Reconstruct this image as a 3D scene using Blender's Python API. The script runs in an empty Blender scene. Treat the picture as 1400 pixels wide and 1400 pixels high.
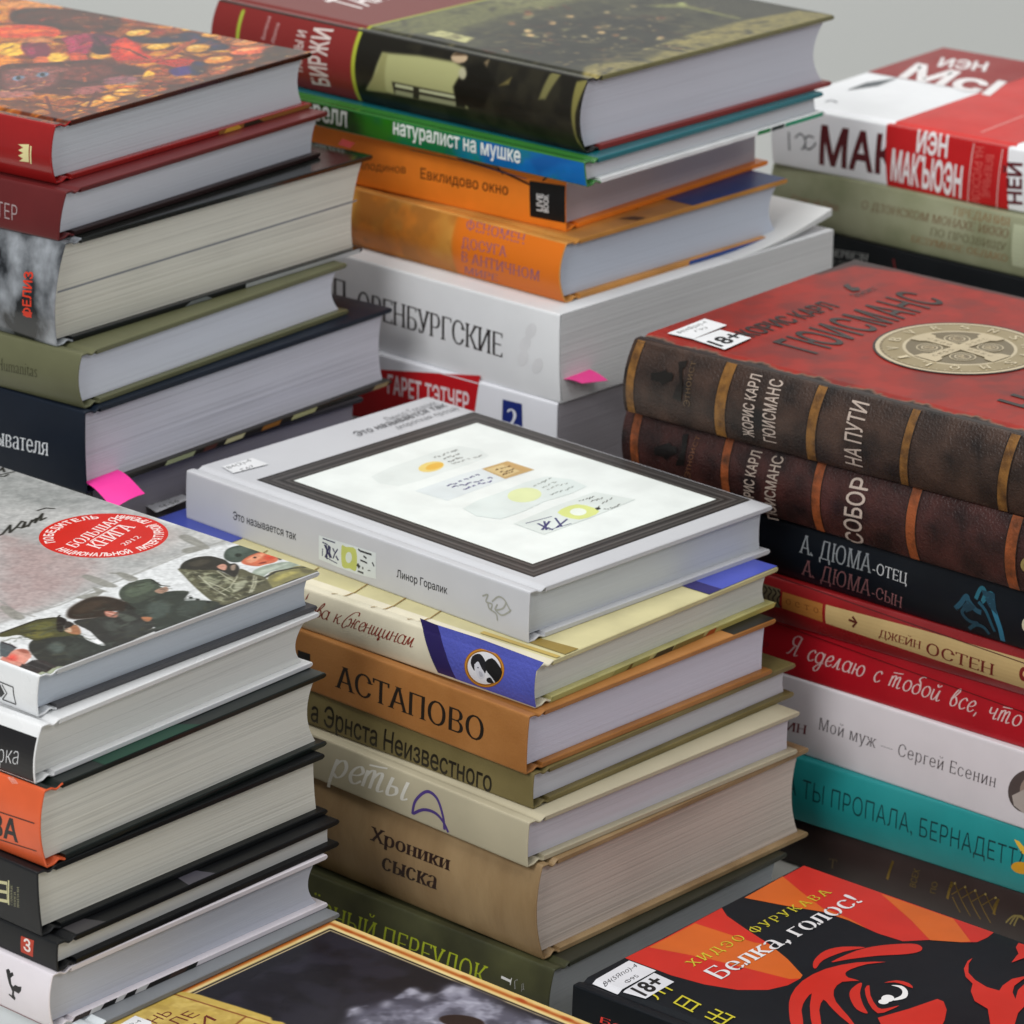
import bpy, bmesh, math, random, json
import numpy as np
from mathutils import Vector
from mathutils.geometry import tessellate_polygon, delaunay_2d_cdt

# ------------------------------------------------------------------ camera, world, lights, exposure
SC = bpy.context.scene
COL = SC.collection
K = 1.12                                    # metres per unit of the measured layout
TABLE_Z = -0.648
CAM_H = -TABLE_Z * K
cam = bpy.data.cameras.new('camera')
cam.sensor_width = 36.0
cam.lens = 5480.33 / 1400.0 * 36.0
cam.clip_start = 0.05
cam.clip_end = 60.0
cam.dof.use_dof = True
cam.dof.focus_distance = 1.53
cam.dof.aperture_fstop = 20
camo = bpy.data.objects.new('camera', cam)
COL.objects.link(camo)
camo.location = (0, 0, CAM_H)
camo.rotation_euler = (math.radians(90) - 0.345028, 0, 0)
SC.camera = camo

w = bpy.data.worlds.new('World')
SC.world = w
w.use_nodes = True
bg = w.node_tree.nodes['Background']
bg.inputs[0].default_value = (0.92, 0.96, 1.0, 1)
bg.inputs[1].default_value = 0.25

def area(name, loc, target, size, power, col):
    l = bpy.data.lights.new(name, 'AREA')
    l.shape = 'RECTANGLE'
    l.size, l.size_y = size
    l.energy = power
    l.color = col
    o = bpy.data.objects.new(name, l)
    COL.objects.link(o)
    o.location = loc
    o.rotation_euler = (Vector(target) - Vector(loc)).to_track_quat('-Z', 'Y').to_euler()
    return o
area('ceiling_lamp', (-0.6, 1.2, 2.7), (-0.1, 1.5, 0.1), (1.5, 1.2), 30, (1.0, 0.995, 0.975))
area('ceiling_lamp', (0.5, 2.4, 2.8), (0.0, 1.6, 0.1), (1.6, 0.9), 22, (1.0, 0.99, 0.96))
area('ceiling_lamp', (-1.5, -0.9, 2.2), (0.0, 1.4, 0.2), (1.4, 1.0), 62, (1.0, 0.995, 0.98))
area('ceiling_lamp', (1.4, -0.8, 2.4), (0.0, 1.4, 0.2), (1.4, 1.0), 25, (1.0, 0.995, 0.985))

SC.view_settings.view_transform = 'Standard'
SC.view_settings.look = 'None'
SC.view_settings.exposure = 0.04
SC.view_settings.gamma = 1.0
SC.view_settings.use_curve_mapping = False
SC.render.engine = 'CYCLES'
SC.cycles.use_denoising = True
SC.cycles.max_bounces = 6

# ------------------------------------------------------------------ helpers
def lin(c):
    if isinstance(c, str):
        c = [int(c[i:i + 2], 16) / 255 for i in (0, 2, 4)]
    return tuple(((x / 12.92) if x <= 0.04045 else ((x + 0.055) / 1.055) ** 2.4) for x in c)

MATS = {}
def mat(col, rough=0.45, noise=0.06, scale=60.0, bump=0.0, bscale=900.0, col2=None, lo=0.35, hi=0.65, stretch=(1, 1, 1), coat=0.0, metal=0.0, detail=4.0, spec=0.35):
    key = (col, rough, noise, scale, bump, bscale, col2, lo, hi, stretch, coat, metal, detail, spec)
    if key in MATS:
        return MATS[key]
    m = bpy.data.materials.new('print_' + col)
    m.use_nodes = True
    nt = m.node_tree
    b = nt.nodes['Principled BSDF']
    b.inputs['Specular IOR Level'].default_value = spec
    b.inputs['Roughness'].default_value = rough
    b.inputs['Coat Weight'].default_value = coat
    b.inputs['Coat Roughness'].default_value = 0.12
    b.inputs['Metallic'].default_value = metal
    tc = nt.nodes.new('ShaderNodeTexCoord')
    mp = nt.nodes.new('ShaderNodeMapping')
    mp.inputs['Scale'].default_value = stretch
    nt.links.new(tc.outputs['Object'], mp.inputs['Vector'])
    n = nt.nodes.new('ShaderNodeTexNoise')
    n.inputs['Scale'].default_value = scale
    n.inputs['Detail'].default_value = detail
    nt.links.new(mp.outputs[0], n.inputs['Vector'])
    r = nt.nodes.new('ShaderNodeValToRGB')
    c = lin(col)
    if col2:
        a, z = lin(col2), c
    else:
        a, z = tuple(x * (1 - noise) for x in c), tuple(min(1, x * (1 + noise)) for x in c)
    r.color_ramp.elements[0].position = lo
    r.color_ramp.elements[0].color = (*a, 1)
    r.color_ramp.elements[1].position = hi
    r.color_ramp.elements[1].color = (*z, 1)
    nt.links.new(n.outputs['Fac'], r.inputs[0])
    nt.links.new(r.outputs[0], b.inputs['Base Color'])
    nr = nt.nodes.new('ShaderNodeTexNoise')
    nr.inputs['Scale'].default_value = 22.0
    nr.inputs['Detail'].default_value = 5.0
    nt.links.new(tc.outputs['Object'], nr.inputs['Vector'])
    mr = nt.nodes.new('ShaderNodeMapRange')
    mr.inputs['From Min'].default_value = 0.3
    mr.inputs['From Max'].default_value = 0.7
    mr.inputs['To Min'].default_value = max(0.05, rough - 0.09)
    mr.inputs['To Max'].default_value = rough + 0.09
    nt.links.new(nr.outputs['Fac'], mr.inputs['Value'])
    nt.links.new(mr.outputs[0], b.inputs['Roughness'])
    if bump:
        n2 = nt.nodes.new('ShaderNodeTexNoise')
        n2.inputs['Scale'].default_value = bscale
        n2.inputs['Detail'].default_value = 2
        nt.links.new(mp.outputs[0], n2.inputs['Vector'])
        bp = nt.nodes.new('ShaderNodeBump')
        bp.inputs['Strength'].default_value = bump
        bp.inputs['Distance'].default_value = 0.0006
        nt.links.new(n2.outputs['Fac'], bp.inputs['Height'])
        nt.links.new(bp.outputs[0], b.inputs['Normal'])
    MATS[key] = m
    return m

def paper(col, lines=0.5, seed=0.0, lscale=1300.0):
    """Edges of stacked sheets: fine irregular lines along the block, all in object space."""
    key = ('paper', col, lines, seed, lscale)
    if key in MATS:
        return MATS[key]
    m = bpy.data.materials.new('paper_' + col)
    m.use_nodes = True
    nt = m.node_tree
    b = nt.nodes['Principled BSDF']
    b.inputs['Roughness'].default_value = 0.75
    b.inputs['Specular IOR Level'].default_value = 0.25
    tc = nt.nodes.new('ShaderNodeTexCoord')
    def tex(scale, detail, off):
        mp = nt.nodes.new('ShaderNodeMapping')
        mp.inputs['Scale'].default_value = scale
        mp.inputs['Location'].default_value = (seed, seed, seed + off)
        nt.links.new(tc.outputs['Object'], mp.inputs['Vector'])
        n = nt.nodes.new('ShaderNodeTexNoise')
        n.inputs['Scale'].default_value = 1.0
        n.inputs['Detail'].default_value = detail
        nt.links.new(mp.outputs[0], n.inputs['Vector'])
        return n
    fine = tex((7, 7, lscale), 3.0, 0.0)
    wide = tex((4, 4, 160), 2.0, 3.7)
    blot = tex((25, 25, 40), 2.0, 9.1)
    add = nt.nodes.new('ShaderNodeMath'); add.operation = 'MULTIPLY_ADD'
    nt.links.new(wide.outputs['Fac'], add.inputs[0]); add.inputs[1].default_value = 0.6
    nt.links.new(fine.outputs['Fac'], add.inputs[2])
    add2 = nt.nodes.new('ShaderNodeMath'); add2.operation = 'MULTIPLY_ADD'
    nt.links.new(blot.outputs['Fac'], add2.inputs[0]); add2.inputs[1].default_value = 0.35
    nt.links.new(add.outputs[0], add2.inputs[2])
    r = nt.nodes.new('ShaderNodeValToRGB')
    c = lin(col)
    d = 0.42 * lines
    r.color_ramp.elements[0].position = 0.62
    r.color_ramp.elements[0].color = (*[x * (1 - d) for x in c], 1)
    r.color_ramp.elements[1].position = 1.15 if False else 1.0
    r.color_ramp.elements[1].color = (*c, 1)
    nt.links.new(add2.outputs[0], r.inputs[0])
    nt.links.new(r.outputs[0], b.inputs['Base Color'])
    bp = nt.nodes.new('ShaderNodeBump')
    bp.inputs['Strength'].default_value = 0.25 + 0.3 * lines
    bp.inputs['Distance'].default_value = 0.0004
    nt.links.new(fine.outputs['Fac'], bp.inputs['Height'])
    nt.links.new(bp.outputs[0], b.inputs['Normal'])
    MATS[key] = m
    return m

def attr_mat(rough=0.3, coat=0.3):
    key = ('attr', rough, coat)
    if key in MATS:
        return MATS[key]
    m = bpy.data.materials.new('printed_picture')
    m.use_nodes = True
    nt = m.node_tree
    b = nt.nodes['Principled BSDF']
    b.inputs['Roughness'].default_value = rough
    b.inputs['Specular IOR Level'].default_value = 0.22
    b.inputs['Coat Weight'].default_value = coat * 0.25
    b.inputs['Coat Roughness'].default_value = 0.12
    a = nt.nodes.new('ShaderNodeAttribute')
    a.attribute_name = 'Ink'
    nt.links.new(a.outputs['Color'], b.inputs['Base Color'])
    MATS[key] = m
    return m

def mesh_obj(name, V, F, mats, parent=None, mi=None, smooth=False):
    me = bpy.data.meshes.new(name)
    me.from_pydata([tuple(v) for v in V], [], F)
    for m in mats:
        me.materials.append(m)
    if mi is not None:
        me.polygons.foreach_set('material_index', mi)
    if smooth:
        me.polygons.foreach_set('use_smooth', [True] * len(me.polygons))
    me.validate()
    me.update()
    o = bpy.data.objects.new(name, me)
    COL.objects.link(o)
    o.parent = parent
    return o

def recalc(o):
    bm = bmesh.new(); bm.from_mesh(o.data)
    bmesh.ops.recalc_face_normals(bm, faces=bm.faces)
    bm.to_mesh(o.data); bm.free()

def smooth_by_angle(o, deg=40):
    me = o.data
    me.polygons.foreach_set('use_smooth', [True] * len(me.polygons))
    bm = bmesh.new(); bm.from_mesh(me)
    for e in bm.edges:
        if len(e.link_faces) == 2 and e.calc_face_angle(0) > math.radians(deg):
            e.smooth = False
    bm.to_mesh(me); bm.free()

# ------------------------------------------------------------------ the book: cross-section swept along the spine
MM = 0.001
class Book:
    """Local frame: x head to tail, y spine to fore edge, z up; origin at the spine's foot on the head side."""
    def __init__(s, name, spec):
        s.key = name
        yaw, nx, ny, wd, dp, t, z, sx, sy = spec['fit']
        s.w, s.d, s.t = wd * K, dp * K, t * K
        s.sx, s.sy = sx * K, sy * K
        e1 = (math.cos(yaw), -math.sin(yaw))
        s.soft = spec.get('soft', False)
        s.b = spec.get('b', 0.4) * MM             # how far the spine bulges out
        s.bf = spec.get('bf', spec.get('b', 0.4) * 0.9 + 0.3) * MM
        s.hb = (0.5 if s.soft else spec.get('board', 2.3)) * MM
        s.ov = (0.0 if s.soft else spec.get('over', 3.2)) * MM
        s.groove = 0.0 if s.soft else spec.get('groove', 1.1) * MM
        e = bpy.data.objects.new('book', None)
        e.empty_display_size = 0.02
        COL.objects.link(e)
        e.location = (nx * K - s.w * e1[0], ny * K - s.w * e1[1], (z - t) * K + CAM_H)
        e.rotation_euler = (0, 0, -yaw)
        e['label'] = spec['label']
        e['category'] = 'book'
        e['group'] = 'books in the stacks'
        s.e = e
        s.parts = {}
        s.build(spec)
    def sh(s, V):
        return [(x + s.sx * (z / s.t - 0.5), y + s.sy * (z / s.t - 0.5), z) for x, y, z in V]
    def prof(s, z):
        q = 2 * z / s.t - 1
        q = max(-1.0, min(1.0, q))
        r = 0.8 * MM                                # rounded shoulders
        zz = min(z, s.t - z)
        sh = 0.0 if zz > r else r * (1 - math.sqrt(max(0, 1 - ((r - max(zz, 0)) / r) ** 2)))
        return -s.b * (1 - q * q) + sh * 0.7
    def dip(s, y):
        """Depth of the French groove in the cover, y from the spine edge."""
        if s.groove <= 0:
            return 0.0
        c, hw = 6.2 * MM, 2.9 * MM
        u = abs(y - c) / hw
        return 0.0 if u >= 1 else s.groove * 0.5 * (1 + math.cos(math.pi * u))
    def point(s, surf, a, b, off):
        if surf == 'spine':
            p = (a, s.prof(b) - off, b)
        elif surf == 'top':
            p = (a, b, s.t - s.dip(b) + off)
        elif surf == 'page':
            p = (s.w - s.ov + off, a, b)
        elif surf == 'edge':
            p = (s.w + off, a, b)
        return s.sh([p])[0]
    def sweep(s, name, outer, inner, x0, x1, m, ch=0.35 * MM):
        """Sheet between two paths in (y,z), swept along x with a chamfer at both ends."""
        n = len(outer)
        ring = outer + inner[::-1]
        mid = [((outer[i][0] + inner[i][0]) / 2, (outer[i][1] + inner[i][1]) / 2) for i in range(n)]
        midr = mid + mid[::-1]
        th = [math.dist(outer[i], inner[i]) for i in range(n)]
        thr = th + th[::-1]
        V, F = [], []
        nst = 8
        xs = [(x0, True), (x0 + ch, False)] + [(x0 + (x1 - x0) * k / nst, False) for k in range(1, nst)] + [(x1 - ch, False), (x1, True)]
        for x, end in xs:
            for i, (y, z) in enumerate(ring):
                if end:
                    k = min(0.45, ch / max(thr[i], 1e-6) * 1.0)
                    y += (midr[i][0] - y) * 2 * k
                    z += (midr[i][1] - z) * 2 * k
                V.append((x, y, z))
        R = len(ring)
        for j in range(len(xs) - 1):
            for i in range(R):
                F.append((j * R + i, j * R + (i + 1) % R, (j + 1) * R + (i + 1) % R, (j + 1) * R + i))
        F.append(tuple(range(R)))
        F.append(tuple(range((len(xs) - 1) * R, len(xs) * R))[::-1])
        o = mesh_obj(name, s.sh(V), F, [m], s.e)
        recalc(o)
        smooth_by_angle(o)
        s.parts[name] = o
        return o
    def build(s, sp):
        t, d, hb = s.t, s.d, s.hb
        yj = 9.3 * MM if not s.soft else 4 * MM
        cov, spn, bck = sp['cover'], sp.get('spine', sp['cover']), sp.get('back', sp['cover'])
        # boards, with a softly rounded fore edge
        def board(top):
            r = hb * 0.45
            ys = [yj + (d - yj) * k / 14 for k in range(15)]
            ys[-1] = d - r
            o = [(y, 0.0) for y in ys] + [(d - r * 0.3, -r * 0.3), (d, -hb * 0.45)]
            i = [(y, -hb) for y in ys] + [(d - r * 0.3, -hb + r * 0.3), (d, -hb * 0.55)]
            bow = lambda y: 0.0
            if top:
                return [(y, t + z) for y, z in o], [(y, t + z) for y, z in i]
            return [(y, -z) for y, z in o], [(y, -z) for y, z in i]
        o, i = board(True)
        s.sweep('front_cover', o, i, 0, s.w, cov)
        o, i = board(False)
        s.sweep('back_cover', o, i, 0, s.w, bck)
        # spine with both joints
        th = (0.5 if s.soft else 1.0) * MM
        ys = [yj - (yj - 1.0 * MM) * k / 12 for k in range(13)]
        zs = [t - 0.05 * MM - (t - 0.1 * MM) * 0.5 * (1 - math.cos(math.pi * k / 26)) for k in range(27)]
        out = [(y, t - s.dip(y)) for y in ys] + [(s.prof(z), z) for z in zs] + [(y, s.dip(y)) for y in ys[::-1]]
        inn = [(max(y, th * 1.2), t - s.dip(y) - th) for y in ys] + [(s.prof(z) + th, min(max(z, th), t - th)) for z in zs] + [(max(y, th * 1.2), s.dip(y) + th) for y in ys[::-1]]
        s.sweep('spine', out, inn, 0, s.w, spn)
        # block of sheets
        z0, z1 = hb + 0.05 * MM, t - hb - 0.05 * MM
        n = max(10, int((z1 - z0) / (0.45 * MM)))
        jit = sp.get('jit', 0.06) * 0.32 * MM
        rng = random.Random(s.key)
        V, F = [], []
        xa, xb = s.ov, s.w - s.ov
        prof = []
        for k in range(n + 1):
            z = z0 + (z1 - z0) * k / n
            q = 2 * (z - z0) / (z1 - z0) - 1
            yb = -s.b * (1 - q * q) + th + 0.25 * MM + 0.5 * MM * q * q
            yf = d - max(s.ov, 0.15 * MM) - s.bf * (1 - q * q)
            prof.append((yb, yf, z))
        ring = [(p[0], p[2]) for p in prof] + [(p[1], p[2]) for p in prof[::-1]]
        R = len(ring)
        nx = 2
        for k in range(nx):
            x = xa + (xb - xa) * k / (nx - 1)
            js = [rng.uniform(-jit, jit) if 0 < q < n else 0 for q in range(n + 1)]
            V += [(x + (j + rng.uniform(-jit, jit) * 0.3) * (1 if k else -1), y, z) for (y, z), j in zip(ring, js + js[::-1])]
        for i in range(R):
            F.append((i, (i + 1) % R, R + (i + 1) % R, R + i))
        for base in (0, R):
            for k in range(n):
                a, b_, c, e = base + k, base + k + 1, base + R - 2 - k, base + R - 1 - k
                F.append((a, b_, c, e))
        o = mesh_obj('page_block', s.sh(V), F, [sp['pages']], s.e)
        recalc(o)
        smooth_by_angle(o, 30)
        s.parts['page_block'] = o

# ------------------------------------------------------------------ lettering
def font_text(body, off=0.0, slant=0.0, spc=1.0):
    """Plain letters; off makes every stroke heavier or lighter."""
    V, F, Z = raw_text(body, spc)
    V = weigh(V, F, off, off)
    V[:, 0] += V[:, 1] * slant
    return V, F, Z

RAW = {}
def raw_text(body, spc):
    if (body, spc) in RAW:
        V, F, Z = RAW[(body, spc)]
        return V.copy(), F, Z
    cu = bpy.data.curves.new('lettering', 'FONT')
    cu.body = body
    cu.space_character = spc
    cu.resolution_u = 4
    cu.fill_mode = 'NONE'
    ob = bpy.data.objects.new('lettering', cu)
    COL.objects.link(ob)
    me = bpy.data.meshes.new_from_object(ob)
    co = [tuple(v.co[:2]) for v in me.vertices]
    nb = {}
    for e in me.edges:
        p, q = e.vertices
        nb.setdefault(p, []).append(q); nb.setdefault(q, []).append(p)
    bpy.data.objects.remove(ob)
    bpy.data.curves.remove(cu)
    bpy.data.meshes.remove(me)
    loops, seen = [], set()
    for v0 in nb:
        if v0 in seen:
            continue
        lp, v = [], v0
        while v is not None and v not in seen:
            seen.add(v); lp.append(co[v])
            v = next((x for x in nb[v] if x not in seen), None)
        cl = []
        for p in lp:
            if not cl or math.dist(p, cl[-1]) > 0.011:
                cl.append(p)
        if len(cl) > 2 and math.dist(cl[0], cl[-1]) < 0.011:
            cl.pop()
        if len(cl) > 2:
            loops.append(cl)
    # union of the outlines: triangulate them all, keep what they wind round
    pts, edg = [], []
    for l in loops:
        o = len(pts)
        pts += [Vector(p) for p in l]
        edg += [(o + i, o + (i + 1) % len(l)) for i in range(len(l))]
    r_ = delaunay_2d_cdt(pts, edg, [], 0, 1e-5)
    V = np.array([tuple(p) for p in r_[0]], float).reshape(-1, 2)
    T3 = np.array([tuple(f) for f in r_[2]], int).reshape(-1, 3)
    cen = V[T3].mean(1)
    wind = np.zeros(len(cen))
    for l in loops:
        P = np.array(l); Q = np.roll(P, -1, 0)
        for p, q in zip(P, Q):
            side = (q[0] - p[0]) * (cen[:, 1] - p[1]) - (cen[:, 0] - p[0]) * (q[1] - p[1])
            wind += ((p[1] <= cen[:, 1]) & (q[1] > cen[:, 1]) & (side > 0)) * 1.0 - ((p[1] > cen[:, 1]) & (q[1] <= cen[:, 1]) & (side < 0)) * 1.0
    F = [tuple(int(i) for i in f) for f, k in zip(T3, wind) if abs(k) > 0.5]
    used = sorted({i for f in F for i in f})
    new = {i: k for k, i in enumerate(used)}
    V = V[used]
    F = [tuple(new[i] for i in f) for f in F]
    F = [f if (V[f[1]] - V[f[0]])[0] * (V[f[2]] - V[f[0]])[1] - (V[f[1]] - V[f[0]])[1] * (V[f[2]] - V[f[0]])[0] > 0 else f[::-1] for f in F]
    par = list(range(len(V)))
    def find(i):
        while par[i] != i:
            par[i] = par[par[i]]; i = par[i]
        return i
    for f in F:
        for i in f[1:]:
            par[find(i)] = find(f[0])
    rank = {}
    Z = np.array([rank.setdefault(find(i), len(rank)) % 5 for i in range(len(V))], float)
    RAW[(body, spc)] = (V, F, Z)
    return V.copy(), F, Z

def rim(F):
    cnt = {}
    for f in F:
        for i in range(len(f)):
            e = (f[i], f[(i + 1) % len(f)])
            cnt[e] = cnt.get(e, 0) + 1
    return [e for e in cnt if (e[1], e[0]) not in cnt]

def weigh(V, F, dx, dy):
    """Move outlines out (or in) sideways by dx and up/down by dy."""
    if not dx and not dy:
        return V
    nx, ny = np.zeros(len(V)), np.zeros(len(V))
    for a, b in rim(F):
        d = V[b] - V[a]
        l = math.hypot(*d) or 1e-9
        n = (d[1] / l, -d[0] / l)
        for i in (a, b):
            if abs(n[0]) > abs(nx[i]): nx[i] = n[0]
            if abs(n[1]) > abs(ny[i]): ny[i] = n[1]
    V = V.copy()
    V[:, 0] += dx * nx
    V[:, 1] += dy * ny
    return V

def serif_text(body, stem=0.035, thin=-0.022, spc=1.06, slant=0.0, sw=0.055, st=0.035):
    """Roman letters from the plain face: bars thinned, stems widened, serifs where stems meet the lines."""
    V, F, Z = raw_text(body, spc)
    V = weigh(V, F, stem / 2 - 0.012, thin)
    hor, ver = [], []
    for a, b in rim(F):
        p, q = V[a], V[b]
        if abs(p[1] - q[1]) < 0.004 and abs(p[0] - q[0]) > 0.01:
            hor.append([min(p[0], q[0]), max(p[0], q[0]), p[1]])
        if abs(p[0] - q[0]) < 0.006 and abs(p[1] - q[1]) > 0.012:
            ver.append([p[0], min(p[1], q[1]), max(p[1], q[1])])
    VA, FA, ZA = [tuple(p) for p in V], list(F), list(Z)
    def put(P, Fs, z):
        o = len(VA)
        VA.extend(P); FA.extend([tuple(i + o for i in f) for f in Fs]); ZA.extend([z] * len(P))
    base, cap, xh = -thin * 0 - (thin if thin < 0 else 0), 0.727 + thin, 0.546 + thin
    for x0, x1, y in hor:
        if not 0.03 < x1 - x0 < 0.19:
            continue
        a, b = x0 - sw, x1 + sw
        if abs(y + thin) < 0.02 or abs(y) < 0.012:
            put([(a, y), (b, y), (b, y + st * 0.7), (x1, y + st * 1.8), (x0, y + st * 1.8), (a, y + st * 0.7)], [(0, 1, 2, 3, 4, 5)], 6)
        elif abs(y - cap) < 0.02 or abs(y - xh) < 0.02:
            put([(a, y - st * 0.7), (x0, y - st * 1.8), (x1, y - st * 1.8), (b, y - st * 0.7), (b, y), (a, y)], [(0, 1, 2, 3, 4, 5)], 6)
    for x, y0, y1 in ver:
        if not 0.012 < y1 - y0 < 0.1:
            continue
        if abs(y1 - cap) < 0.02:
            put([(x - 0.03, y0 - 0.08), (x + 0.03, y0 - 0.10), (x + 0.035, y1), (x - 0.045, y1)], [(0, 1, 2, 3)], 7)
        elif abs(y0 + thin) < 0.02:
            put([(x - 0.045, y0), (x + 0.035, y0), (x + 0.03, y1 + 0.10), (x - 0.03, y1 + 0.08)], [(0, 1, 2, 3)], 7)
    VA = np.array(VA)
    VA[:, 0] += VA[:, 1] * slant
    return VA, FA, np.array(ZA, float)

def arc(cx, cy, rx, ry, a0, a1, n=12):
    return [(cx + rx * math.cos(math.radians(a0 + (a1 - a0) * k / n)), cy + ry * math.sin(math.radians(a0 + (a1 - a0) * k / n))) for k in range(n + 1)]

# cursive letters: width and pen strokes, x-height 1
O_ = arc(0.42, 0.5, 0.4, 0.5, 60, 420)
CURSIVE = {
 'а': (1.0, [O_, [(0.82, 0.98), (0.8, 0.25), (0.86, 0.03), (1.0, 0.1)]]),
 'б': (0.95, [arc(0.42, 0.45, 0.38, 0.45, 0, 360), [(0.8, 0.45), (0.6, 1.05), (0.35, 1.35), (0.6, 1.62), (0.95, 1.65)]]),
 'в': (0.9, [[(0.1, 0.5), (0.25, 1.1), (0.5, 1.6), (0.62, 1.4), (0.4, 0.95), (0.15, 0.5), (0.25, 0.08), (0.55, 0.02), (0.75, 0.35), (0.55, 0.75), (0.35, 0.85)]]),
 'д': (1.0, [O_, [(0.82, 0.98), (0.78, 0.0), (0.65, -0.6), (0.35, -0.75), (0.2, -0.5), (0.5, -0.15), (1.0, 0.15)]]),
 'е': (0.8, [[(0.1, 0.42), (0.5, 0.5), (0.72, 0.75), (0.5, 1.0), (0.22, 0.8), (0.1, 0.4), (0.25, 0.05), (0.5, 0.0), (0.78, 0.25)]]),
 'ж': (1.3, [[(0.05, 0.85), (0.25, 0.98), (0.38, 0.7), (0.3, 0.15), (0.05, 0.08)], [(0.72, 1.0), (0.62, 0.0)], [(0.36, 0.5), (0.95, 0.52)], [(1.28, 0.85), (1.1, 0.98), (0.95, 0.7), (0.98, 0.15), (1.25, 0.08)]]),
 'и': (1.05, [[(0.08, 0.95), (0.08, 0.3), (0.25, 0.0), (0.5, 0.2), (0.7, 0.95)], [(0.7, 0.95), (0.68, 0.25), (0.8, 0.0), (1.05, 0.15)]]),
 'й': (1.05, [[(0.08, 0.95), (0.08, 0.3), (0.25, 0.0), (0.5, 0.2), (0.7, 0.95)], [(0.7, 0.95), (0.68, 0.25), (0.8, 0.0), (1.05, 0.15)], [(0.25, 1.4), (0.45, 1.22), (0.7, 1.42)]]),
 'к': (0.95, [[(0.12, 1.0), (0.1, 0.0)], [(0.75, 0.98), (0.4, 0.65), (0.15, 0.45), (0.4, 0.5), (0.55, 0.15), (0.7, 0.0), (0.95, 0.12)]]),
 'л': (0.95, [[(0.0, 0.08), (0.18, 0.1), (0.35, 0.6), (0.5, 1.0)], [(0.5, 1.0), (0.56, 0.2), (0.68, 0.0), (0.92, 0.12)]]),
 'м': (1.25, [[(0.0, 0.05), (0.15, 0.08), (0.25, 0.6), (0.34, 1.0)], [(0.34, 1.0), (0.5, 0.15), (0.85, 1.0)], [(0.85, 1.0), (0.86, 0.2), (0.96, 0.0), (1.2, 0.12)]]),
 'н': (1.05, [[(0.1, 1.0), (0.1, 0.0)], [(0.1, 0.5), (0.4, 0.58), (0.74, 0.6)], [(0.74, 1.0), (0.72, 0.2), (0.82, 0.0), (1.05, 0.12)]]),
 'о': (0.9, [arc(0.42, 0.5, 0.38, 0.5, 90, 450)]),
 'р': (1.0, [[(0.15, 1.0), (0.1, -0.75)], [(0.14, 0.6), (0.35, 0.95), (0.6, 1.0), (0.8, 0.65), (0.7, 0.2), (0.45, 0.0), (0.2, 0.15)]]),
 'с': (0.8, [[(0.72, 0.8), (0.5, 1.0), (0.2, 0.8), (0.08, 0.42), (0.25, 0.05), (0.5, 0.0), (0.76, 0.2)]]),
 'т': (1.35, [[(0.1, 0.95), (0.1, 0.0)], [(0.1, 0.6), (0.3, 0.98), (0.5, 0.9), (0.52, 0.0)], [(0.52, 0.6), (0.75, 0.98), (0.95, 0.9), (0.94, 0.2), (1.05, 0.0), (1.3, 0.12)], [(0.05, 1.25), (0.6, 1.3), (1.05, 1.36)]]),
 'х': (1.0, [[(0.08, 0.9), (0.3, 0.95), (0.45, 0.5), (0.3, 0.05), (0.05, 0.1)], [(0.9, 0.9), (0.65, 0.95), (0.45, 0.5), (0.65, 0.05), (0.95, 0.12)]]),
 'ч': (0.95, [[(0.08, 0.95), (0.1, 0.55), (0.3, 0.42), (0.68, 0.6)], [(0.7, 1.0), (0.66, 0.2), (0.76, 0.0), (0.98, 0.12)]]),
 'щ': (1.5, [[(0.08, 0.95), (0.08, 0.3), (0.22, 0.0), (0.45, 0.2), (0.58, 0.95)], [(0.58, 0.95), (0.56, 0.3), (0.7, 0.0), (0.95, 0.2), (1.08, 0.95)], [(1.08, 0.95), (1.06, 0.2), (1.18, 0.0), (1.3, -0.3), (1.15, -0.4), (1.15, -0.15), (1.5, 0.15)]]),
 'ы': (1.35, [[(0.12, 1.0), (0.1, 0.15), (0.3, 0.0), (0.6, 0.2), (0.5, 0.5), (0.15, 0.52)], [(1.0, 1.0), (0.97, 0.2), (1.08, 0.0), (1.3, 0.12)]]),
 'ю': (1.4, [[(0.1, 1.0), (0.1, 0.0)], [(0.1, 0.5), (0.5, 0.5)], arc(0.86, 0.5, 0.36, 0.5, 90, 450)]),
 'Я': (1.3, [[(0.0, 0.05), (0.25, 0.1), (0.6, 0.8)], [(0.95, 1.7), (0.5, 1.75), (0.2, 1.45), (0.35, 1.0), (0.85, 0.85)], [(1.0, 1.72), (0.9, 0.2), (1.0, 0.0), (1.25, 0.12)]]),
 'Ж': (1.75, [[(0.15, 0.75), (0.38, 0.95), (0.56, 0.6), (0.45, 0.1), (0.2, 0.12)], [(0.98, 1.05), (0.82, 0.0)], [(0.58, 0.52), (1.2, 0.55)], [(1.62, 0.85), (1.34, 0.96), (1.18, 0.55), (1.26, 0.06), (1.6, 0.12)], [(0.3, 0.1), (-0.1, -0.25), (-0.38, 0.05), (-0.2, 0.8), (0.4, 1.6), (1.0, 1.75), (1.12, 1.4)]]),
 ',': (0.5, [[(0.25, 0.1), (0.1, -0.3)]]),
 ' ': (0.75, []),
}
def curve_pts(P, n=5):
    if len(P) < 3 or len(P) > 11:
        return P
    out = []
    for i in range(len(P) - 1):
        p0 = P[max(i - 1, 0)]; p1 = P[i]; p2 = P[i + 1]; p3 = P[min(i + 2, len(P) - 1)]
        for k in range(n):
            t = k / n
            out.append(tuple(0.5 * (2 * p1[j] + (p2[j] - p0[j]) * t + (2 * p0[j] - 5 * p1[j] + 4 * p2[j] - p3[j]) * t * t + (3 * p1[j] - p0[j] - 3 * p2[j] + p3[j]) * t ** 3) for j in (0, 1)))
    out.append(P[-1])
    return out

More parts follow.
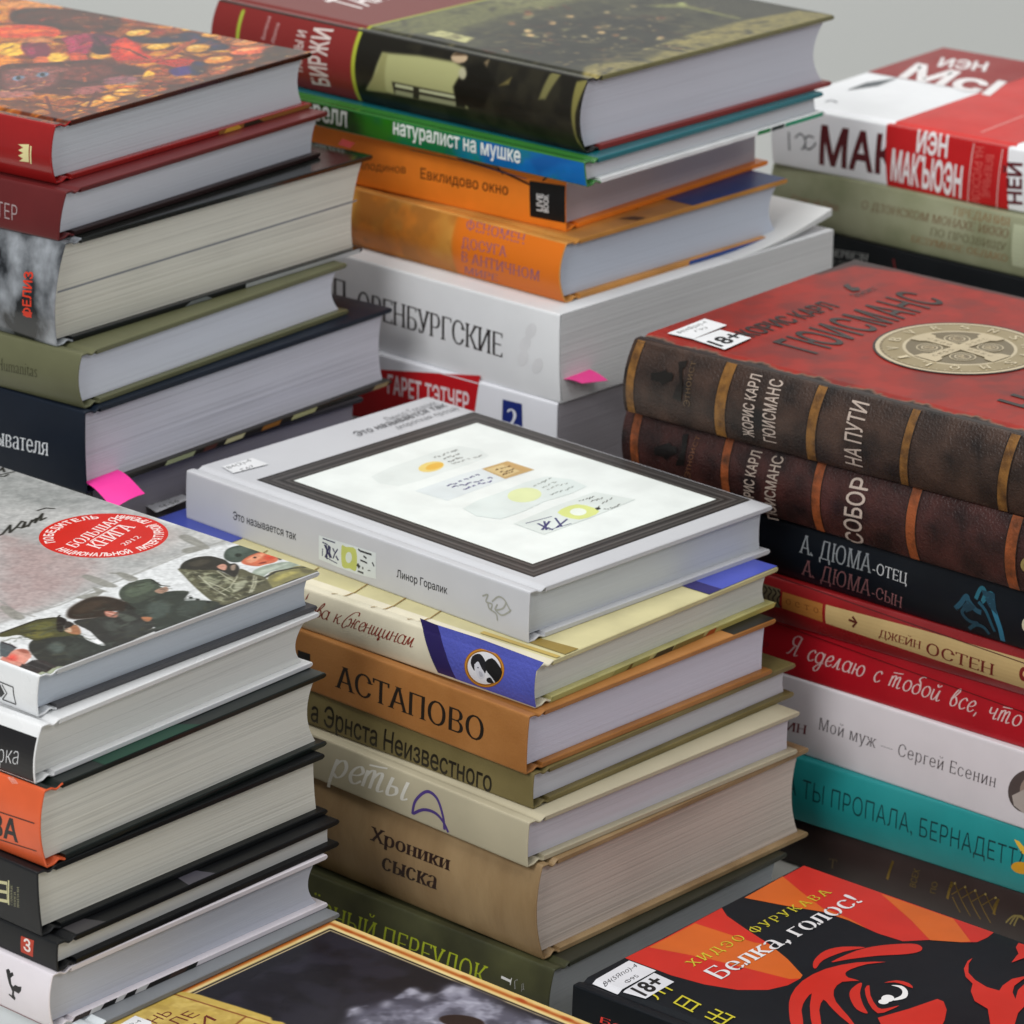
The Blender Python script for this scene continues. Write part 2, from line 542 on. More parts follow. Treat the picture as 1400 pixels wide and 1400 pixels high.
def ribbon(P, wmin, wmax, nib=0.6):
    """A pen line as quads; the pen is broad across strokes that run against its angle."""
    n = len(P)
    L, Rr = [], []
    for i in range(n):
        a = P[max(i - 1, 0)]; b = P[min(i + 1, n - 1)]
        dx, dy = b[0] - a[0], b[1] - a[1]
        l = math.hypot(dx, dy) or 1e-9
        dx, dy = dx / l, dy / l
        wd = wmin + (wmax - wmin) * abs(math.sin(math.atan2(dy, dx) - nib * 0.5)) ** 1.2
        L.append((P[i][0] - dy * wd / 2, P[i][1] + dx * wd / 2))
        Rr.append((P[i][0] + dy * wd / 2, P[i][1] - dx * wd / 2))
    V = L + Rr
    F = [(i, i + 1, n + i + 1, n + i) for i in range(n - 1)]
    return V, F

def cursive_text(body, wmin=0.06, wmax=0.16, slant=0.25, spc=1.0):
    V, F, Z = [], [], []
    x = 0
    zz = 0
    for ch in body:
        wd, st = CURSIVE[ch]
        for s in st:
            P, Fs = ribbon(curve_pts(s), wmin, wmax)
            o = len(V)
            V += [(p[0] + x + slant * p[1], p[1]) for p in P]
            F += [tuple(i + o for i in f) for f in Fs]
            zz = (zz + 1) % 7
            Z += [zz] * len(P)
        x += wd * spc
    return np.array(V), F, np.array(Z, float)

# ------------------------------------------------------------------ ink on a surface
def put_flat(bk, surf, V2, F, off, Z=None):
    """Lay 2-D shapes (surface millimetres) on a book's surface, cut so that they follow its curve."""
    V2 = np.asarray(V2, float)
    cuts = []
    if surf == 'spine' and (bk.b > 0.3 * MM or V2[:, 1].max() > bk.t * 1000 - 1 or V2[:, 1].min() < 1):
        cuts = list(np.linspace(0, bk.t * 1000, 13)[1:-1]) + [0.4, bk.t * 1000 - 0.4]
    if surf == 'top' and V2[:, 1].min() < 9.3 and bk.groove > 0:
        cuts = [3.3, 4.2, 5.0, 5.8, 6.6, 7.4, 8.2, 9.1]
    bm = bmesh.new()
    zz = np.zeros(len(V2)) if Z is None else Z
    vs = [bm.verts.new((p[0], p[1], z * 0.001)) for p, z in zip(V2, zz)]
    for f in F:
        try:
            bm.faces.new([vs[i] for i in f])
        except ValueError:
            pass
    for c in cuts:
        if V2[:, 1].min() < c < V2[:, 1].max():
            bmesh.ops.bisect_plane(bm, geom=bm.verts[:] + bm.edges[:] + bm.faces[:], dist=1e-6, plane_co=(0, c, 0), plane_no=(0, 1, 0))
    bm.verts.index_update()
    P = [bk.point(surf, v.co.x * MM, v.co.y * MM, off + v.co.z * 0.0013) for v in bm.verts]
    Fs = [tuple(v.index for v in f.verts) for f in bm.faces]
    # normals outward
    n = {'spine': (0, -1, 0), 'top': (0, 0, 1), 'page': (1, 0, 0), 'edge': (1, 0, 0)}[surf]
    out = []
    for f in Fs:
        a, b, c = (Vector(P[i]) for i in f[:3])
        m = Vector((0, 0, 0))
        for i in range(1, len(f) - 1):
            m += (Vector(P[f[i]]) - a).cross(Vector(P[f[i + 1]]) - a)
        out.append(f if m.dot(Vector(n)) >= 0 else f[::-1])
    bm.free()
    return P, out

def tri_poly(pts):
    """Triangulate a simple outline."""
    return [tuple(t) for t in tessellate_polygon([[Vector((p[0], p[1], 0)) for p in pts]])]

def value_noise(h, w_, cell, seed, octv=3):
    rng = np.random.RandomState(seed)
    out = np.zeros((h, w_)); amp = 1.0; tot = 0
    for o in range(octv):
        c = max(1.0, cell / 2 ** o)
        gh, gw = int(h / c) + 3, int(w_ / c) + 3
        g = rng.rand(gh, gw)
        yy, xx = np.arange(h) / c, np.arange(w_) / c
        y0, x0 = yy.astype(int), xx.astype(int)
        fy, fx = (yy - y0)[:, None], (xx - x0)[None]
        fy, fx = fy * fy * (3 - 2 * fy), fx * fx * (3 - 2 * fx)
        a = g[y0][:, x0] * (1 - fx) + g[y0][:, x0 + 1] * fx
        b = g[y0 + 1][:, x0] * (1 - fx) + g[y0 + 1][:, x0 + 1] * fx
        out += amp * (a * (1 - fy) + b * fy); tot += amp; amp *= 0.55
    return out / tot

def flow(P, n=4):
    out, m = [], len(P)
    for i in range(m):
        p0, p1, p2, p3 = (np.array(P[(i + j) % m]) for j in (-1, 0, 1, 2))
        for k in range(n):
            t = k / n
            out.append(0.5 * (2 * p1 + (p2 - p0) * t + (2 * p0 - 5 * p1 + 4 * p2 - p3) * t * t + (3 * p1 - p0 - 3 * p2 + p3) * t ** 3))
    return out

class Canvas:
    """A picture painted with soft brushes; becomes the ink colour of a finely divided sheet."""
    def __init__(s, x0, x1, y0, y1, res):
        s.box = (x0, x1, y0, y1)
        s.nx, s.ny = int((x1 - x0) / res) + 1, int((y1 - y0) / res) + 1
        s.X = np.linspace(x0, x1, s.nx); s.Y = np.linspace(y0, y1, s.ny)
        s.C = np.ones((s.ny, s.nx, 3))
        s.res = res
    def rgb(s, c):
        return np.array([int(c[i:i + 2], 16) / 255 for i in (0, 2, 4)])
    def run(s, ops):
        for op in ops:
            k = op[0]
            if k == 'fill':
                s.C[:] = s.rgb(op[1])
            elif k == 'noise':          # colour, cell mm, strength, seed
                n = value_noise(s.ny, s.nx, op[2] / s.res, op[4])
                m = np.clip((n - 0.45) / 0.2, 0, 1) * op[3]
                s.C = s.C * (1 - m[..., None]) + s.rgb(op[1]) * m[..., None]
            elif k == 'poly':           # pts, colour, blur mm, alpha
                s.shape(np.array(op[1]), True, 0, op[2], op[3], op[4])
            elif k == 'grade':          # deeper inks
                s.C = s.C ** op[1]
            elif k == 'dabs':           # short brush strokes: seed, count, colours, length, width, alpha, outline to stay in
                rg = np.random.RandomState(op[1])
                P = np.array(op[7])
                lo, hi = P.min(0), P.max(0)
                for _ in range(op[2]):
                    c = lo + (hi - lo) * rg.rand(2)
                    a, b, cr = P, np.roll(P, -1, 0), False
                    for p, q in zip(a, b):
                        if (p[1] > c[1]) != (q[1] > c[1]) and c[0] < (q[0] - p[0]) * (c[1] - p[1]) / (q[1] - p[1]) + p[0]:
                            cr = not cr
                    if not cr:
                        continue
                    an = op[8] + rg.randn() * 0.7
                    l = op[4] * (0.4 + rg.rand())
                    d = np.array([math.cos(an), math.sin(an)]) * l / 2
                    m = np.array([-d[1], d[0]]) * rg.uniform(-0.3, 0.3)
                    s.shape(np.array([c - d, c + m, c + d]), False, op[5] * (0.5 + rg.rand()), op[3][rg.randint(len(op[3]))], op[5] * 0.5, op[6])
            elif k == 'grain':          # cell mm, strength, seed
                n = value_noise(s.ny, s.nx, op[1] / s.res, op[3], 2)
                s.C = np.clip(s.C * (1 + (n[..., None] - 0.5) * op[2]), 0, 1)
            elif k == 'blob':           # the same with a flowing outline
                s.shape(np.array(flow(op[1])), True, 0, op[2], op[3], op[4])
            elif k == 'line':           # pts, width mm, colour, blur, alpha
                s.shape(np.array(op[1]), False, op[2], op[3], op[4], op[5])
            elif k == 'mottle':         # poly pts, colour, cell mm, strength, seed
                s.shape(np.array(op[1]), True, 0, op[2], 1.0, op[4], (op[3], op[5]))
    def shape(s, P, closed, width, col, blur, alpha, mot=None):
        pad = blur + width
        i0, i1 = np.searchsorted(s.X, [P[:, 0].min() - pad, P[:, 0].max() + pad])
        j0, j1 = np.searchsorted(s.Y, [P[:, 1].min() - pad, P[:, 1].max() + pad])
        if i1 <= i0 or j1 <= j0:
            return
        gx, gy = np.meshgrid(s.X[i0:i1], s.Y[j0:j1])
        D = np.full(gx.shape, 1e9); ins = np.zeros(gx.shape, bool)
        n = len(P)
        for a in range(n if closed else n - 1):
            p, q = P[a], P[(a + 1) % n]
            e = q - p; l2 = e @ e + 1e-12
            t = np.clip(((gx - p[0]) * e[0] + (gy - p[1]) * e[1]) / l2, 0, 1)
            D = np.minimum(D, np.hypot(gx - p[0] - t * e[0], gy - p[1] - t * e[1]))
            if closed and p[1] != q[1]:
                c = ((p[1] > gy) != (q[1] > gy)) & (gx < (q[0] - p[0]) * (gy - p[1]) / (q[1] - p[1]) + p[0])
                ins ^= c
        sd = np.where(ins, D, -D) if closed else width / 2 - D
        b = max(blur, s.res * 0.8)
        m = np.clip(sd / b * 0.5 + 0.5, 0, 1)
        m = m * m * (3 - 2 * m) * alpha
        if mot:
            nz = value_noise(gx.shape[0], gx.shape[1], mot[0] / s.res, mot[1])
            m = m * np.clip((nz - 0.42) / 0.22, 0, 1)
        s.C[j0:j1, i0:i1] = s.C[j0:j1, i0:i1] * (1 - m[..., None]) + s.rgb(col) * m[..., None]

INK = {}
def ink_layer(bk):
    INK[bk.key] = INK.get(bk.key, 0) + 1
    return (0.04 + 0.014 * INK[bk.key]) * MM

def paint(bk, surf, name, box, res, ops, rough=0.3, coat=0.3, label=None):
    cv = Canvas(*box, res)
    cv.run(ops)
    off = ink_layer(bk)
    V = []
    for y in cv.Y:
        for x in cv.X:
            V.append(bk.point(surf, x * MM, y * MM, off))
    nx, ny = cv.nx, cv.ny
    idx = np.arange(nx * ny).reshape(ny, nx)
    q = np.stack([idx[:-1, :-1], idx[:-1, 1:], idx[1:, 1:], idx[1:, :-1]], -1).reshape(-1, 4)
    o = mesh_obj(name, V, [tuple(int(i) for i in f) for f in q], [attr_mat(rough, coat)], bk.parts['spine' if surf == 'spine' else 'front_cover'], smooth=True)
    a = o.data.attributes.new('Ink', 'FLOAT_COLOR', 'POINT')
    c = cv.C
    l = np.where(c <= 0.04045, c / 12.92, ((c + 0.055) / 1.055) ** 2.4)
    rgba = np.concatenate([l, np.ones(l.shape[:2] + (1,))], -1).reshape(-1).astype(np.float32)
    a.data.foreach_set('color', rgba)
    if label:
        o['label'] = label
    return o

STYLES = {
 'sans': lambda s, k: font_text(s, k.get('o', 0.0), k.get('sl', 0.0), k.get('sp', 1.0)),
 'serif': lambda s, k: serif_text(s, k.get('stem', 0.035), k.get('o', -0.022), k.get('sp', 1.06), k.get('sl', 0.0), k.get('sw', 0.055), k.get('st', 0.035)),
 'cursive': lambda s, k: cursive_text(s, k.get('w0', 0.06), k.get('w1', 0.16), k.get('sl', 0.25), k.get('sp', 1.0)),
}
JOINED = {'award_badge', 'medallion', 'framed_picture', 'shelf_label', 'age_label', 'animal_drawing', 'oval_portrait', 'picture', 'ornament', 'publisher_mark', 'publisher_name', 'gilt_lattice', 'barcode', 'figure_drawing', 'title_strip', 'colour_panel', 'portrait', 'flower', 'branch_drawing', 'ring_drawing', 'series_name'}
CAPS = {'sans': 0.727, 'serif': 0.71, 'cursive': 1.0}
def draw(bk, items):
    """items: dicts with surf, name and either outlines or lettering; those with one name make one object."""
    groups = {}
    for n, it in enumerate(items):
        one = it['name'] in JOINED
        groups.setdefault((it['surf'], it['name'], 0 if one else n), []).append(it)
    for (surf, name, _), its in groups.items():
        V, F, M, MI = [], [], [], []
        last = None
        for it in its:
            if it['k'] == 'poly' or it['k'] != last:
                off = ink_layer(bk)
            last = it['k']
            if it['k'] == 'poly':
                P2, Fs, Z = it['pts'], tri_poly(it['pts']), None
            elif it['k'] == 'line':
                P = it['pts']
                if it.get('curve'):
                    P = curve_pts(P, 6)
                P2, Fs = ribbon(P, it['wd'], it['wd'])
                Z = np.full(len(P2), float(len(V) % 7))
            else:
                r = STYLES[it['font']](it['s'], it)
                T, Fs = r[0], r[1]
                Z = r[2] if len(r) > 2 else None
                T = np.asarray(T, float)
                h = it.get('hx', CAPS[it['font']])
                x0, x1 = T[:, 0].min(), T[:, 0].max()
                p0, p1, p2 = (np.array(it[q]) for q in ('p0', 'p1', 'p2'))
                u = (T[:, 0] - x0) / (x1 - x0)
                v = T[:, 1] / h
                if it.get('bow'):
                    v = v + it['bow'] * (1 - (2 * u - 1) ** 2)
                P2 = p0 + u[:, None] * (p1 - p0) + v[:, None] * (p2 - p0)
            P, Fs = put_flat(bk, surf, P2, Fs, off, Z)
            m = mat(it['col'], 0.4, scale=170.0, col2='3a2415', lo=0.25, hi=0.6, bump=0.4, bscale=900.0, detail=8.0) if it.get('worn') else mat(it['col'], 0.4, 0.06, bump=0.5, bscale=700.0) if it.get('bumpy') else mat(it['col'], it.get('rough', 0.4), 0.05, metal=it.get('metal', 0.0), coat=it.get('coat', 0.0))
            if m not in M:
                M.append(m)
            o = len(V)
            V += P
            F += [tuple(i + o for i in f) for f in Fs]
            MI += [M.index(m)] * len(Fs)
        par = bk.parts[its[0].get('on') or {'spine': 'spine', 'top': 'front_cover', 'page': 'page_block', 'edge': 'back_cover'}[surf]]
        o = mesh_obj(name, V, F, M, par, MI)
        if its[0].get('label'):
            o['label'] = its[0]['label']

# ------------------------------------------------------------------ the setting
def slab(name, lo, hi, m, bev=0.0):
    bm = bmesh.new()
    bmesh.ops.create_cube(bm, size=1.0)
    for v in bm.verts:
        v.co = Vector([lo[i] + (hi[i] - lo[i]) * (v.co[i] + 0.5) for i in range(3)])
    if bev:
        bmesh.ops.bevel(bm, geom=bm.edges[:], offset=bev, segments=3, affect='EDGES')
    me = bpy.data.meshes.new(name)
    bm.to_mesh(me); bm.free()
    me.materials.append(m)
    o = bpy.data.objects.new(name, me)
    COL.objects.link(o)
    return o
o = slab('floor', (-4, -2, -0.80), (4, 4.0, -0.75), mat('8d8a84', 0.5, 0.08, 3.0))
o['kind'] = 'structure'
o = slab('wall', (-4, 3.4, -0.75), (4, 3.5, 2.6), mat('dcdedb', 0.7, 0.03, 2.0))
o['label'] = 'plain pale grey wall behind the book stacks'
o['category'] = 'wall'
e = bpy.data.objects.new('table', None)
COL.objects.link(e)
e.location = (0, 1.5, -0.75)
e['label'] = 'pale table that carries all the stacks of books'
e['category'] = 'table'
def tpart(name, lo, hi, m, bev):
    o = slab(name, lo, hi, m, bev)
    for v in o.data.vertices:
        v.co -= Vector(e.location)
    o.parent = e
tpart('tabletop', (-0.75, 0.75, -0.03), (0.75, 2.3, -0.0005), mat('d6d4cd', 0.45, 0.04, 8.0), 0.004)
for x in (-0.70, 0.70):
    for y in (0.80, 2.25):
        tpart('leg', (x - 0.02, y - 0.02, -0.75), (x + 0.02, y + 0.02, -0.0305), mat('8a8a8a', 0.35, 0.03, metal=0.8), 0.002)

# ------------------------------------------------------------------ books
BOOKS = {
# ---- rear stack on the left
'A1': dict(fit=(0.64998, -0.16724, 1.42718, 0.21424, 0.14615, 0.02251, -0.36257, 0.00067, -0.00001), jit=0.03, b=3.0, cover=mat('3a1c12', 0.22, 0.2, coat=0.25), spine=mat('8f1a1a', 0.22, 0.05, coat=0.25), back=mat('8a1c1a', 0.25, 0.05, coat=0.25), pages=paper('cdd3da', 0.25, 1),
  label='glossy red spined book with painted orange fantasy cover, top of its stack'),
'A2': dict(fit=(0.64263, -0.16453, 1.41674, 0.21424, 0.15109, 0.01861, -0.38508, 0.00262, 0.00230), b=1.2, cover=mat('5c1d1e', 0.4, 0.05), back=mat('2a1a1a', 0.4), pages=paper('ced1da', 0.25, 2),
  label='dark maroon book directly beneath the glossy fantasy book'),
'A3': dict(fit=(0.70756, -0.16602, 1.41538, 0.21424, 0.16704, 0.04050, -0.40369, 0.00464, 0.00206), jit=0.13, b=3.5, cover=mat('131614', 0.18, 0.1, coat=0.35), spine=mat('a3a8ae', 0.2, 0.1, 48, col2='1b1e22', lo=0.42, hi=0.64, coat=0.35, stretch=(1, 1, 0.8), detail=9.0), back=mat('15181a', 0.2, 0.1), pages=paper('d8d6cb', 0.6, 3),
  label='very thick book with mottled grey spine, red lettering and a grey line across its pages'),
'A4': dict(fit=(0.65622, -0.15816, 1.40723, 0.21424, 0.15242, 0.02114, -0.44419, -0.00040, -0.00008), b=3.2, bf=4.5, cover=mat('5e5f45', 0.45, 0.05), pages=paper('cfd3de', 0.2, 4),
  label='olive green book squeezed between the mottled grey book and the navy book'),
'A5': dict(fit=(0.68926, -0.15777, 1.40297, 0.21424, 0.17257, 0.03190, -0.46533, -0.00038, 0.00095), jit=0.08, b=0.6, bf=2.5, cover=mat('0f1825', 0.45, 0.06, spec=0.25), back=mat('1f1c16', 0.35), pages=paper('c6c6d0', 0.5, 5),
  label='navy blue thick book with white lettering and a pink sticky note in its pages'),
'A6': dict(fit=(0.75956, -0.15731, 1.41599, 0.21424, 0.14226, 0.03000, -0.49723, 0.00029, 0.00006), b=1.0, cover=mat('2b2a2e', 0.4), pages=paper('8f8b93', 0.3, 6),  # page colour darkened, with the shade below the navy book painted in
  label='book with shade-toned grey pages just below the navy blue book'),
'A7': dict(fit=(0.76323, -0.15444, 1.41748, 0.20500, 0.13500, 0.04026, -0.52723, 0.00000, 0.00000), b=1.0, cover=mat('4a2a2a', 0.4), pages=paper('cfccc4', 0.5, 7), label='dark red book under the book with shade-toned pages'),
'A8': dict(fit=(0.74609, -0.16083, 1.41508, 0.20500, 0.13500, 0.04026, -0.56749, 0.00000, 0.00000), b=1.0, cover=mat('2f3b48', 0.4), pages=paper('cfccc4', 0.5, 8), label='slate blue book second from the table in the stack with the fantasy book'),
'A9': dict(fit=(0.73661, -0.15385, 1.41777, 0.20500, 0.13500, 0.04026, -0.60774, 0.00000, 0.00000), b=1.0, cover=mat('6a6458', 0.4), pages=paper('cfccc4', 0.5, 9), label='taupe book lying on the table under the stack with the fantasy book'),
# ---- rear stack in the middle
'B1': dict(fit=(0.74707, 0.02948, 1.52239, 0.20903, 0.15326, 0.02996, -0.36846, 0.00027, 0.00035), jit=0.04, b=5.5, bf=7.5, cover=mat('6e6a44', 0.3, 0.1, coat=0.3), spine=mat('1d1b15', 0.3, coat=0.3), back=mat('82302c', 0.35), pages=paper('ced1dc', 0.2, 10),
  label='thick book with dark group painting and dark red panel on its cover'),
'B2': dict(fit=(0.72356, 0.02876, 1.51023, 0.21839, 0.15256, 0.01020, -0.39842, -0.00107, -0.00073), b=0.5, bf=0.3, cover=mat('17656e', 0.3, 0.05, coat=0.4), spine=mat('2f6a2c', 0.25, coat=0.4), back=mat('d9dbdc', 0.3), pages=paper('d2d5da', 0.2, 11),
  label='thin book with glossy green to blue spine under the dark group painting book'),
'B3': dict(fit=(0.69483, 0.02134, 1.53464, 0.21838, 0.13524, 0.02489, -0.40862, 0.00014, -0.00012), b=0.5, bf=0.3, over=4.5, cover=mat('f08426', 0.4, 0.05), pages=paper('c4c3cd', 0.2, 12),
  label='bright orange book with brown lettering and a black square on its spine'),
'B4': dict(fit=(0.76264, 0.02143, 1.51931, 0.21839, 0.13495, 0.02498, -0.43351, 0.00051, -0.00023), b=4.5, bf=6.0, cover=mat('c68a44', 0.35, 0.15, 40), pages=paper('c6cddb', 0.2, 13),
  label='golden orange book with purple lettering and blue board corners, on the thick white paperback'),
'B5': dict(fit=(0.75999, 0.01896, 1.50456, 0.21838, 0.16924, 0.03700, -0.45848, 0.00002, -0.00058), jit=0.07, soft=True, b=0.8, bf=0.4, cover=mat('d3d4d6', 0.45, 0.02), pages=paper('cfcfd0', 0.35, 14),
  label='thick white paperback with a bent upper cover and a pink tab in its pages'),
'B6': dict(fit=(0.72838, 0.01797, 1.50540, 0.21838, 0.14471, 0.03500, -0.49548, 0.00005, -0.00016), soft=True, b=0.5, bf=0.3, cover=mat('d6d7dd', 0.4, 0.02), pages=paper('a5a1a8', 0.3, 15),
  label='paperback with a red and white spine and blue square, under the thick white paperback'),
'B7': dict(fit=(0.70913, 0.01431, 1.50605, 0.20500, 0.13500, 0.03917, -0.53048, 0.00000, 0.00000), b=1.0, cover=mat('3c3f46', 0.4), pages=paper('cfccc4', 0.5, 16), label='charcoal book under the red and white paperback'),
'B8': dict(fit=(0.69738, 0.01885, 1.50377, 0.20500, 0.13500, 0.03917, -0.56965, 0.00000, 0.00000), b=1.0, cover=mat('5a4a3c', 0.4), pages=paper('cfccc4', 0.5, 17), label='brown book second from the table under the stack with the dark group painting'),
'B9': dict(fit=(0.75296, 0.01472, 1.50700, 0.20500, 0.13500, 0.03917, -0.60883, 0.00000, 0.00000), b=1.0, cover=mat('31453c', 0.4), pages=paper('cfccc4', 0.5, 18), label='deep green book lying on the table under the stack with the dark group painting'),
# ---- rear stack on the right
'C1': dict(fit=(0.68072, 0.28859, 1.58132, 0.22349, 0.13730, 0.02718, -0.42760, -0.00096, -0.00055), b=1.2, cover=mat('e6e7ea', 0.35, 0.02, coat=0.2), pages=paper('d8d6d0', 0.4, 19),
  label='white book wrapped in a bright red paper band, top of its stack'),
'C2': dict(fit=(0.74185, 0.28079, 1.57339, 0.22358, 0.14796, 0.02632, -0.45477, 0.00000, -0.00000), b=2.6, cover=mat('8b8d70', 0.45, 0.1, 30), spine=mat('93957a', 0.45, 0.1, 30, col2='767a5c'), pages=paper('d8d6d0', 0.4, 20),
  label='sage green book with brown lettering under the book in the red band'),
'C3': dict(fit=(0.72838, 0.28072, 1.57291, 0.22356, 0.14796, 0.03000, -0.48110, 0.00000, 0.00000), b=1.5, cover=mat('0c0f12', 0.4, spec=0.2), pages=paper('d8d6d0', 0.4, 21),
  label='black book with small white lettering under the sage green book'),
'C4': dict(fit=(0.71208, 0.28319, 1.57171, 0.20500, 0.13500, 0.03423, -0.51110, 0.00000, 0.00000), b=1.0, cover=mat('17191c', 0.4), pages=paper('cfccc4', 0.5, 22), label='matt black book hidden under the black book with white lettering'),
'C5': dict(fit=(0.75153, 0.28121, 1.57094, 0.20500, 0.13500, 0.03423, -0.54532, 0.00000, 0.00000), b=1.0, cover=mat('46402f', 0.4), pages=paper('cfccc4', 0.5, 23), label='khaki book third from the table under the red banded book'),
'C6': dict(fit=(0.69678, 0.27719, 1.57429, 0.20500, 0.13500, 0.03423, -0.57955, 0.00000, 0.00000), b=1.0, cover=mat('3a2b35', 0.4), pages=paper('cfccc4', 0.5, 24), label='plum book second from the table under the red banded book'),
'C7': dict(fit=(0.74420, 0.28258, 1.57521, 0.20500, 0.13500, 0.03423, -0.61377, 0.00000, 0.00000), b=1.0, cover=mat('22323a', 0.4), pages=paper('cfccc4', 0.5, 25), label='petrol blue book lying on the table under the red banded book'),
# ---- right stack
'F1': dict(fit=(0.71226, 0.20327, 1.31324, 0.20945, 0.14079, 0.02919, -0.45112, 0.00267, 0.00214), b=4.5, bf=5.0, cover=mat('9a2f28', 0.5, 0.1, 30, spec=0.25), spine=mat('46332a', 0.42, 0.1, 75, bump=0.7, bscale=900, col2='17110f', lo=0.3, hi=0.72, detail=8.0), back=mat('2a1d1a', 0.4), pages=paper('cfccc4', 0.5, 26),
  label='red covered book with round medallion and gold banded brown spine, top of its stack'),
'F2': dict(fit=(0.75125, 0.19798, 1.31543, 0.20992, 0.13864, 0.02818, -0.48030, 0.00006, 0.00007), b=4.5, bf=5.0, cover=mat('2b1c1b', 0.42, 0.1), spine=mat('4a2824', 0.4, 0.1, 75, bump=0.7, bscale=900, col2='170e0e', lo=0.3, hi=0.75, detail=8.0), pages=paper('cfccc4', 0.5, 27),
  label='dark brown book with orange spine bands directly beneath the red medallion book'),
'F3': dict(fit=(0.74908, 0.20512, 1.31489, 0.20942, 0.13864, 0.02391, -0.50848, 0.00000, 0.00001), b=3.5, cover=mat('0b1017', 0.35, 0.1, spec=0.25), pages=paper('cfccc4', 0.5, 28),
  label='blue black book with silver lettering and a teal ornament on its spine'),
'F4': dict(fit=(0.71235, 0.20646, 1.31637, 0.20942, 0.13864, 0.01786, -0.53239, 0.00000, -0.00001), b=3.0, cover=mat('7c1619', 0.3, 0.08, coat=0.3), pages=paper('cfccc4', 0.5, 29),
  label='dark red book with a cream and gold title strip along its spine'),
'F5': dict(fit=(0.71753, 0.20736, 1.31739, 0.20942, 0.13864, 0.02105, -0.55025, 0.00000, -0.00002), b=0.8, cover=mat('a3121f', 0.35, 0.05), pages=paper('cfccc4', 0.5, 30),
  label='crimson book with pale handwritten lettering on its spine'),
'F6': dict(fit=(0.73621, 0.20531, 1.31507, 0.20942, 0.13864, 0.03019, -0.57130, 0.00000, 0.00001), soft=False, b=0.8, cover=mat('cdc8cc', 0.4, 0.02), pages=paper('cfccc4', 0.5, 31),
  label='pale pinkish white book with thin dark lettering above the teal book'),
'F7': dict(fit=(0.69758, 0.20640, 1.31631, 0.20942, 0.13864, 0.02584, -0.60149, 0.00000, -0.00001), b=3.0, cover=mat('1b7e7f', 0.4, 0.05), pages=paper('cfccc4', 0.5, 32),
  label='teal book with thin black hand lettering and a yellow flower'),
'F8': dict(fit=(0.72838, 0.20601, 1.31585, 0.20942, 0.13864, 0.02067, -0.62733, 0.00000, 0.00000), b=2.5, cover=mat('2b1f1d', 0.4, 0.08), pages=paper('cfccc4', 0.5, 33),
  label='dark brown book with a gold lattice on its spine, below the teal book'),
# ---- front left stack
'E1': dict(fit=(0.73095, -0.15187, 1.18926, 0.20573, 0.12815, 0.01523, -0.48276, 0.00241, -0.00086), jit=0.03, b=0.8, bf=1.5, cover=mat('c9cacb', 0.3, 0.03, coat=0.4), spine=mat('dcdee0', 0.3, 0.02, coat=0.3), back=mat('4d4d50', 0.4), pages=paper('c4ccd6', 0.2, 34),
  label='grey book with watercolour of huddled people and round red award badge'),
'E2': dict(fit=(0.69575, -0.15182, 1.18280, 0.20573, 0.13161, 0.02004, -0.49799, 0.00143, 0.00248), b=2.0, bf=5.0, cover=mat('dedfe0', 0.3, 0.02, coat=0.3), spine=mat('dedfe0', 0.3, 0.02, coat=0.3), pages=paper('dcdcd8', 0.4, 35),
  label='white covered book with a black spine under the watercolour book'),
'E3': dict(fit=(0.70605, -0.14993, 1.17822, 0.20573, 0.13250, 0.02794, -0.51803, 0.00095, -0.00061), jit=0.13, b=3.0, bf=4.5, cover=mat('0b1512', 0.35, 0.1, coat=0.2), spine=mat('cf5a32', 0.35, 0.06), pages=paper('dbdad2', 0.6, 36),
  label='thick book with an orange spine and black boards'),
'E4': dict(fit=(0.73615, -0.15259, 1.17548, 0.20573, 0.13160, 0.02280, -0.54597, -0.00072, -0.00038), jit=0.1, b=0.6, bf=0.4, cover=mat('0f1112', 0.4, 0.1, spec=0.25), spine=mat('1a1b1d', 0.45, 0.1, spec=0.25), pages=paper('d8d6cc', 0.5, 37),
  label='thick black book with cream lettering under the orange spined book'),
'E5': dict(fit=(0.72655, -0.14692, 1.17061, 0.20573, 0.13120, 0.01040, -0.56877, 0.00020, 0.00031), b=0.5, bf=0.3, cover=mat('0f1012', 0.4, 0.1, spec=0.25), spine=mat('17181a', 0.45, 0.1, spec=0.25), pages=paper('d2d2d0', 0.2, 38),
  label='thin black book with a small red square on its spine'),
'E6': dict(fit=(0.73847, -0.14872, 1.16928, 0.20573, 0.12623, 0.02045, -0.57918, 0.00032, 0.00007), b=2.2, bf=4.5, cover=mat('d6d0d6', 0.35, 0.02, coat=0.2), pages=paper('c0c4d0', 0.2, 39),
  label='white book with a small black figure on its spine under the thin black book'),
'E7': dict(fit=(0.72838, -0.13816, 1.17071, 0.20573, 0.11800, 0.04837, -0.59963, 0.00000, 0.00000), b=1.0, cover=mat('74777b', 0.4, 0.04), spine=mat('ccd2d6', 0.35, 0.02), pages=paper('cfccc4', 0.4, 40),
  label='bluish white thick book at the foot of the watercolour book stack'),
# ---- centre stack
'D1': dict(fit=(0.78476, 0.00586, 1.29793, 0.18213, 0.12688, 0.01896, -0.49614, -0.00017, 0.00086), jit=0.03, b=0.35, bf=0.8, groove=1.0, cover=mat('bdbec2', 0.42, 0.015), pages=paper('c2c6cc', 0.15, 41),
  label='pale grey book with a black framed white picture on its cover'),
'D2': dict(fit=(0.73623, 0.00840, 1.27631, 0.20648, 0.13208, 0.01569, -0.51510, 0.00056, 0.00075), jit=0.1, b=1.4, bf=2.2, cover=mat('c0b88c', 0.4, 0.1, 40), spine=mat('cfc8b2', 0.35, 0.1, 30, detail=8.0), back=mat('b9b277', 0.4, 0.12, 60), pages=paper('d2d3cb', 0.35, 42),
  label='cream and violet book with an oval portrait on its spine beneath the grey framed book'),
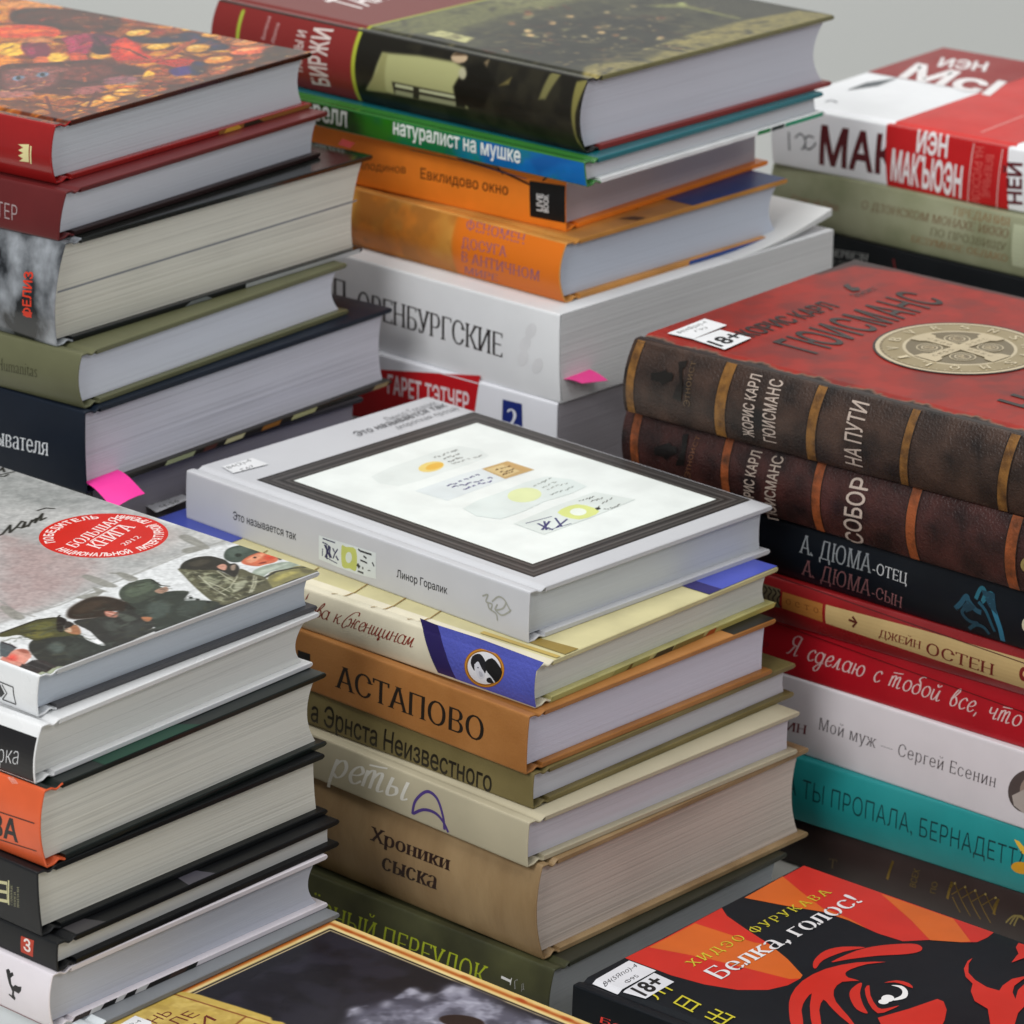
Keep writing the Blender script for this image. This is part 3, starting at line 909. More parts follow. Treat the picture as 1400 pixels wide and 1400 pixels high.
'D3': dict(fit=(0.77403, 0.00526, 1.26950, 0.20648, 0.12955, 0.02174, -0.53079, 0.00048, 0.00103), jit=0.03, b=0.5, bf=0.5, cover=mat('a8733f', 0.45, 0.08, 28, bump=0.2, col2='93602f', detail=8.0), pages=paper('cbcad9', 0.15, 43),
  label='tan orange book with large black capitals on its spine'),
'D4': dict(fit=(0.75824, 0.00736, 1.27035, 0.20648, 0.14133, 0.01353, -0.55253, 0.00023, 0.00018), b=0.6, bf=1.0, cover=mat('7c7048', 0.5, 0.08, 28, bump=0.2, col2='6a5f3a', detail=8.0), pages=paper('c5c5cd', 0.2, 44),
  label='olive brown thin book with black hand lettering under the tan orange book'),
'D5': dict(fit=(0.78611, 0.00554, 1.25942, 0.20648, 0.14114, 0.01700, -0.56607, 0.00021, 0.00054), b=0.6, bf=0.5, cover=mat('aea68e', 0.45, 0.05, 40), pages=paper('c6c4cd', 0.2, 45),
  label='beige grey book with pale italic lettering and a violet ring'),
'D6': dict(fit=(0.76187, 0.01069, 1.26082, 0.20648, 0.14399, 0.03597, -0.58307, -0.00062, -0.00023), jit=0.11, b=4.0, bf=4.0, groove=1.6, cover=mat('9c8360', 0.5, 0.1, 45, bump=0.35, bscale=500, col2='836a4a', stretch=(1, 1, 0.3), detail=8.0), pages=paper('c6bab0', 0.7, 46),
  label='thick brown cloth book with dark lettering and coarse pages under the violet ring book'),
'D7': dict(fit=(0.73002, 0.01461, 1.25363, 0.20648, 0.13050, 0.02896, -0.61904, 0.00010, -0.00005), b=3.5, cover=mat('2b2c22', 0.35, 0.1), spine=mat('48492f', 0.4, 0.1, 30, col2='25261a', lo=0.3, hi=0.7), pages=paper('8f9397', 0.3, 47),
  label='dark olive book with yellow green lettering beneath the thick brown cloth book'),
# ---- front books
'G1': dict(fit=(0.73060, -0.00034, 1.01927, 0.20700, 0.13700, 0.04613, -0.60187, -0.00019, -0.00018), b=1.0, bf=1.0, cover=mat('d9c595', 0.3, 0.05, coat=0.3), pages=paper('d8d6cc', 0.5, 48),
  label='book with stormy sky cover picture in a cream and rust frame'),
'H1': dict(fit=(0.72045, 0.17623, 1.10082, 0.20699, 0.12956, 0.03127, -0.61673, 0.00007, 0.00018), b=0.6, bf=0.8, cover=mat('0b1016', 0.5, 0.08, spec=0.2), pages=paper('d8d6cc', 0.5, 49),
  label='black book with red and orange animal face drawing and white title on its cover'),
}

def T(surf, name, s, font, p0, p1, p2, col, **k):
    return dict(k, k='text', surf=surf, name=name, s=s, font=font, p0=p0, p1=p1, p2=p2, col=col)
def P(surf, name, col, pts, **k):
    return dict(k, k='poly', surf=surf, name=name, col=col, pts=pts)
def L(surf, name, col, wd, pts, **k):
    return dict(k, k='line', surf=surf, name=name, col=col, wd=wd, pts=pts)
DRAW = {
 'A1': [
P('spine','publisher_mark','d9cf98',[(227.7,15.73),(227.28,7.98),(221.6,7.64),(223.97,9.15),(221.46,9.95),(224.36,11.61),(221.66,12.36),(224.41,13.87),(221.64,14.89)],on='spine'),
P('spine','publisher_mark','d9cf98',[(228.39,15.26),(227.83,7.45),(228.62,7.48),(229.17,15.19)]),
P('edge','board_print','8a5a2c',[(101.49,.25),(101.49,2.1),(162.05,2.1),(162.05,.25)]),
P('edge','board_print','2a2418',[(117.85,.25),(117.85,2.1),(127.68,2.1),(130.95,.25)]),
P('edge','board_print','c99a3a',[(104.76,.25),(106.4,2.1),(114.58,2.1),(116.22,.25)]),
 ],
 'A2': [
T('spine','author_name','ТЕР','sans',(204.97,4.9),(216.7,4.76),(203.93,11.64),'9a8a8a',o=-.01),
 ],
 'A3': [
T('spine','title','ФЕЛИЗ','sans',(226.36,10.75),(225.75,30.69),(221.28,10.19),'d8391c',o=.02),
P('spine','title','c8331c',[(221.42,12.88),(226.48,13.26),(226.36,10.75),(221.31,10.7)]),
P('page','page_streak','85888c',[(1,22.68),(1,23.59),(183.08,24.95),(183.08,24.04)]),
P('edge','board_print','a9adae',[(112.25,.25),(112.25,2.1),(185.21,2.1),(185.21,.25)]),
P('edge','board_print','74797a',[(74.83,.3),(78.57,2),(87.93,2),(91.67,.3)]),
P('top','cover_print','7a1a1a',[(216.32,189.64),(210.71,198.58),(220.53,196.66),(224.7,188.28)]),
 ],
 'A4': [
T('spine','title','Humanitas','serif',(193.19,8.72),(216.69,9.83),(193.71,14.76),'35351f',stem=.03,hx=.71),
 ],
 'A5': [
T('spine','title','ывателя','serif',(186.46,10.23),(218.28,12.11),(186.83,16.15),'d8dce0',hx=.53,stem=.04),
P('edge','board_print','9aa07a',[(46.39,.25),(48.32,2.1),(65.71,2.1),(63.78,.25)]),
P('edge','board_print','b9b48a',[(83.11,.25),(85.04,2.1),(96.64,2.1),(94.71,.25)]),
P('edge','board_print','8a5a20',[(106.3,.25),(108.23,2.1),(119.83,2.1),(117.9,.25)]),
P('edge','board_print','a9a878',[(125.63,.25),(127.56,2.1),(143.02,2.1),(141.09,.25)]),
P('edge','board_print','8a7a58',[(179.75,.25),(181.68,2.1),(191.34,2.1),(189.41,.25)]),
P('edge','board_print','4a2a22',[(69.58,.25),(71.51,2.1),(79.24,2.1),(77.31,.25)]),
 ],
 'B1': [
T('spine','title','БИРЖИ','sans',(77.53,4.8),(78.08,31.49),(65.78,3.92),'cfc0ba',o=.02),
T('spine','title','ТАЙНЫ И','sans',(61.15,8.33),(62.36,28.36),(55.54,8.27),'c3b3ae',o=.02),
T('spine','author_name','Валерий','sans',(36.67,20.85),(37.32,31.17),(34.39,20.95),'c09a98'),
T('spine','author_name','Иванов','sans',(43.21,20.19),(44.07,29.25),(40.77,20.37),'c09a98'),
T('top','title','ТАЙНЫ','sans',(63.94,27.78),(52.81,79.6),(39.67,30.88),'dcd2d0',o=.02),
P('edge','board_print','8a302c',[(8,.2),(8,2.2),(169.07,2.2),(169.07,.2)]),
 ],
 'B2': [
T('spine','title','натуралист на мушке','sans',(130.2,4.77),(206.83,4.35),(130.93,10.13),'d6dad6',hx=.55,o=.02),
T('spine','author_name','Даррелл','sans',(59.99,3.22),(100.82,2.84),(61.5,12.65),'c9cdc9',o=.02),
P('edge','board_print','1f7a40',[(119.61,.25),(120.46,2.1),(129.86,2.1),(129.01,.25)]),
P('edge','board_print','1a2a26',[(129.86,.25),(130.71,2.1),(140.11,2.1),(139.26,.25)]),
P('edge','board_print','1d8a66',[(140.11,.25),(140.97,2.1),(169.16,2.1),(168.31,.25)]),
 ],
 'B3': [
T('spine','title','Евклидово окно','sans',(159.58,10.15),(211.59,11.26),(159.66,15.23),'5c2c10',o=.01),
T('spine','author_name','Млодинов','sans',(119.73,7.87),(150.53,10.87),(119.87,11.96),'6a3614',o=0),
P('spine','publisher_mark','121212',[(223.99,20.13),(244.53,21.32),(244.57,4.17),(224.32,3.58)]),
T('spine','publisher_name','LIVE','sans',(231.63,7.29),(231.68,15.42),(228.04,6.98),'d6d6d6',o=.03),
T('spine','publisher_name','BOOK','sans',(235,7.21),(235.05,15.67),(232.05,7.02),'d6d6d6',o=.03),
L('spine','branch_drawing','33170c',1.1,[(181.4,23.69),(196.59,22.53),(209.5,21.35),(224.03,18.46)]),
L('spine','branch_drawing','33170c',.9,[(196.54,23.87),(205.15,23.3),(208.67,20.54)]),
L('spine','branch_drawing','33170c',.9,[(231.54,21.42),(233.98,23.5)]),
L('top','branch_drawing','33170c',1,[(166.86,-16.21),(201.32,-15.99),(239.73,-21.5)]),
 ],
 'B4': [
T('spine','title','ФЕНОМЕН','serif',(185.64,23.11),(222.1,23.1),(183.57,27.18),'7a5470',stem=.03,sw=.04,st=.03,sl=.18),
T('spine','title','ДОСУГА','serif',(184.37,14.9),(212.29,15.77),(183.68,19.53),'7a5470',stem=.03,sw=.04,st=.03,sl=0),
T('spine','title','В АНТИЧНОМ','serif',(183.84,7.88),(231.91,8.28),(184.63,13.13),'7a5470',stem=.03,sw=.04,st=.03,sl=0),
T('spine','title','МИРЕ','serif',(183.01,1.66),(203.79,1.94),(184.87,5.75),'7a5470',stem=.03,sw=.04,st=.03,sl=0),
P('top','cover_print','1e3c7c',[(.3,84.56),(244.39,84.56),(244.39,150.54),(.3,150.54)]),
P('top','cover_print','5a3a20',[(234.59,44.56),(242.59,48.56),(242.59,54.56),(236.59,52.56)]),
P('edge','board_print','23458a',[(82.56,.2),(82.56,2.2),(149.63,2.2),(149.63,.2)]),
 ],
 'B5': [
T('spine','title','ОРЕНБУРГСКИЕ','serif',(117.62,14.9),(210.01,13.82),(118.02,26.63),'2a2424',stem=.06,st=.03,sp=1),
T('spine','title','П','serif',(101.31,18.23),(110.53,18.03),(101.59,29.6),'2a2424',stem=.06),
P('spine','stain','cfcfd1',[(227.07,23.57),(225.83,21.66),(224.12,20.29),(222.42,19.86),(221.18,20.47),(220.74,21.97),(221.2,23.94),(222.43,25.85),(224.11,27.19),(225.79,27.62),(227.04,27.01),(227.51,25.53)]),
P('spine','stain','cfcfd1',[(230.55,30.41),(229.36,28.52),(227.7,27.18),(226.02,26.76),(224.77,27.37),(224.29,28.84),(224.7,30.78),(225.88,32.66),(227.52,33.98),(229.19,34.39),(230.45,33.79),(230.95,32.34)]),
P('spine','stain','cfcfd1',[(225.63,16.43),(224.33,14.48),(222.59,13.09),(220.87,12.65),(219.64,13.27),(219.24,14.78),(219.75,16.78),(221.03,18.73),(222.75,20.1),(224.45,20.53),(225.69,19.92),(226.12,18.42)]),
P('spine','stain','cfcfd1',[(234.48,14.96),(233.19,13.01),(231.45,11.62),(229.74,11.17),(228.53,11.79),(228.13,13.31),(228.65,15.31),(229.93,17.25),(231.64,18.62),(233.33,19.06),(234.56,18.45),(234.98,16.95)]),
 ],
 'B6': [
P('spine','title_panel','b0141c',[(99.19,26.01),(198.3,42.13),(193.56,11.26),(98.38,4.19)]),
T('spine','title','ГАРЕТ ТЭТЧЕР','sans',(141.4,21.91),(191.92,23.84),(141.41,30.72),'d8c8cc',o=.02),
P('spine','publisher_mark','1b2a6e',[(212.32,34.24),(223.89,34.58),(224.58,21.87),(212.05,21.81)]),
T('spine','publisher_mark','2','serif',(215.31,21.62),(221.81,22.16),(215.19,31.24),'d6d8e0',stem=.06),
 ],
 'C1': [
T('spine','title','МАК','sans',(28.47,4.93),(74.1,6.28),(30.17,23.86),'561218',o=.03),
L('spine','publisher_mark','55585c',.9,[(14.66,15.44),(17.82,18.06),(20.56,15.87),(20.45,12.16),(18.23,10.19)],curve=1),
L('spine','publisher_mark','55585c',.9,[(20.56,15.87),(22.82,17.81),(25.94,17.27)],curve=1),
L('spine','publisher_mark','55585c',.9,[(19.59,12.54),(22.65,10.92),(26.26,13.64),(26.79,15.3)],curve=1),
L('spine','publisher_mark','55585c',.9,[(10.92,18),(10.95,8.45)],curve=1),
P('spine','paper_band','b8191c',[(68.16,.1),(137.4,.1),(137.4,30.39),(68.16,30.39)],label='bright red paper band with white lettering'),
P('top','paper_band','c2302c',[(68.16,.2),(137.4,.2),(137.4,153.47),(68.16,153.47)],label='bright red paper band'),
T('spine','band_lettering','ИЭН','sans',(85.88,20.23),(103.45,20.34),(86.22,30.49),'e3dedf',o=.03),
T('spine','band_lettering','МАКЪЮЭН','sans',(70.51,3.96),(110.92,1.74),(72.27,19.05),'e3dedf',o=.03),
L('spine','band_lettering','dcb4b0',.5,[(118.26,29.44),(114.3,-2.07)]),
L('spine','band_lettering','dcb4b0',.5,[(134.42,29.27),(130.57,-2.09)]),
T('spine','band_lettering','НА РУССКОМ','sans',(119.09,28.08),(116.43,-.15),(124.22,28.4),'d6625c',o=0),
T('spine','band_lettering','ВПЕРВЫЕ','sans',(125.64,25.14),(122.91,3.64),(129.82,25.62),'d6625c',o=0),
T('spine','title','НЕЙ','sans',(145.39,3.94),(145.48,24.37),(137.52,3.07),'5a1a20',o=.03),
L('top','band_lettering','d88a84',1.2,[(112.09,15.49),(110.53,56.29)]),
P('top','cover_panel','8a2a2a',[(.3,83.27),(67.96,83.27),(67.96,153.27),(.3,153.27)]),
T('top','cover_lettering','ИЭН','sans',(20.72,116.45),(46,122.28),(12.21,133.31),'dedada',o=.03),
T('top','cover_lettering','Мсl','sans',(18,85.13),(75.62,80.86),(9.1,114.72),'e2dede',o=.03),
L('top','barcode','606468',1,[(14.35,45.76),(12.87,65.49)]),
L('top','barcode','606468',.5,[(14.83,46.99),(13.36,66.74)]),
L('top','barcode','606468',.5,[(15.31,48.22),(13.84,67.99)]),
L('top','barcode','606468',1,[(15.79,49.45),(14.32,69.24)]),
L('top','barcode','606468',.5,[(16.27,50.69),(14.81,70.49)]),
L('top','barcode','606468',.5,[(16.75,51.92),(15.29,71.74)]),
L('top','barcode','606468',1,[(17.23,53.15),(15.78,72.99)]),
L('top','barcode','606468',.5,[(17.71,54.39),(16.26,74.24)]),
L('top','barcode','606468',.5,[(18.2,55.63),(16.75,75.49)]),
L('top','barcode','606468',1,[(18.68,56.86),(17.23,76.74)]),
L('top','barcode','606468',.5,[(19.16,58.1),(17.72,78)]),
L('top','barcode','606468',.5,[(19.64,59.34),(18.2,79.25)]),
L('top','barcode','606468',1,[(20.13,60.58),(18.69,80.51)]),
L('top','barcode','606468',.5,[(20.61,61.82),(19.18,81.76)]),
L('top','publisher_mark','7a7c80',1.2,[(19.25,18.64),(20.19,22.7),(24.63,20.81)],curve=1),
 ],
 'C2': [
T('spine','title','ПРЕДАНИЯ','serif',(112.05,23.54),(144.85,23.85),(111.87,27.44),'7e5a36',stem=.03),
T('spine','title','О ДЗЭНСКОМ МОНАХЕ ИККЮ','serif',(57.44,16.64),(144.76,18.36),(57.75,20.83),'6a4a30',stem=.03),
T('spine','title','ПО ПРОЗВИЩУ','serif',(99.22,11.18),(143.92,11.83),(99.79,15.18),'5c5236',stem=.03),
T('spine','title','БЕЗУМНОЕ ОБЛАКО','serif',(87.72,5.33),(144.39,6.3),(88.58,9.1),'86603a',stem=.03),
T('spine','author_name','Сэнсэй Ола','serif',(14.24,12.1),(43.1,12.69),(14.44,15.89),'8a5a44',stem=.03),
P('spine','title_panel','a3a88c',[(147.09,25.72),(162.42,26.05),(163.9,5.48),(147.57,5.33)]),
 ],
 'C3': [
T('spine','title','ЧЕРВЕЗН','serif',(39.89,23.27),(62.85,24.79),(40.16,26.99),'9a9c9a',stem=.04),
T('spine','title','И ДРУГИЕ','serif',(41.47,19.01),(56.87,19.86),(41.54,22),'6a6c6a',stem=.03),
L('spine','title','6a1a1a',.8,[(78.21,28.93),(80.03,24.11)]),
 ],
 'F1': [
P('spine','gilt_band','805828',[(1.66,.3),(6.27,.3),(6.27,32.39),(1.66,32.39)],worn=1),
L('spine','band_rule','1e1512',.5,[(1.66,.3),(1.66,32.39)]),
L('spine','band_rule','1e1512',.5,[(6.27,.3),(6.27,32.39)]),
P('spine','gilt_band','805828',[(49.48,.3),(55.42,.3),(55.42,32.39),(49.48,32.39)],worn=1),
L('spine','band_rule','1e1512',.5,[(49.48,.3),(49.48,32.39)]),
L('spine','band_rule','1e1512',.5,[(55.42,.3),(55.42,32.39)]),
P('spine','gilt_band','805828',[(97.22,.3),(102.24,.3),(102.24,32.39),(97.22,32.39)],worn=1),
L('spine','band_rule','1e1512',.5,[(97.22,.3),(97.22,32.39)]),
L('spine','band_rule','1e1512',.5,[(102.24,.3),(102.24,32.39)]),
P('spine','gilt_band','805828',[(144.34,.3),(148.6,.3),(148.6,32.39),(144.34,32.39)],worn=1),
L('spine','band_rule','1e1512',.5,[(144.34,.3),(144.34,32.39)]),
L('spine','band_rule','1e1512',.5,[(148.6,.3),(148.6,32.39)]),
P('spine','gilt_band','805828',[(191.66,.3),(196.56,.3),(196.56,32.39),(191.66,32.39)],worn=1),
L('spine','band_rule','1e1512',.5,[(191.66,.3),(191.66,32.39)]),
L('spine','band_rule','1e1512',.5,[(196.56,.3),(196.56,32.39)]),
P('spine','gilt_band','805828',[(237.44,.3),(242.8,.3),(242.8,32.39),(237.44,32.39)],worn=1),
L('spine','band_rule','1e1512',.5,[(237.44,.3),(237.44,32.39)]),
L('spine','band_rule','1e1512',.5,[(242.8,.3),(242.8,32.39)]),
T('spine','author_name','ЖОРИС КАРЛ','sans',(70.59,4.24),(69.45,30.73),(64.98,4.09),'b3a398',o=.01),
T('spine','author_name','ГЮИСМАНС','sans',(82.14,4.22),(80.41,30.85),(75.58,3.94),'b3a398',o=.01,sp=1.1),
T('spine','title','НА ПУТИ','sans',(125.96,3.61),(124.22,30.31),(117.57,3.6),'b0a095',o=.01),
P('spine','publisher_mark','14110e',[(14.42,21.14),(18.18,22.16),(21.63,23.9),(22.62,23.04),(24.82,23.48),(26.07,22.42),(25.85,20.24),(23.8,19.01),(21.11,17.36),(19.87,18.47),(15.15,18.31)]),
P('spine','wing_mark','17120f',[(26.54,28.18),(30.6,29.45),(30.8,26.97),(29.67,25.73),(31.93,18.8),(32.22,12.16),(27.46,12.83),(28.72,18.13),(30.27,20.08)]),
T('spine','publisher_name','Этноист','sans',(36.97,10.92),(35.29,30.08),(33.62,10.45),'5e4c38',o=-.01),
T('top','author_name','ЖОРИС КАРЛ','sans',(38.03,28.86),(39.09,92.93),(27.06,29.87),'2c2422',o=.02),
T('top','author_name','ГЮИСМАНС','sans',(72.18,31.2),(69.64,129.77),(48.51,32.43),'2c2422',o=.01,sp=1.12),
T('top','title','НА ПУТИ','sans',(190.62,26.86),(192.99,110.03),(165.39,28.82),'2c2422',o=.02),
P('top','publisher_mark','2c2422',[(20.97,119.67),(21.31,123.57),(25.79,119.65),(28.23,121.75),(31.38,118.52),(29.75,115.33),(26.68,116.25)]),
T('top','publisher_name','Этноист','sans',(36.5,109.35),(35.87,126.56),(31.48,109.72),'3a2c2a'),
P('top','medallion','2a1d18',[(113.32,113.46),(109.23,113.24),(105.19,112.55),(101.26,111.42),(97.48,109.85),(93.9,107.87),(90.56,105.5),(87.51,102.77),(84.78,99.72),(82.41,96.38),(80.43,92.8),(78.86,89.02),(77.73,85.09),(77.04,81.05),(76.82,76.96),(77.04,72.88),(77.73,68.84),(78.86,64.91),(80.43,61.13),(82.41,57.54),(84.78,54.2),(87.51,51.15),(90.56,48.43),(93.9,46.06),(97.48,44.08),(101.26,42.51),(105.19,41.38),(109.23,40.69),(113.32,40.46),(117.4,40.69),(121.44,41.38),(125.37,42.51),(129.15,44.08),(132.74,46.06),(136.08,48.43),(139.13,51.15),(141.85,54.2),(144.22,57.54),(146.2,61.13),(147.77,64.91),(148.9,68.84),(149.59,72.88),(149.82,76.96),(149.59,81.05),(148.9,85.09),(147.77,89.02),(146.2,92.8),(144.22,96.38),(141.85,99.72),(139.13,102.77),(136.08,105.5),(132.74,107.87),(129.15,109.85),(125.37,111.42),(121.44,112.55),(117.4,113.24)],label='round metal medallion with a cross'),
P('top','medallion','b9ab8e',[(113.32,112.4),(109.35,112.18),(105.43,111.51),(101.61,110.41),(97.94,108.89),(94.46,106.97),(91.22,104.67),(88.26,102.02),(85.61,99.06),(83.31,95.82),(81.39,92.34),(79.87,88.67),(78.77,84.85),(78.1,80.93),(77.88,76.96),(78.1,73),(78.77,69.08),(79.87,65.26),(81.39,61.59),(83.31,58.11),(85.61,54.87),(88.26,51.9),(91.22,49.26),(94.46,46.96),(97.94,45.03),(101.61,43.51),(105.43,42.41),(109.35,41.75),(113.32,41.52),(117.28,41.75),(121.2,42.41),(125.02,43.51),(128.69,45.03),(132.17,46.96),(135.41,49.26),(138.38,51.9),(141.02,54.87),(143.32,58.11),(145.25,61.59),(146.77,65.26),(147.87,69.08),(148.53,73),(148.76,76.96),(148.53,80.93),(147.87,84.85),(146.77,88.67),(145.25,92.34),(143.32,95.82),(141.02,99.06),(138.38,102.02),(135.41,104.67),(132.17,106.97),(128.69,108.89),(125.02,110.41),(121.2,111.51),(117.28,112.18)]),
P('top','medallion','75664a',[(113.32,110.63),(109.55,110.42),(105.83,109.79),(102.2,108.74),(98.71,107.3),(95.41,105.47),(92.33,103.28),(89.51,100.77),(87,97.95),(84.81,94.87),(82.98,91.57),(81.54,88.08),(80.49,84.45),(79.86,80.73),(79.65,76.96),(79.86,73.19),(80.49,69.47),(81.54,65.84),(82.98,62.36),(84.81,59.05),(87,55.97),(89.51,53.16),(92.33,50.64),(95.41,48.46),(98.71,46.63),(102.2,45.19),(105.83,44.14),(109.55,43.51),(113.32,43.3),(117.09,43.51),(120.81,44.14),(124.44,45.19),(127.92,46.63),(131.23,48.46),(134.31,50.64),(137.12,53.16),(139.64,55.97),(141.82,59.05),(143.65,62.36),(145.09,65.84),(146.14,69.47),(146.77,73.19),(146.98,76.96),(146.77,80.73),(146.14,84.45),(145.09,88.08),(143.65,91.57),(141.82,94.87),(139.64,97.95),(137.12,100.77),(134.31,103.28),(131.23,105.47),(127.92,107.3),(124.44,108.74),(120.81,109.79),(117.09,110.42)]),
P('top','medallion','8f8060',[(113.32,109.57),(109.67,109.36),(106.06,108.75),(102.55,107.74),(99.17,106.34),(95.97,104.57),(92.99,102.45),(90.26,100.02),(87.83,97.29),(85.71,94.31),(83.94,91.11),(82.54,87.73),(81.53,84.22),(80.92,80.61),(80.71,76.96),(80.92,73.31),(81.53,69.71),(82.54,66.2),(83.94,62.82),(85.71,59.62),(87.83,56.64),(90.26,53.91),(92.99,51.47),(95.97,49.36),(99.17,47.59),(102.55,46.19),(106.06,45.18),(109.67,44.56),(113.32,44.36),(116.97,44.56),(120.57,45.18),(124.09,46.19),(127.46,47.59),(130.66,49.36),(133.64,51.47),(136.37,53.91),(138.81,56.64),(140.92,59.62),(142.69,62.82),(144.09,66.2),(145.1,69.71),(145.72,73.31),(145.92,76.96),(145.72,80.61),(145.1,84.22),(144.09,87.73),(142.69,91.11),(140.92,94.31),(138.81,97.29),(136.37,100.02),(133.64,102.45),(130.66,104.57),(127.46,106.34),(124.09,107.74),(120.57,108.75),(116.97,109.36)]),
P('top','medallion','b9ab8e',[(113.32,101.06),(110.62,100.91),(107.95,100.46),(105.36,99.71),(102.86,98.67),(100.5,97.37),(98.29,95.8),(96.28,94),(94.48,91.99),(92.91,89.78),(91.61,87.42),(90.57,84.92),(89.82,82.33),(89.37,79.66),(89.22,76.96),(89.37,74.27),(89.82,71.6),(90.57,69),(91.61,66.51),(92.91,64.14),(94.48,61.94),(96.28,59.92),(98.29,58.12),(100.5,56.56),(102.86,55.25),(105.36,54.22),(107.95,53.47),(110.62,53.02),(113.32,52.87),(116.01,53.02),(118.68,53.47),(121.28,54.22),(123.77,55.25),(126.14,56.56),(128.34,58.12),(130.36,59.92),(132.16,61.94),(133.72,64.14),(135.03,66.51),(136.06,69),(136.81,71.6),(137.26,74.27),(137.41,76.96),(137.26,79.66),(136.81,82.33),(136.06,84.92),(135.03,87.42),(133.72,89.78),(132.16,91.99),(130.36,94),(128.34,95.8),(126.14,97.37),(123.77,98.67),(121.28,99.71),(118.68,100.46),(116.01,100.91)]),
P('top','medallion','6b5f47',[(113.32,99.64),(110.78,99.5),(108.27,99.08),(105.83,98.37),(103.48,97.4),(101.25,96.17),(99.18,94.7),(97.28,93),(95.58,91.1),(94.11,89.03),(92.88,86.8),(91.91,84.45),(91.2,82.01),(90.78,79.5),(90.64,76.96),(90.78,74.42),(91.2,71.92),(91.91,69.47),(92.88,67.12),(94.11,64.9),(95.58,62.82),(97.28,60.93),(99.18,59.23),(101.25,57.76),(103.48,56.53),(105.83,55.56),(108.27,54.85),(110.78,54.43),(113.32,54.28),(115.86,54.43),(118.36,54.85),(120.81,55.56),(123.16,56.53),(125.38,57.76),(127.46,59.23),(129.35,60.93),(131.05,62.82),(132.52,64.9),(133.75,67.12),(134.72,69.47),(135.43,71.92),(135.85,74.42),(136,76.96),(135.85,79.5),(135.43,82.01),(134.72,84.45),(133.75,86.8),(132.52,89.03),(131.05,91.1),(129.35,93),(127.46,94.7),(125.38,96.17),(123.16,97.4),(120.81,98.37),(118.36,99.08),(115.86,99.5)]),
P('top','medallion','b9ab8e',[(110.79,86.74),(110.51,88.49),(109.7,90.07),(108.45,91.32),(106.87,92.13),(105.12,92.41),(103.36,92.13),(101.78,91.32),(100.53,90.07),(99.72,88.49),(99.45,86.74),(99.72,84.98),(100.53,83.4),(101.78,82.15),(103.36,81.34),(105.12,81.07),(106.87,81.34),(108.45,82.15),(109.7,83.4),(110.51,84.98)]),
P('top','medallion','6b5f47',[(110.25,86.74),(110,88.32),(109.27,89.76),(108.14,90.89),(106.7,91.62),(105.12,91.87),(103.53,91.62),(102.1,90.89),(100.96,89.76),(100.23,88.32),(99.98,86.74),(100.23,85.15),(100.96,83.72),(102.1,82.58),(103.53,81.85),(105.12,81.6),(106.7,81.85),(108.14,82.58),(109.27,83.72),(110,85.15)]),
P('top','medallion','b9ab8e',[(108.66,86.74),(108.49,87.83),(107.98,88.82),(107.2,89.6),(106.21,90.11),(105.12,90.28),(104.02,90.11),(103.03,89.6),(102.25,88.82),(101.75,87.83),(101.57,86.74),(101.75,85.64),(102.25,84.65),(103.03,83.87),(104.02,83.37),(105.12,83.19),(106.21,83.37),(107.2,83.87),(107.98,84.65),(108.49,85.64)]),
P('top','medallion','6e6048',[(108.13,86.74),(107.98,87.67),(107.55,88.51),(106.89,89.17),(106.05,89.6),(105.12,89.75),(104.19,89.6),(103.35,89.17),(102.68,88.51),(102.25,87.67),(102.1,86.74),(102.25,85.81),(102.68,84.97),(103.35,84.3),(104.19,83.87),(105.12,83.72),(106.05,83.87),(106.89,84.3),(107.55,84.97),(107.98,85.8)]),
T('top','medallion','C','serif',(106.89,84.96),(106.89,88.51),(102.99,84.96),'b5a482',stem=.05),
P('top','medallion','b9ab8e',[(109.21,68.76),(108.94,70.51),(108.13,72.1),(106.88,73.35),(105.3,74.16),(103.54,74.43),(101.79,74.16),(100.21,73.35),(98.96,72.1),(98.15,70.52),(97.87,68.76),(98.15,67.01),(98.96,65.43),(100.21,64.18),(101.79,63.37),(103.54,63.09),(105.3,63.37),(106.88,64.17),(108.13,65.43),(108.94,67.01)]),
P('top','medallion','6b5f47',[(108.68,68.76),(108.43,70.35),(107.7,71.78),(106.56,72.92),(105.13,73.65),(103.54,73.9),(101.96,73.65),(100.52,72.92),(99.39,71.78),(98.66,70.35),(98.41,68.76),(98.66,67.18),(99.39,65.74),(100.52,64.61),(101.96,63.88),(103.54,63.62),(105.13,63.88),(106.56,64.61),(107.7,65.74),(108.43,67.17)]),
P('top','medallion','b9ab8e',[(107.09,68.76),(106.91,69.86),(106.41,70.85),(105.63,71.63),(104.64,72.13),(103.54,72.31),(102.45,72.13),(101.46,71.63),(100.68,70.85),(100.17,69.86),(100,68.76),(100.17,67.67),(100.68,66.68),(101.46,65.9),(102.45,65.39),(103.54,65.22),(104.64,65.39),(105.63,65.9),(106.41,66.68),(106.91,67.67)]),
P('top','medallion','6e6048',[(106.56,68.76),(106.41,69.69),(105.98,70.53),(105.31,71.2),(104.47,71.63),(103.54,71.77),(102.61,71.63),(101.77,71.2),(101.11,70.53),(100.68,69.69),(100.53,68.76),(100.68,67.83),(101.11,66.99),(101.77,66.33),(102.61,65.9),(103.54,65.75),(104.47,65.9),(105.31,66.33),(105.98,66.99),(106.41,67.83)]),
T('top','medallion','S','serif',(105.32,66.99),(105.32,70.53),(101.42,66.99),'b5a482',stem=.05),
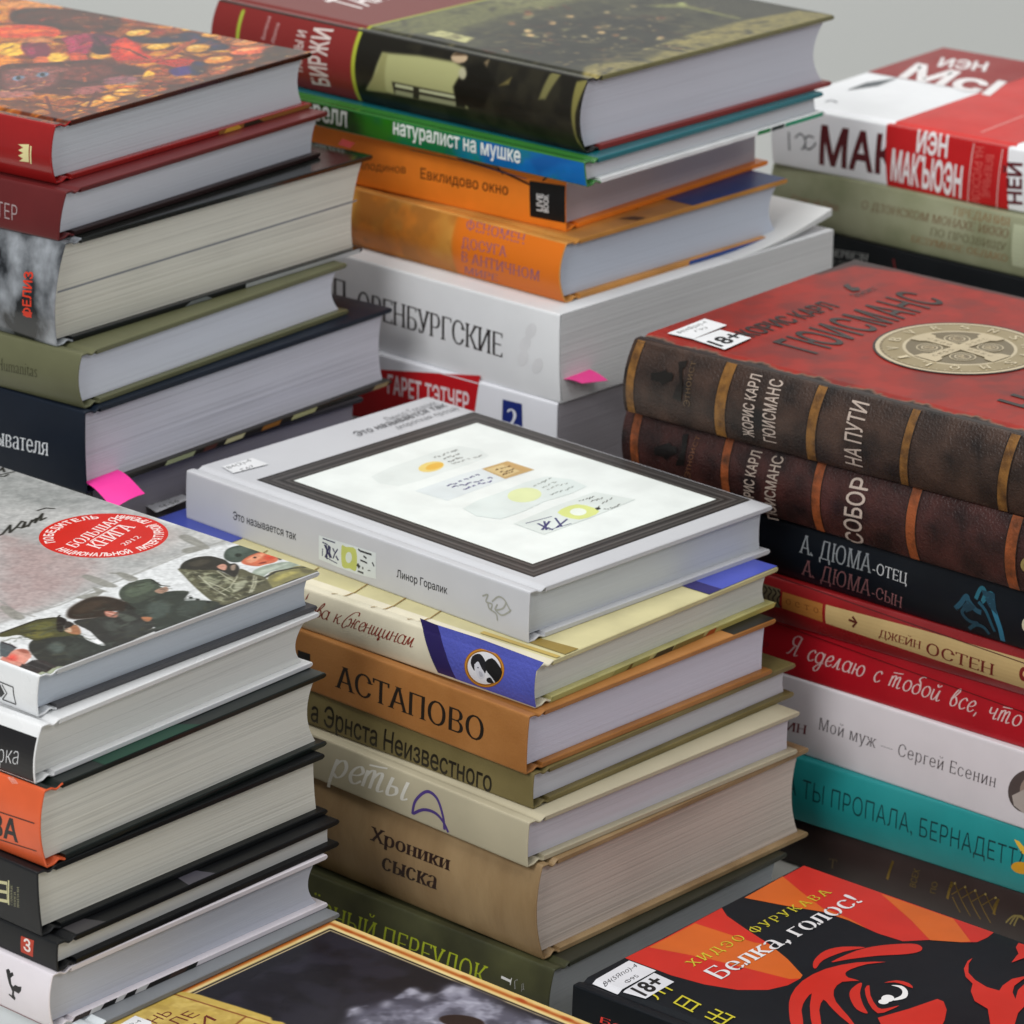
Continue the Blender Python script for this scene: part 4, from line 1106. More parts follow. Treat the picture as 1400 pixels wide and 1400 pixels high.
P('top','medallion','b9ab8e',[(127.19,67.19),(126.91,68.94),(126.1,70.52),(124.85,71.78),(123.27,72.58),(121.52,72.86),(119.77,72.58),(118.18,71.78),(116.93,70.52),(116.12,68.94),(115.85,67.19),(116.12,65.44),(116.93,63.86),(118.18,62.6),(119.76,61.8),(121.52,61.52),(123.27,61.8),(124.85,62.6),(126.1,63.86),(126.91,65.44)]),
P('top','medallion','6b5f47',[(126.66,67.19),(126.4,68.78),(125.67,70.21),(124.54,71.35),(123.11,72.08),(121.52,72.33),(119.93,72.08),(118.5,71.35),(117.36,70.21),(116.63,68.78),(116.38,67.19),(116.63,65.6),(117.36,64.17),(118.5,63.03),(119.93,62.3),(121.52,62.05),(123.1,62.3),(124.54,63.03),(125.67,64.17),(126.4,65.6)]),
P('top','medallion','b9ab8e',[(125.06,67.19),(124.89,68.29),(124.38,69.27),(123.6,70.06),(122.61,70.56),(121.52,70.73),(120.42,70.56),(119.43,70.06),(118.65,69.27),(118.15,68.29),(117.97,67.19),(118.15,66.1),(118.65,65.11),(119.43,64.32),(120.42,63.82),(121.52,63.65),(122.61,63.82),(123.6,64.32),(124.38,65.11),(124.89,66.09)]),
P('top','medallion','6e6048',[(124.53,67.19),(124.38,68.12),(123.95,68.96),(123.29,69.63),(122.45,70.06),(121.52,70.2),(120.59,70.06),(119.75,69.63),(119.08,68.96),(118.65,68.12),(118.51,67.19),(118.65,66.26),(119.08,65.42),(119.75,64.75),(120.59,64.33),(121.52,64.18),(122.45,64.33),(123.29,64.75),(123.95,65.42),(124.38,66.26)]),
T('top','medallion','P','serif',(123.29,65.42),(123.29,68.96),(119.39,65.42),'b5a482',stem=.05),
P('top','medallion','b9ab8e',[(128.76,85.16),(128.48,86.92),(127.68,88.5),(126.42,89.75),(124.84,90.56),(123.09,90.83),(121.34,90.56),(119.76,89.75),(118.5,88.5),(117.7,86.92),(117.42,85.16),(117.7,83.41),(118.5,81.83),(119.76,80.58),(121.34,79.77),(123.09,79.49),(124.84,79.77),(126.42,80.58),(127.68,81.83),(128.48,83.41)]),
P('top','medallion','6b5f47',[(128.23,85.16),(127.98,86.75),(127.25,88.18),(126.11,89.32),(124.68,90.05),(123.09,90.3),(121.5,90.05),(120.07,89.32),(118.93,88.18),(118.2,86.75),(117.95,85.16),(118.2,83.58),(118.93,82.14),(120.07,81.01),(121.5,80.28),(123.09,80.03),(124.68,80.28),(126.11,81.01),(127.25,82.14),(127.98,83.58)]),
P('top','medallion','b9ab8e',[(126.63,85.16),(126.46,86.26),(125.96,87.25),(125.17,88.03),(124.19,88.53),(123.09,88.71),(121.99,88.53),(121.01,88.03),(120.22,87.25),(119.72,86.26),(119.55,85.16),(119.72,84.07),(120.22,83.08),(121.01,82.3),(121.99,81.79),(123.09,81.62),(124.18,81.79),(125.17,82.3),(125.96,83.08),(126.46,84.07)]),
P('top','medallion','6e6048',[(126.1,85.16),(125.95,86.09),(125.53,86.93),(124.86,87.6),(124.02,88.03),(123.09,88.18),(122.16,88.03),(121.32,87.6),(120.65,86.93),(120.23,86.09),(120.08,85.16),(120.22,84.23),(120.65,83.39),(121.32,82.73),(122.16,82.3),(123.09,82.15),(124.02,82.3),(124.86,82.73),(125.53,83.39),(125.95,84.23)]),
T('top','medallion','B','serif',(124.86,83.39),(124.86,86.94),(120.96,83.39),'b5a482',stem=.05),
P('top','medallion','b5a688',[(112.83,79.5),(97.71,81.53),(96.13,83.8),(91.25,84.94),(90.2,72.94),(95.2,73.21),(97.15,75.18),(112.39,74.55)]),
P('top','medallion','b5a688',[(110.78,76.47),(108.75,61.35),(106.48,59.77),(105.34,54.89),(117.34,53.84),(117.07,58.85),(115.1,60.8),(115.73,76.04)]),
P('top','medallion','b5a688',[(113.81,74.43),(128.93,72.4),(130.51,70.12),(135.39,68.98),(136.44,80.99),(131.43,80.71),(129.48,78.75),(114.24,79.37)]),
P('top','medallion','b5a688',[(115.85,77.45),(117.88,92.57),(120.16,94.15),(121.3,99.03),(109.29,100.08),(109.57,95.08),(111.53,93.13),(110.91,77.89)]),
P('top','medallion','b5a688',[(113.32,80.15),(112.1,79.91),(111.06,79.22),(110.37,78.18),(110.13,76.96),(110.37,75.74),(111.06,74.71),(112.1,74.02),(113.32,73.77),(114.54,74.02),(115.57,74.71),(116.26,75.74),(116.51,76.96),(116.26,78.18),(115.57,79.22),(114.54,79.91)]),
L('top','medallion','d0c4a8',.35,[(113.32,109.74),(113.32,110.45)]),
L('top','medallion','d0c4a8',.35,[(109.89,109.56),(109.82,110.27)]),
L('top','medallion','d0c4a8',.35,[(106.5,109.03),(106.35,109.72)]),
L('top','medallion','d0c4a8',.35,[(103.19,108.14),(102.97,108.81)]),
L('top','medallion','d0c4a8',.35,[(99.98,106.91),(99.7,107.56)]),
L('top','medallion','d0c4a8',.35,[(96.93,105.35),(96.57,105.97)]),
L('top','medallion','d0c4a8',.35,[(94.05,103.48),(93.63,104.06)]),
L('top','medallion','d0c4a8',.35,[(91.38,101.32),(90.91,101.85)]),
L('top','medallion','d0c4a8',.35,[(88.96,98.9),(88.43,99.37)]),
L('top','medallion','d0c4a8',.35,[(86.8,96.23),(86.22,96.65)]),
L('top','medallion','d0c4a8',.35,[(84.93,93.35),(84.31,93.71)]),
L('top','medallion','d0c4a8',.35,[(83.37,90.3),(82.72,90.58)]),
L('top','medallion','d0c4a8',.35,[(82.14,87.09),(81.47,87.31)]),
L('top','medallion','d0c4a8',.35,[(81.25,83.78),(80.56,83.93)]),
L('top','medallion','d0c4a8',.35,[(80.72,80.39),(80.01,80.46)]),
L('top','medallion','d0c4a8',.35,[(80.54,76.96),(79.83,76.96)]),
L('top','medallion','d0c4a8',.35,[(80.72,73.54),(80.01,73.46)]),
L('top','medallion','d0c4a8',.35,[(81.25,70.15),(80.56,70)]),
L('top','medallion','d0c4a8',.35,[(82.14,66.83),(81.47,66.61)]),
L('top','medallion','d0c4a8',.35,[(83.37,63.63),(82.72,63.34)]),
L('top','medallion','d0c4a8',.35,[(84.93,60.57),(84.31,60.22)]),
L('top','medallion','d0c4a8',.35,[(86.8,57.7),(86.22,57.28)]),
L('top','medallion','d0c4a8',.35,[(88.96,55.03),(88.43,54.55)]),
L('top','medallion','d0c4a8',.35,[(91.38,52.6),(90.91,52.08)]),
L('top','medallion','d0c4a8',.35,[(94.05,50.44),(93.63,49.87)]),
L('top','medallion','d0c4a8',.35,[(96.93,48.57),(96.57,47.96)]),
L('top','medallion','d0c4a8',.35,[(99.98,47.02),(99.7,46.37)]),
L('top','medallion','d0c4a8',.35,[(103.19,45.79),(102.97,45.11)]),
L('top','medallion','d0c4a8',.35,[(106.5,44.9),(106.35,44.21)]),
L('top','medallion','d0c4a8',.35,[(109.89,44.36),(109.82,43.66)]),
L('top','medallion','d0c4a8',.35,[(113.32,44.18),(113.32,43.47)]),
L('top','medallion','d0c4a8',.35,[(116.74,44.36),(116.82,43.66)]),
L('top','medallion','d0c4a8',.35,[(120.13,44.9),(120.28,44.21)]),
L('top','medallion','d0c4a8',.35,[(123.45,45.79),(123.67,45.11)]),
L('top','medallion','d0c4a8',.35,[(126.65,47.02),(126.94,46.37)]),
L('top','medallion','d0c4a8',.35,[(129.71,48.57),(130.06,47.96)]),
L('top','medallion','d0c4a8',.35,[(132.58,50.44),(133,49.87)]),
L('top','medallion','d0c4a8',.35,[(135.25,52.6),(135.73,52.08)]),
L('top','medallion','d0c4a8',.35,[(137.68,55.03),(138.2,54.55)]),
L('top','medallion','d0c4a8',.35,[(139.84,57.7),(140.41,57.28)]),
L('top','medallion','d0c4a8',.35,[(141.71,60.57),(142.32,60.22)]),
L('top','medallion','d0c4a8',.35,[(143.26,63.63),(143.91,63.34)]),
L('top','medallion','d0c4a8',.35,[(144.49,66.83),(145.17,66.61)]),
L('top','medallion','d0c4a8',.35,[(145.38,70.15),(146.07,70)]),
L('top','medallion','d0c4a8',.35,[(145.92,73.54),(146.62,73.46)]),
L('top','medallion','d0c4a8',.35,[(146.1,76.96),(146.81,76.96)]),
L('top','medallion','d0c4a8',.35,[(145.92,80.39),(146.62,80.46)]),
L('top','medallion','d0c4a8',.35,[(145.38,83.78),(146.07,83.93)]),
L('top','medallion','d0c4a8',.35,[(144.49,87.09),(145.17,87.31)]),
L('top','medallion','d0c4a8',.35,[(143.26,90.3),(143.91,90.58)]),
L('top','medallion','d0c4a8',.35,[(141.71,93.35),(142.32,93.71)]),
L('top','medallion','d0c4a8',.35,[(139.84,96.23),(140.41,96.65)]),
L('top','medallion','d0c4a8',.35,[(137.68,98.9),(138.2,99.37)]),
L('top','medallion','d0c4a8',.35,[(135.25,101.32),(135.73,101.85)]),
L('top','medallion','d0c4a8',.35,[(132.58,103.48),(133,104.06)]),
L('top','medallion','d0c4a8',.35,[(129.71,105.35),(130.06,105.97)]),
L('top','medallion','d0c4a8',.35,[(126.65,106.91),(126.94,107.56)]),
L('top','medallion','d0c4a8',.35,[(123.45,108.14),(123.67,108.81)]),
L('top','medallion','d0c4a8',.35,[(120.13,109.03),(120.28,109.72)]),
L('top','medallion','d0c4a8',.35,[(116.74,109.56),(116.82,110.27)]),
T('top','medallion','S','serif',(108.73,76.39),(108.73,78.52),(106.43,76.39),'6e6048',stem=.03),
T('top','medallion','S','serif',(105.2,76.7),(105.2,78.83),(102.9,76.7),'6e6048',stem=.03),
T('top','medallion','M','serif',(101.67,77.01),(101.67,79.14),(99.37,77.01),'6e6048',stem=.03),
T('top','medallion','C','serif',(98.14,77.32),(98.14,79.45),(95.84,77.32),'6e6048',stem=.03),
T('top','medallion','S','serif',(113.89,70.25),(113.89,72.38),(111.58,70.25),'6e6048',stem=.03),
T('top','medallion','S','serif',(113.58,66.72),(113.58,68.85),(111.27,66.72),'6e6048',stem=.03),
T('top','medallion','M','serif',(113.27,63.19),(113.27,65.32),(110.96,63.19),'6e6048',stem=.03),
T('top','medallion','C','serif',(112.96,59.66),(112.96,61.79),(110.66,59.66),'6e6048',stem=.03),
T('top','medallion','S','serif',(120.03,75.41),(120.03,77.53),(117.73,75.41),'6e6048',stem=.03),
T('top','medallion','S','serif',(123.56,75.1),(123.56,77.22),(121.26,75.1),'6e6048',stem=.03),
T('top','medallion','M','serif',(127.09,74.79),(127.09,76.91),(124.79,74.79),'6e6048',stem=.03),
T('top','medallion','C','serif',(130.62,74.48),(130.62,76.61),(128.32,74.48),'6e6048',stem=.03),
T('top','medallion','S','serif',(114.87,81.55),(114.87,83.67),(112.57,81.55),'6e6048',stem=.03),
T('top','medallion','S','serif',(115.18,85.08),(115.18,87.21),(112.88,85.08),'6e6048',stem=.03),
T('top','medallion','M','serif',(115.49,88.61),(115.49,90.74),(113.19,88.61),'6e6048',stem=.03),
T('top','medallion','C','serif',(115.8,92.14),(115.8,94.27),(113.5,92.14),'6e6048',stem=.03),
T('top','medallion','V','serif',(87.4,78.46),(87.99,82.67),(82.14,79.2),'c9bb9c',stem=.05),
T('top','medallion','R','serif',(90.62,89.55),(92.98,93.09),(86.2,92.5),'c9bb9c',stem=.05),
T('top','medallion','S','serif',(98.33,98.16),(101.99,100.32),(95.62,102.73),'c9bb9c',stem=.05),
T('top','medallion','N','serif',(109.01,102.56),(113.25,102.92),(108.56,107.86),'c9bb9c',stem=.05),
T('top','medallion','S','serif',(120.54,101.9),(124.51,100.38),(122.43,106.86),'c9bb9c',stem=.05),
T('top','medallion','M','serif',(130.64,96.29),(133.57,93.2),(134.5,99.95),'c9bb9c',stem=.05),
T('top','medallion','V','serif',(137.31,86.86),(138.61,82.81),(142.38,88.48),'c9bb9c',stem=.05),
T('top','medallion','S','serif',(139.23,75.47),(138.64,71.26),(144.5,74.73),'c9bb9c',stem=.05),
T('top','medallion','M','serif',(136.02,64.37),(133.66,60.84),(140.44,61.42),'c9bb9c',stem=.05),
T('top','medallion','Q','serif',(128.31,55.77),(124.64,53.61),(131.01,51.19),'c9bb9c',stem=.05),
T('top','medallion','L','serif',(117.63,51.37),(113.39,51.01),(118.08,46.07),'c9bb9c',stem=.05),
T('top','medallion','I','serif',(106.09,52.03),(102.12,53.55),(104.2,47.06),'c9bb9c',stem=.05),
T('top','medallion','V','serif',(95.99,57.63),(93.07,60.72),(92.13,53.98),'c9bb9c',stem=.05),
T('top','medallion','B','serif',(89.32,67.07),(88.03,71.12),(84.26,65.45),'c9bb9c',stem=.05),
P('top','shelf_label','dfe0e2',[(8.08,11.82),(7,38.88),(20,37.71),(21.54,12.42)],label='white shelf mark label'),
T('top','shelf_label','84(4Фра)-4','sans',(12.55,14.57),(11.65,34.99),(9.66,15.4),'333333'),
T('top','shelf_label','Г93','sans',(16.44,21.26),(16.56,29.15),(14.46,21.76),'333333'),
P('top','age_label','dfe0e2',[(21.79,12.1),(21.9,30.41),(39.15,29.83),(40.77,9.46)],label='white age rating label'),
T('top','age_label','18+','sans',(37.2,11.24),(36.17,29.45),(27.78,12.89),'18181a',o=.03),
 ],
 'F2': [
P('spine','gilt_band','8e4a26',[(4.94,.3),(9.85,.3),(9.85,31.26),(4.94,31.26)],worn=1),
L('spine','band_rule','1e1512',.5,[(4.94,.3),(4.94,31.26)]),
L('spine','band_rule','1e1512',.5,[(9.85,.3),(9.85,31.26)]),
P('spine','gilt_band','8e4a26',[(55.77,.3),(60.49,.3),(60.49,31.26),(55.77,31.26)],worn=1),
L('spine','band_rule','1e1512',.5,[(55.77,.3),(55.77,31.26)]),
L('spine','band_rule','1e1512',.5,[(60.49,.3),(60.49,31.26)]),
P('spine','gilt_band','8e4a26',[(104.78,.3),(109.71,.3),(109.71,31.26),(104.78,31.26)],worn=1),
L('spine','band_rule','1e1512',.5,[(104.78,.3),(104.78,31.26)]),
L('spine','band_rule','1e1512',.5,[(109.71,.3),(109.71,31.26)]),
P('spine','gilt_band','8e4a26',[(153.82,.3),(159.01,.3),(159.01,31.26),(153.82,31.26)],worn=1),
L('spine','band_rule','1e1512',.5,[(153.82,.3),(153.82,31.26)]),
L('spine','band_rule','1e1512',.5,[(159.01,.3),(159.01,31.26)]),
P('spine','gilt_band','8e4a26',[(203.38,.3),(209.08,.3),(209.08,31.26),(203.38,31.26)],worn=1),
L('spine','band_rule','1e1512',.5,[(203.38,.3),(203.38,31.26)]),
L('spine','band_rule','1e1512',.5,[(209.08,.3),(209.08,31.26)]),
P('spine','gilt_band','8e4a26',[(250.03,.3),(254.93,.3),(254.93,31.26),(250.03,31.26)],worn=1),
L('spine','band_rule','1e1512',.5,[(250.03,.3),(250.03,31.26)]),
L('spine','band_rule','1e1512',.5,[(254.93,.3),(254.93,31.26)]),
T('spine','author_name','ЖОРИС КАРЛ','sans',(72.56,.14),(76.42,28.09),(67.07,-.18),'a8988c',o=.01),
T('spine','author_name','ГЮИСМАНС','sans',(84.12,-.94),(88.03,28.56),(78.43,-1.31),'a8988c',o=.01),
T('spine','title','СОБОР','sans',(129.94,-.24),(133.43,29.3),(120.77,-.87),'b5a59a',o=.01),
P('spine','publisher_mark','100c0b',[(19.12,17.6),(23.36,19.59),(27.16,21.44),(28.65,20.52),(31.46,20.39),(31.77,17.92),(28.61,15.88),(26.11,13.43),(23.67,14.45),(19.2,14.06)]),
P('spine','wing_mark','120e0c',[(33.28,26.06),(36.2,27.04),(36.75,22.56),(35.95,13.38),(30.95,12.17),(34.37,19.53)]),
T('spine','publisher_name','Этноист','sans',(38.8,7.89),(43.01,27.51),(35.5,7.75),'6e4a34',o=-.01),
P('spine','seal','8a7a4a',[(221.41,15.77),(221.33,14.92),(220.98,14.04),(220.39,13.17),(219.59,12.35),(218.62,11.63),(217.54,11.06),(216.4,10.65),(215.28,10.45),(214.23,10.45),(213.3,10.66),(212.54,11.08),(211.98,11.66),(211.64,12.39),(211.53,13.21),(211.66,14.09),(212.01,14.97),(212.56,15.82),(213.3,16.59),(214.18,17.24),(215.18,17.76),(216.25,18.12),(217.33,18.3),(218.38,18.29),(219.34,18.1),(220.16,17.73),(220.81,17.2),(221.23,16.54)]),
P('spine','seal','241816',[(221.14,15.45),(221.07,14.8),(220.8,14.12),(220.33,13.45),(219.69,12.82),(218.93,12.27),(218.07,11.82),(217.17,11.51),(216.27,11.34),(215.43,11.34),(214.69,11.49),(214.07,11.79),(213.62,12.23),(213.34,12.78),(213.25,13.41),(213.34,14.08),(213.62,14.76),(214.07,15.41),(214.67,16.02),(215.39,16.53),(216.19,16.94),(217.05,17.23),(217.92,17.38),(218.76,17.38),(219.52,17.24),(220.17,16.96),(220.68,16.56),(221.01,16.05)]),
 ],
 'F3': [
T('spine','title','А. ДЮМА','serif',(87.98,13.96),(125.87,14.26),(87.71,21.88),'8d9296',stem=.03,metal=.3),
T('spine','title','-ОТЕЦ','serif',(126.6,14.8),(144.26,14.32),(126.41,19.52),'b6b8ba',stem=.03),
T('spine','title','А. ДЮМА','serif',(87.93,3.64),(124.42,3.29),(90.25,11.73),'6e4a4c',stem=.03),
T('spine','title','-СЫН','serif',(125.25,3.53),(140.38,2.07),(126.93,9.48),'84585a',stem=.03),
L('spine','ornament','1f4658',2.2,[(169.25,10.38),(171.98,13.5),(174.35,16.99),(175.95,15.11),(179.5,12.54),(182.23,12.08)],curve=1),
L('spine','ornament','1a3c4c',1.6,[(174.73,13.05),(172.63,9.47),(175.72,6.58),(180.51,6.68)],curve=1),
L('spine','ornament','246070',1.8,[(179.1,17.05),(180.73,21.85),(183.19,20.28),(182.53,16.79),(185.09,20.74),(187.26,20.18)],curve=1),
L('spine','ornament','2a6a84',2.4,[(186.22,18.83),(188.92,13.85),(191.41,7.28),(191.54,1.44)],curve=1),
L('spine','ornament','1c4a5c',1.4,[(180.56,16.29),(184.92,12.8),(188.38,5.12)],curve=1),
L('spine','ornament','1a4252',1.6,[(174.84,2.38),(178.97,5.59),(183.03,5.49),(185.17,2.85)],curve=1),
L('spine','ornament','0c1014',.9,[(169.92,9.95),(173.37,10.89),(174.73,13.05)],curve=1),
L('spine','ornament','0c1014',.9,[(181.87,16.63),(182.55,20.12),(185.58,18.67)],curve=1),
P('spine','ornament','173442',[(172.69,12.51),(175.22,15.5),(179.46,13.7),(178.15,12.18),(174.71,10.04)]),
P('spine','ornament','173a4a',[(180.87,21.34),(187.63,21.35),(190.3,13.05),(186.08,15.42)]),
P('spine','ornament','b9b49a',[(206.35,13.23),(206.33,12.58),(206.19,11.92),(205.96,11.29),(205.63,10.73),(205.24,10.26),(204.81,9.91),(204.35,9.71),(203.9,9.66),(203.49,9.77),(203.12,10.03),(202.82,10.43),(202.59,10.93),(202.45,11.52),(202.39,12.17),(202.42,12.83),(202.54,13.48),(202.74,14.08),(203.01,14.61),(203.35,15.04),(203.74,15.35),(204.17,15.53),(204.61,15.58),(205.04,15.48),(205.44,15.24),(205.79,14.88),(206.07,14.41),(206.26,13.86)]),
 ],
 'F4': [
P('spine','title_strip','a89062',[(103.65,15.27),(150.93,16.35),(210.1,16.44),(210.84,3.85),(162.17,5.19),(104.36,7.32)]),
P('spine','title_strip','94602c',[(81.17,15.33),(102.15,15.18),(102.85,7.4),(81.62,8.33)]),
P('spine','title_strip','5e5640',[(64.68,16.48),(79.86,16.06),(80.39,8.01),(65.78,8.11)]),
L('spine','title_strip','1e1612',.7,[(66.25,15.72),(68.18,14.25),(66.82,11.69),(68.7,8.86)],curve=1),
L('spine','title_strip','1e1612',.7,[(68.7,15.68),(70.63,14.21),(69.27,11.64),(71.14,8.82)],curve=1),
L('spine','title_strip','1e1612',.7,[(71.16,15.63),(73.07,14.16),(71.71,11.59),(73.58,8.77)],curve=1),
L('spine','title_strip','1e1612',.7,[(73.6,15.59),(75.52,14.11),(74.15,11.54),(76.01,8.72)],curve=1),
L('spine','title_strip','1e1612',.7,[(76.04,15.54),(77.95,14.07),(76.58,11.5),(78.44,8.67)],curve=1),
L('spine','title_strip','1e1612',.7,[(78.48,15.49),(80.38,14.02),(79.02,11.45),(80.86,8.62)],curve=1),
T('spine','title_strip','О','serif',(83.69,10.76),(86.21,10.73),(83.44,12.97),'6a3a18'),
T('spine','title_strip','С','serif',(88.51,10.75),(91.03,10.73),(88.26,12.96),'6a3a18'),
T('spine','title_strip','Т','serif',(93.32,10.75),(95.83,10.73),(93.07,12.95),'6a3a18'),
T('spine','title_strip','О','serif',(98.11,10.74),(100.61,10.72),(97.86,12.95),'6a3a18'),
T('spine','title','ДЖЕЙН','serif',(131.53,8.28),(152.58,8.19),(131.82,11.78),'5c1512',stem=.05),
T('spine','title','ОСТЕН','serif',(155.32,6.92),(188.55,5.8),(155.81,12.24),'5c1512',stem=.05),
L('spine','ornament','4a1a12',1,[(116.13,11.94),(119.7,11.65)]),
L('spine','ornament','4a1a12',1,[(117.79,13.67),(120.22,11.78),(118.23,9.24)]),
P('spine','ornament','6a1a14',[(205.36,11.32),(205.37,10.65),(205.25,9.97),(205.01,9.32),(204.67,8.73),(204.24,8.23),(203.77,7.87),(203.27,7.65),(202.77,7.59),(202.31,7.7),(201.9,7.97),(201.56,8.38),(201.3,8.91),(201.12,9.52),(201.04,10.18),(201.04,10.87),(201.14,11.53),(201.33,12.14),(201.6,12.67),(201.94,13.11),(202.35,13.43),(202.81,13.61),(203.29,13.66),(203.78,13.56),(204.24,13.34),(204.65,12.98),(204.99,12.51),(205.23,11.95)]),
P('spine','ornament','b89a68',[(204.48,11.09),(204.48,10.81),(204.44,10.54),(204.35,10.27),(204.22,10.04),(204.06,9.85),(203.87,9.7),(203.68,9.62),(203.48,9.6),(203.28,9.64),(203.11,9.74),(202.96,9.9),(202.84,10.11),(202.76,10.36),(202.71,10.63),(202.71,10.9),(202.76,11.18),(202.84,11.43),(202.95,11.66),(203.1,11.84),(203.28,11.98),(203.47,12.06),(203.67,12.08),(203.86,12.04),(204.05,11.94),(204.21,11.79),(204.34,11.59),(204.43,11.35)]),
L('spine','rule','3e0a0c',.35,[(58.77,21.14),(210.56,14.76)]),
L('spine','rule','3e0a0c',.35,[(59.52,.56),(210.21,-7.81)]),
 ],
 'F5': [
T('spine','title','Я сделаю с тобой все, что','cursive',(80.95,10.06),(200.34,8.92),(81.65,15.27),'cbb0ae',w0=.07,w1=.17,sl=.3,sp=1.12),
T('spine','author_name','но','cursive',(65.65,9.86),(71.25,9.9),(65.94,12.15),'6a1a22'),
 ],
 'F6': [
T('spine','title','Мой муж — Сергей Есенин','serif',(99.73,14.29),(191.09,14.36),(100.28,20.07),'4a4446',stem=.02,sw=.04,st=.02,sp=1.12),
T('spine','author_name','ЛИН','serif',(75.62,8.33),(93.06,10),(76.16,12.75),'6a2026',stem=.06),
P('spine','portrait','4a4240',[(217.62,18.71),(217.06,16.63),(216.07,14.58),(214.71,12.66),(213.02,10.94),(211.09,9.51),(209,8.43),(206.86,7.75),(204.75,7.52),(202.78,7.74),(201.03,8.4),(199.57,9.48),(198.47,10.91),(197.77,12.64),(197.49,14.57),(197.64,16.63),(198.22,18.73),(199.19,20.76),(200.52,22.64),(202.15,24.29),(204.01,25.65),(206.03,26.66),(208.12,27.27),(210.19,27.48),(212.16,27.26),(213.94,26.63),(215.45,25.61),(216.61,24.25),(217.39,22.6),(217.73,20.72)]),
P('spine','portrait','8a7a70',[(214.74,19.54),(214.15,17.58),(213.04,15.73),(211.53,14.19),(209.77,13.11),(207.95,12.61),(206.24,12.74),(204.81,13.48),(203.8,14.76),(203.3,16.45),(203.35,18.37),(203.95,20.34),(205.04,22.16),(206.51,23.66),(208.22,24.7),(210.02,25.17),(211.73,25.05),(213.18,24.33),(214.23,23.09),(214.77,21.44)]),
P('spine','portrait','a39a94',[(199.52,13.5),(205.22,17.83),(211.33,12.61),(205.59,7.3),(200.63,9.38)]),
 ],
 'F7': [
T('spine','title','КУДА ТЫ ПРОПАЛА, БЕРНАДЕТТ?','sans',(71.23,12.67),(206.89,11.97),(71.29,21.27),'0c3034',o=-.01,sp=1.02),
P('spine','flower','c9a032',[(201.69,23.8),(204.13,23.64),(208.99,20.85),(211.3,18.12),(206.36,19.28)]),
P('spine','flower','c28a1e',[(212.05,13.57),(211.59,12.58),(210.55,11.6),(209.05,10.76),(207.28,10.18),(205.46,9.92),(203.82,10.02),(202.56,10.48),(201.82,11.23),(201.68,12.16),(202.15,13.17),(203.17,14.13),(204.63,14.92),(206.35,15.46),(208.14,15.69),(209.78,15.59),(211.08,15.17),(211.87,14.47)]),
P('spine','flower','c9a032',[(214.86,19.98),(214.74,18.85),(214.08,17.77),(213.02,16.96),(211.78,16.6),(210.61,16.77),(209.75,17.42),(209.35,18.42),(209.48,19.56),(210.11,20.61),(211.13,21.38),(212.34,21.71),(213.52,21.55),(214.42,20.94)]),
 ],
 'F8': [
L('spine','gilt_lattice','8a7038',1.2,[(171.7,18.38),(170.24,10.38)],metal=.9,rough=.3),
L('spine','gilt_lattice','8a7038',1.2,[(195.22,17.98),(193.68,10.74)],metal=.9,rough=.3),
L('spine','gilt_lattice','8a7038',.45,[(172.82,12.14),(176.65,6.03)],metal=.9,rough=.3),
L('spine','gilt_lattice','8a7038',.4,[(173.14,18.23),(170.73,14.1)],metal=.9,rough=.3),
L('spine','gilt_lattice','8a7038',.45,[(173.25,18.12),(181.83,6.07)],metal=.9,rough=.3),
L('spine','gilt_lattice','8a7038',.4,[(178.31,18.24),(172.33,13.02)],metal=.9,rough=.3),
L('spine','gilt_lattice','8a7038',.45,[(178.42,18.13),(186.99,6.12)],metal=.9,rough=.3),
L('spine','gilt_lattice','8a7038',.4,[(183.47,18.25),(177.51,13.05)],metal=.9,rough=.3),
L('spine','gilt_lattice','8a7038',.45,[(183.58,18.15),(192.14,6.16)],metal=.9,rough=.3),
L('spine','gilt_lattice','8a7038',.4,[(188.61,18.27),(182.68,13.07)],metal=.9,rough=.3),
L('spine','gilt_lattice','8a7038',.45,[(188.72,18.16),(194.64,10.82)],metal=.9,rough=.3),
L('spine','gilt_lattice','8a7038',.4,[(193.73,18.28),(187.82,13.09)],metal=.9,rough=.3),
L('spine','gilt_lattice','8a7038',.45,[(193.83,18.17),(193.67,18.34)],metal=.9,rough=.3),
L('spine','gilt_lattice','8a7038',.4,[(194.57,17.05),(192.95,13.12)],metal=.9,rough=.3),
P('spine','gilt_lattice','c0a868',[(173.81,18.28),(173.77,17.94),(173.53,17.67),(173.18,17.57),(172.86,17.68),(172.69,17.96),(172.72,18.3),(172.96,18.57),(173.3,18.67),(173.63,18.56)],metal=.8,rough=.2),
P('spine','gilt_lattice','c0a868',[(178.99,18.26),(178.95,17.92),(178.71,17.65),(178.37,17.55),(178.05,17.66),(177.87,17.94),(177.91,18.28),(178.15,18.55),(178.49,18.65),(178.81,18.54)],metal=.8,rough=.2),
P('spine','gilt_lattice','c0a868',[(184.15,18.24),(184.11,17.9),(183.88,17.63),(183.53,17.53),(183.21,17.64),(183.04,17.92),(183.08,18.26),(183.31,18.53),(183.65,18.63),(183.97,18.52)],metal=.8,rough=.2),
P('spine','gilt_lattice','c0a868',[(189.29,18.22),(189.25,17.88),(189.02,17.61),(188.68,17.51),(188.36,17.62),(188.19,17.9),(188.22,18.24),(188.46,18.51),(188.8,18.61),(189.12,18.5)],metal=.8,rough=.2),
P('spine','gilt_lattice','c0a868',[(194.41,18.2),(194.38,17.86),(194.14,17.59),(193.8,17.49),(193.48,17.6),(193.31,17.88),(193.35,18.22),(193.58,18.49),(193.92,18.58),(194.24,18.47)],metal=.8,rough=.2),
L('spine','gilt_rule','8a7038',1.2,[(141.4,18.5),(139.26,9.69)],metal=.9,rough=.3),
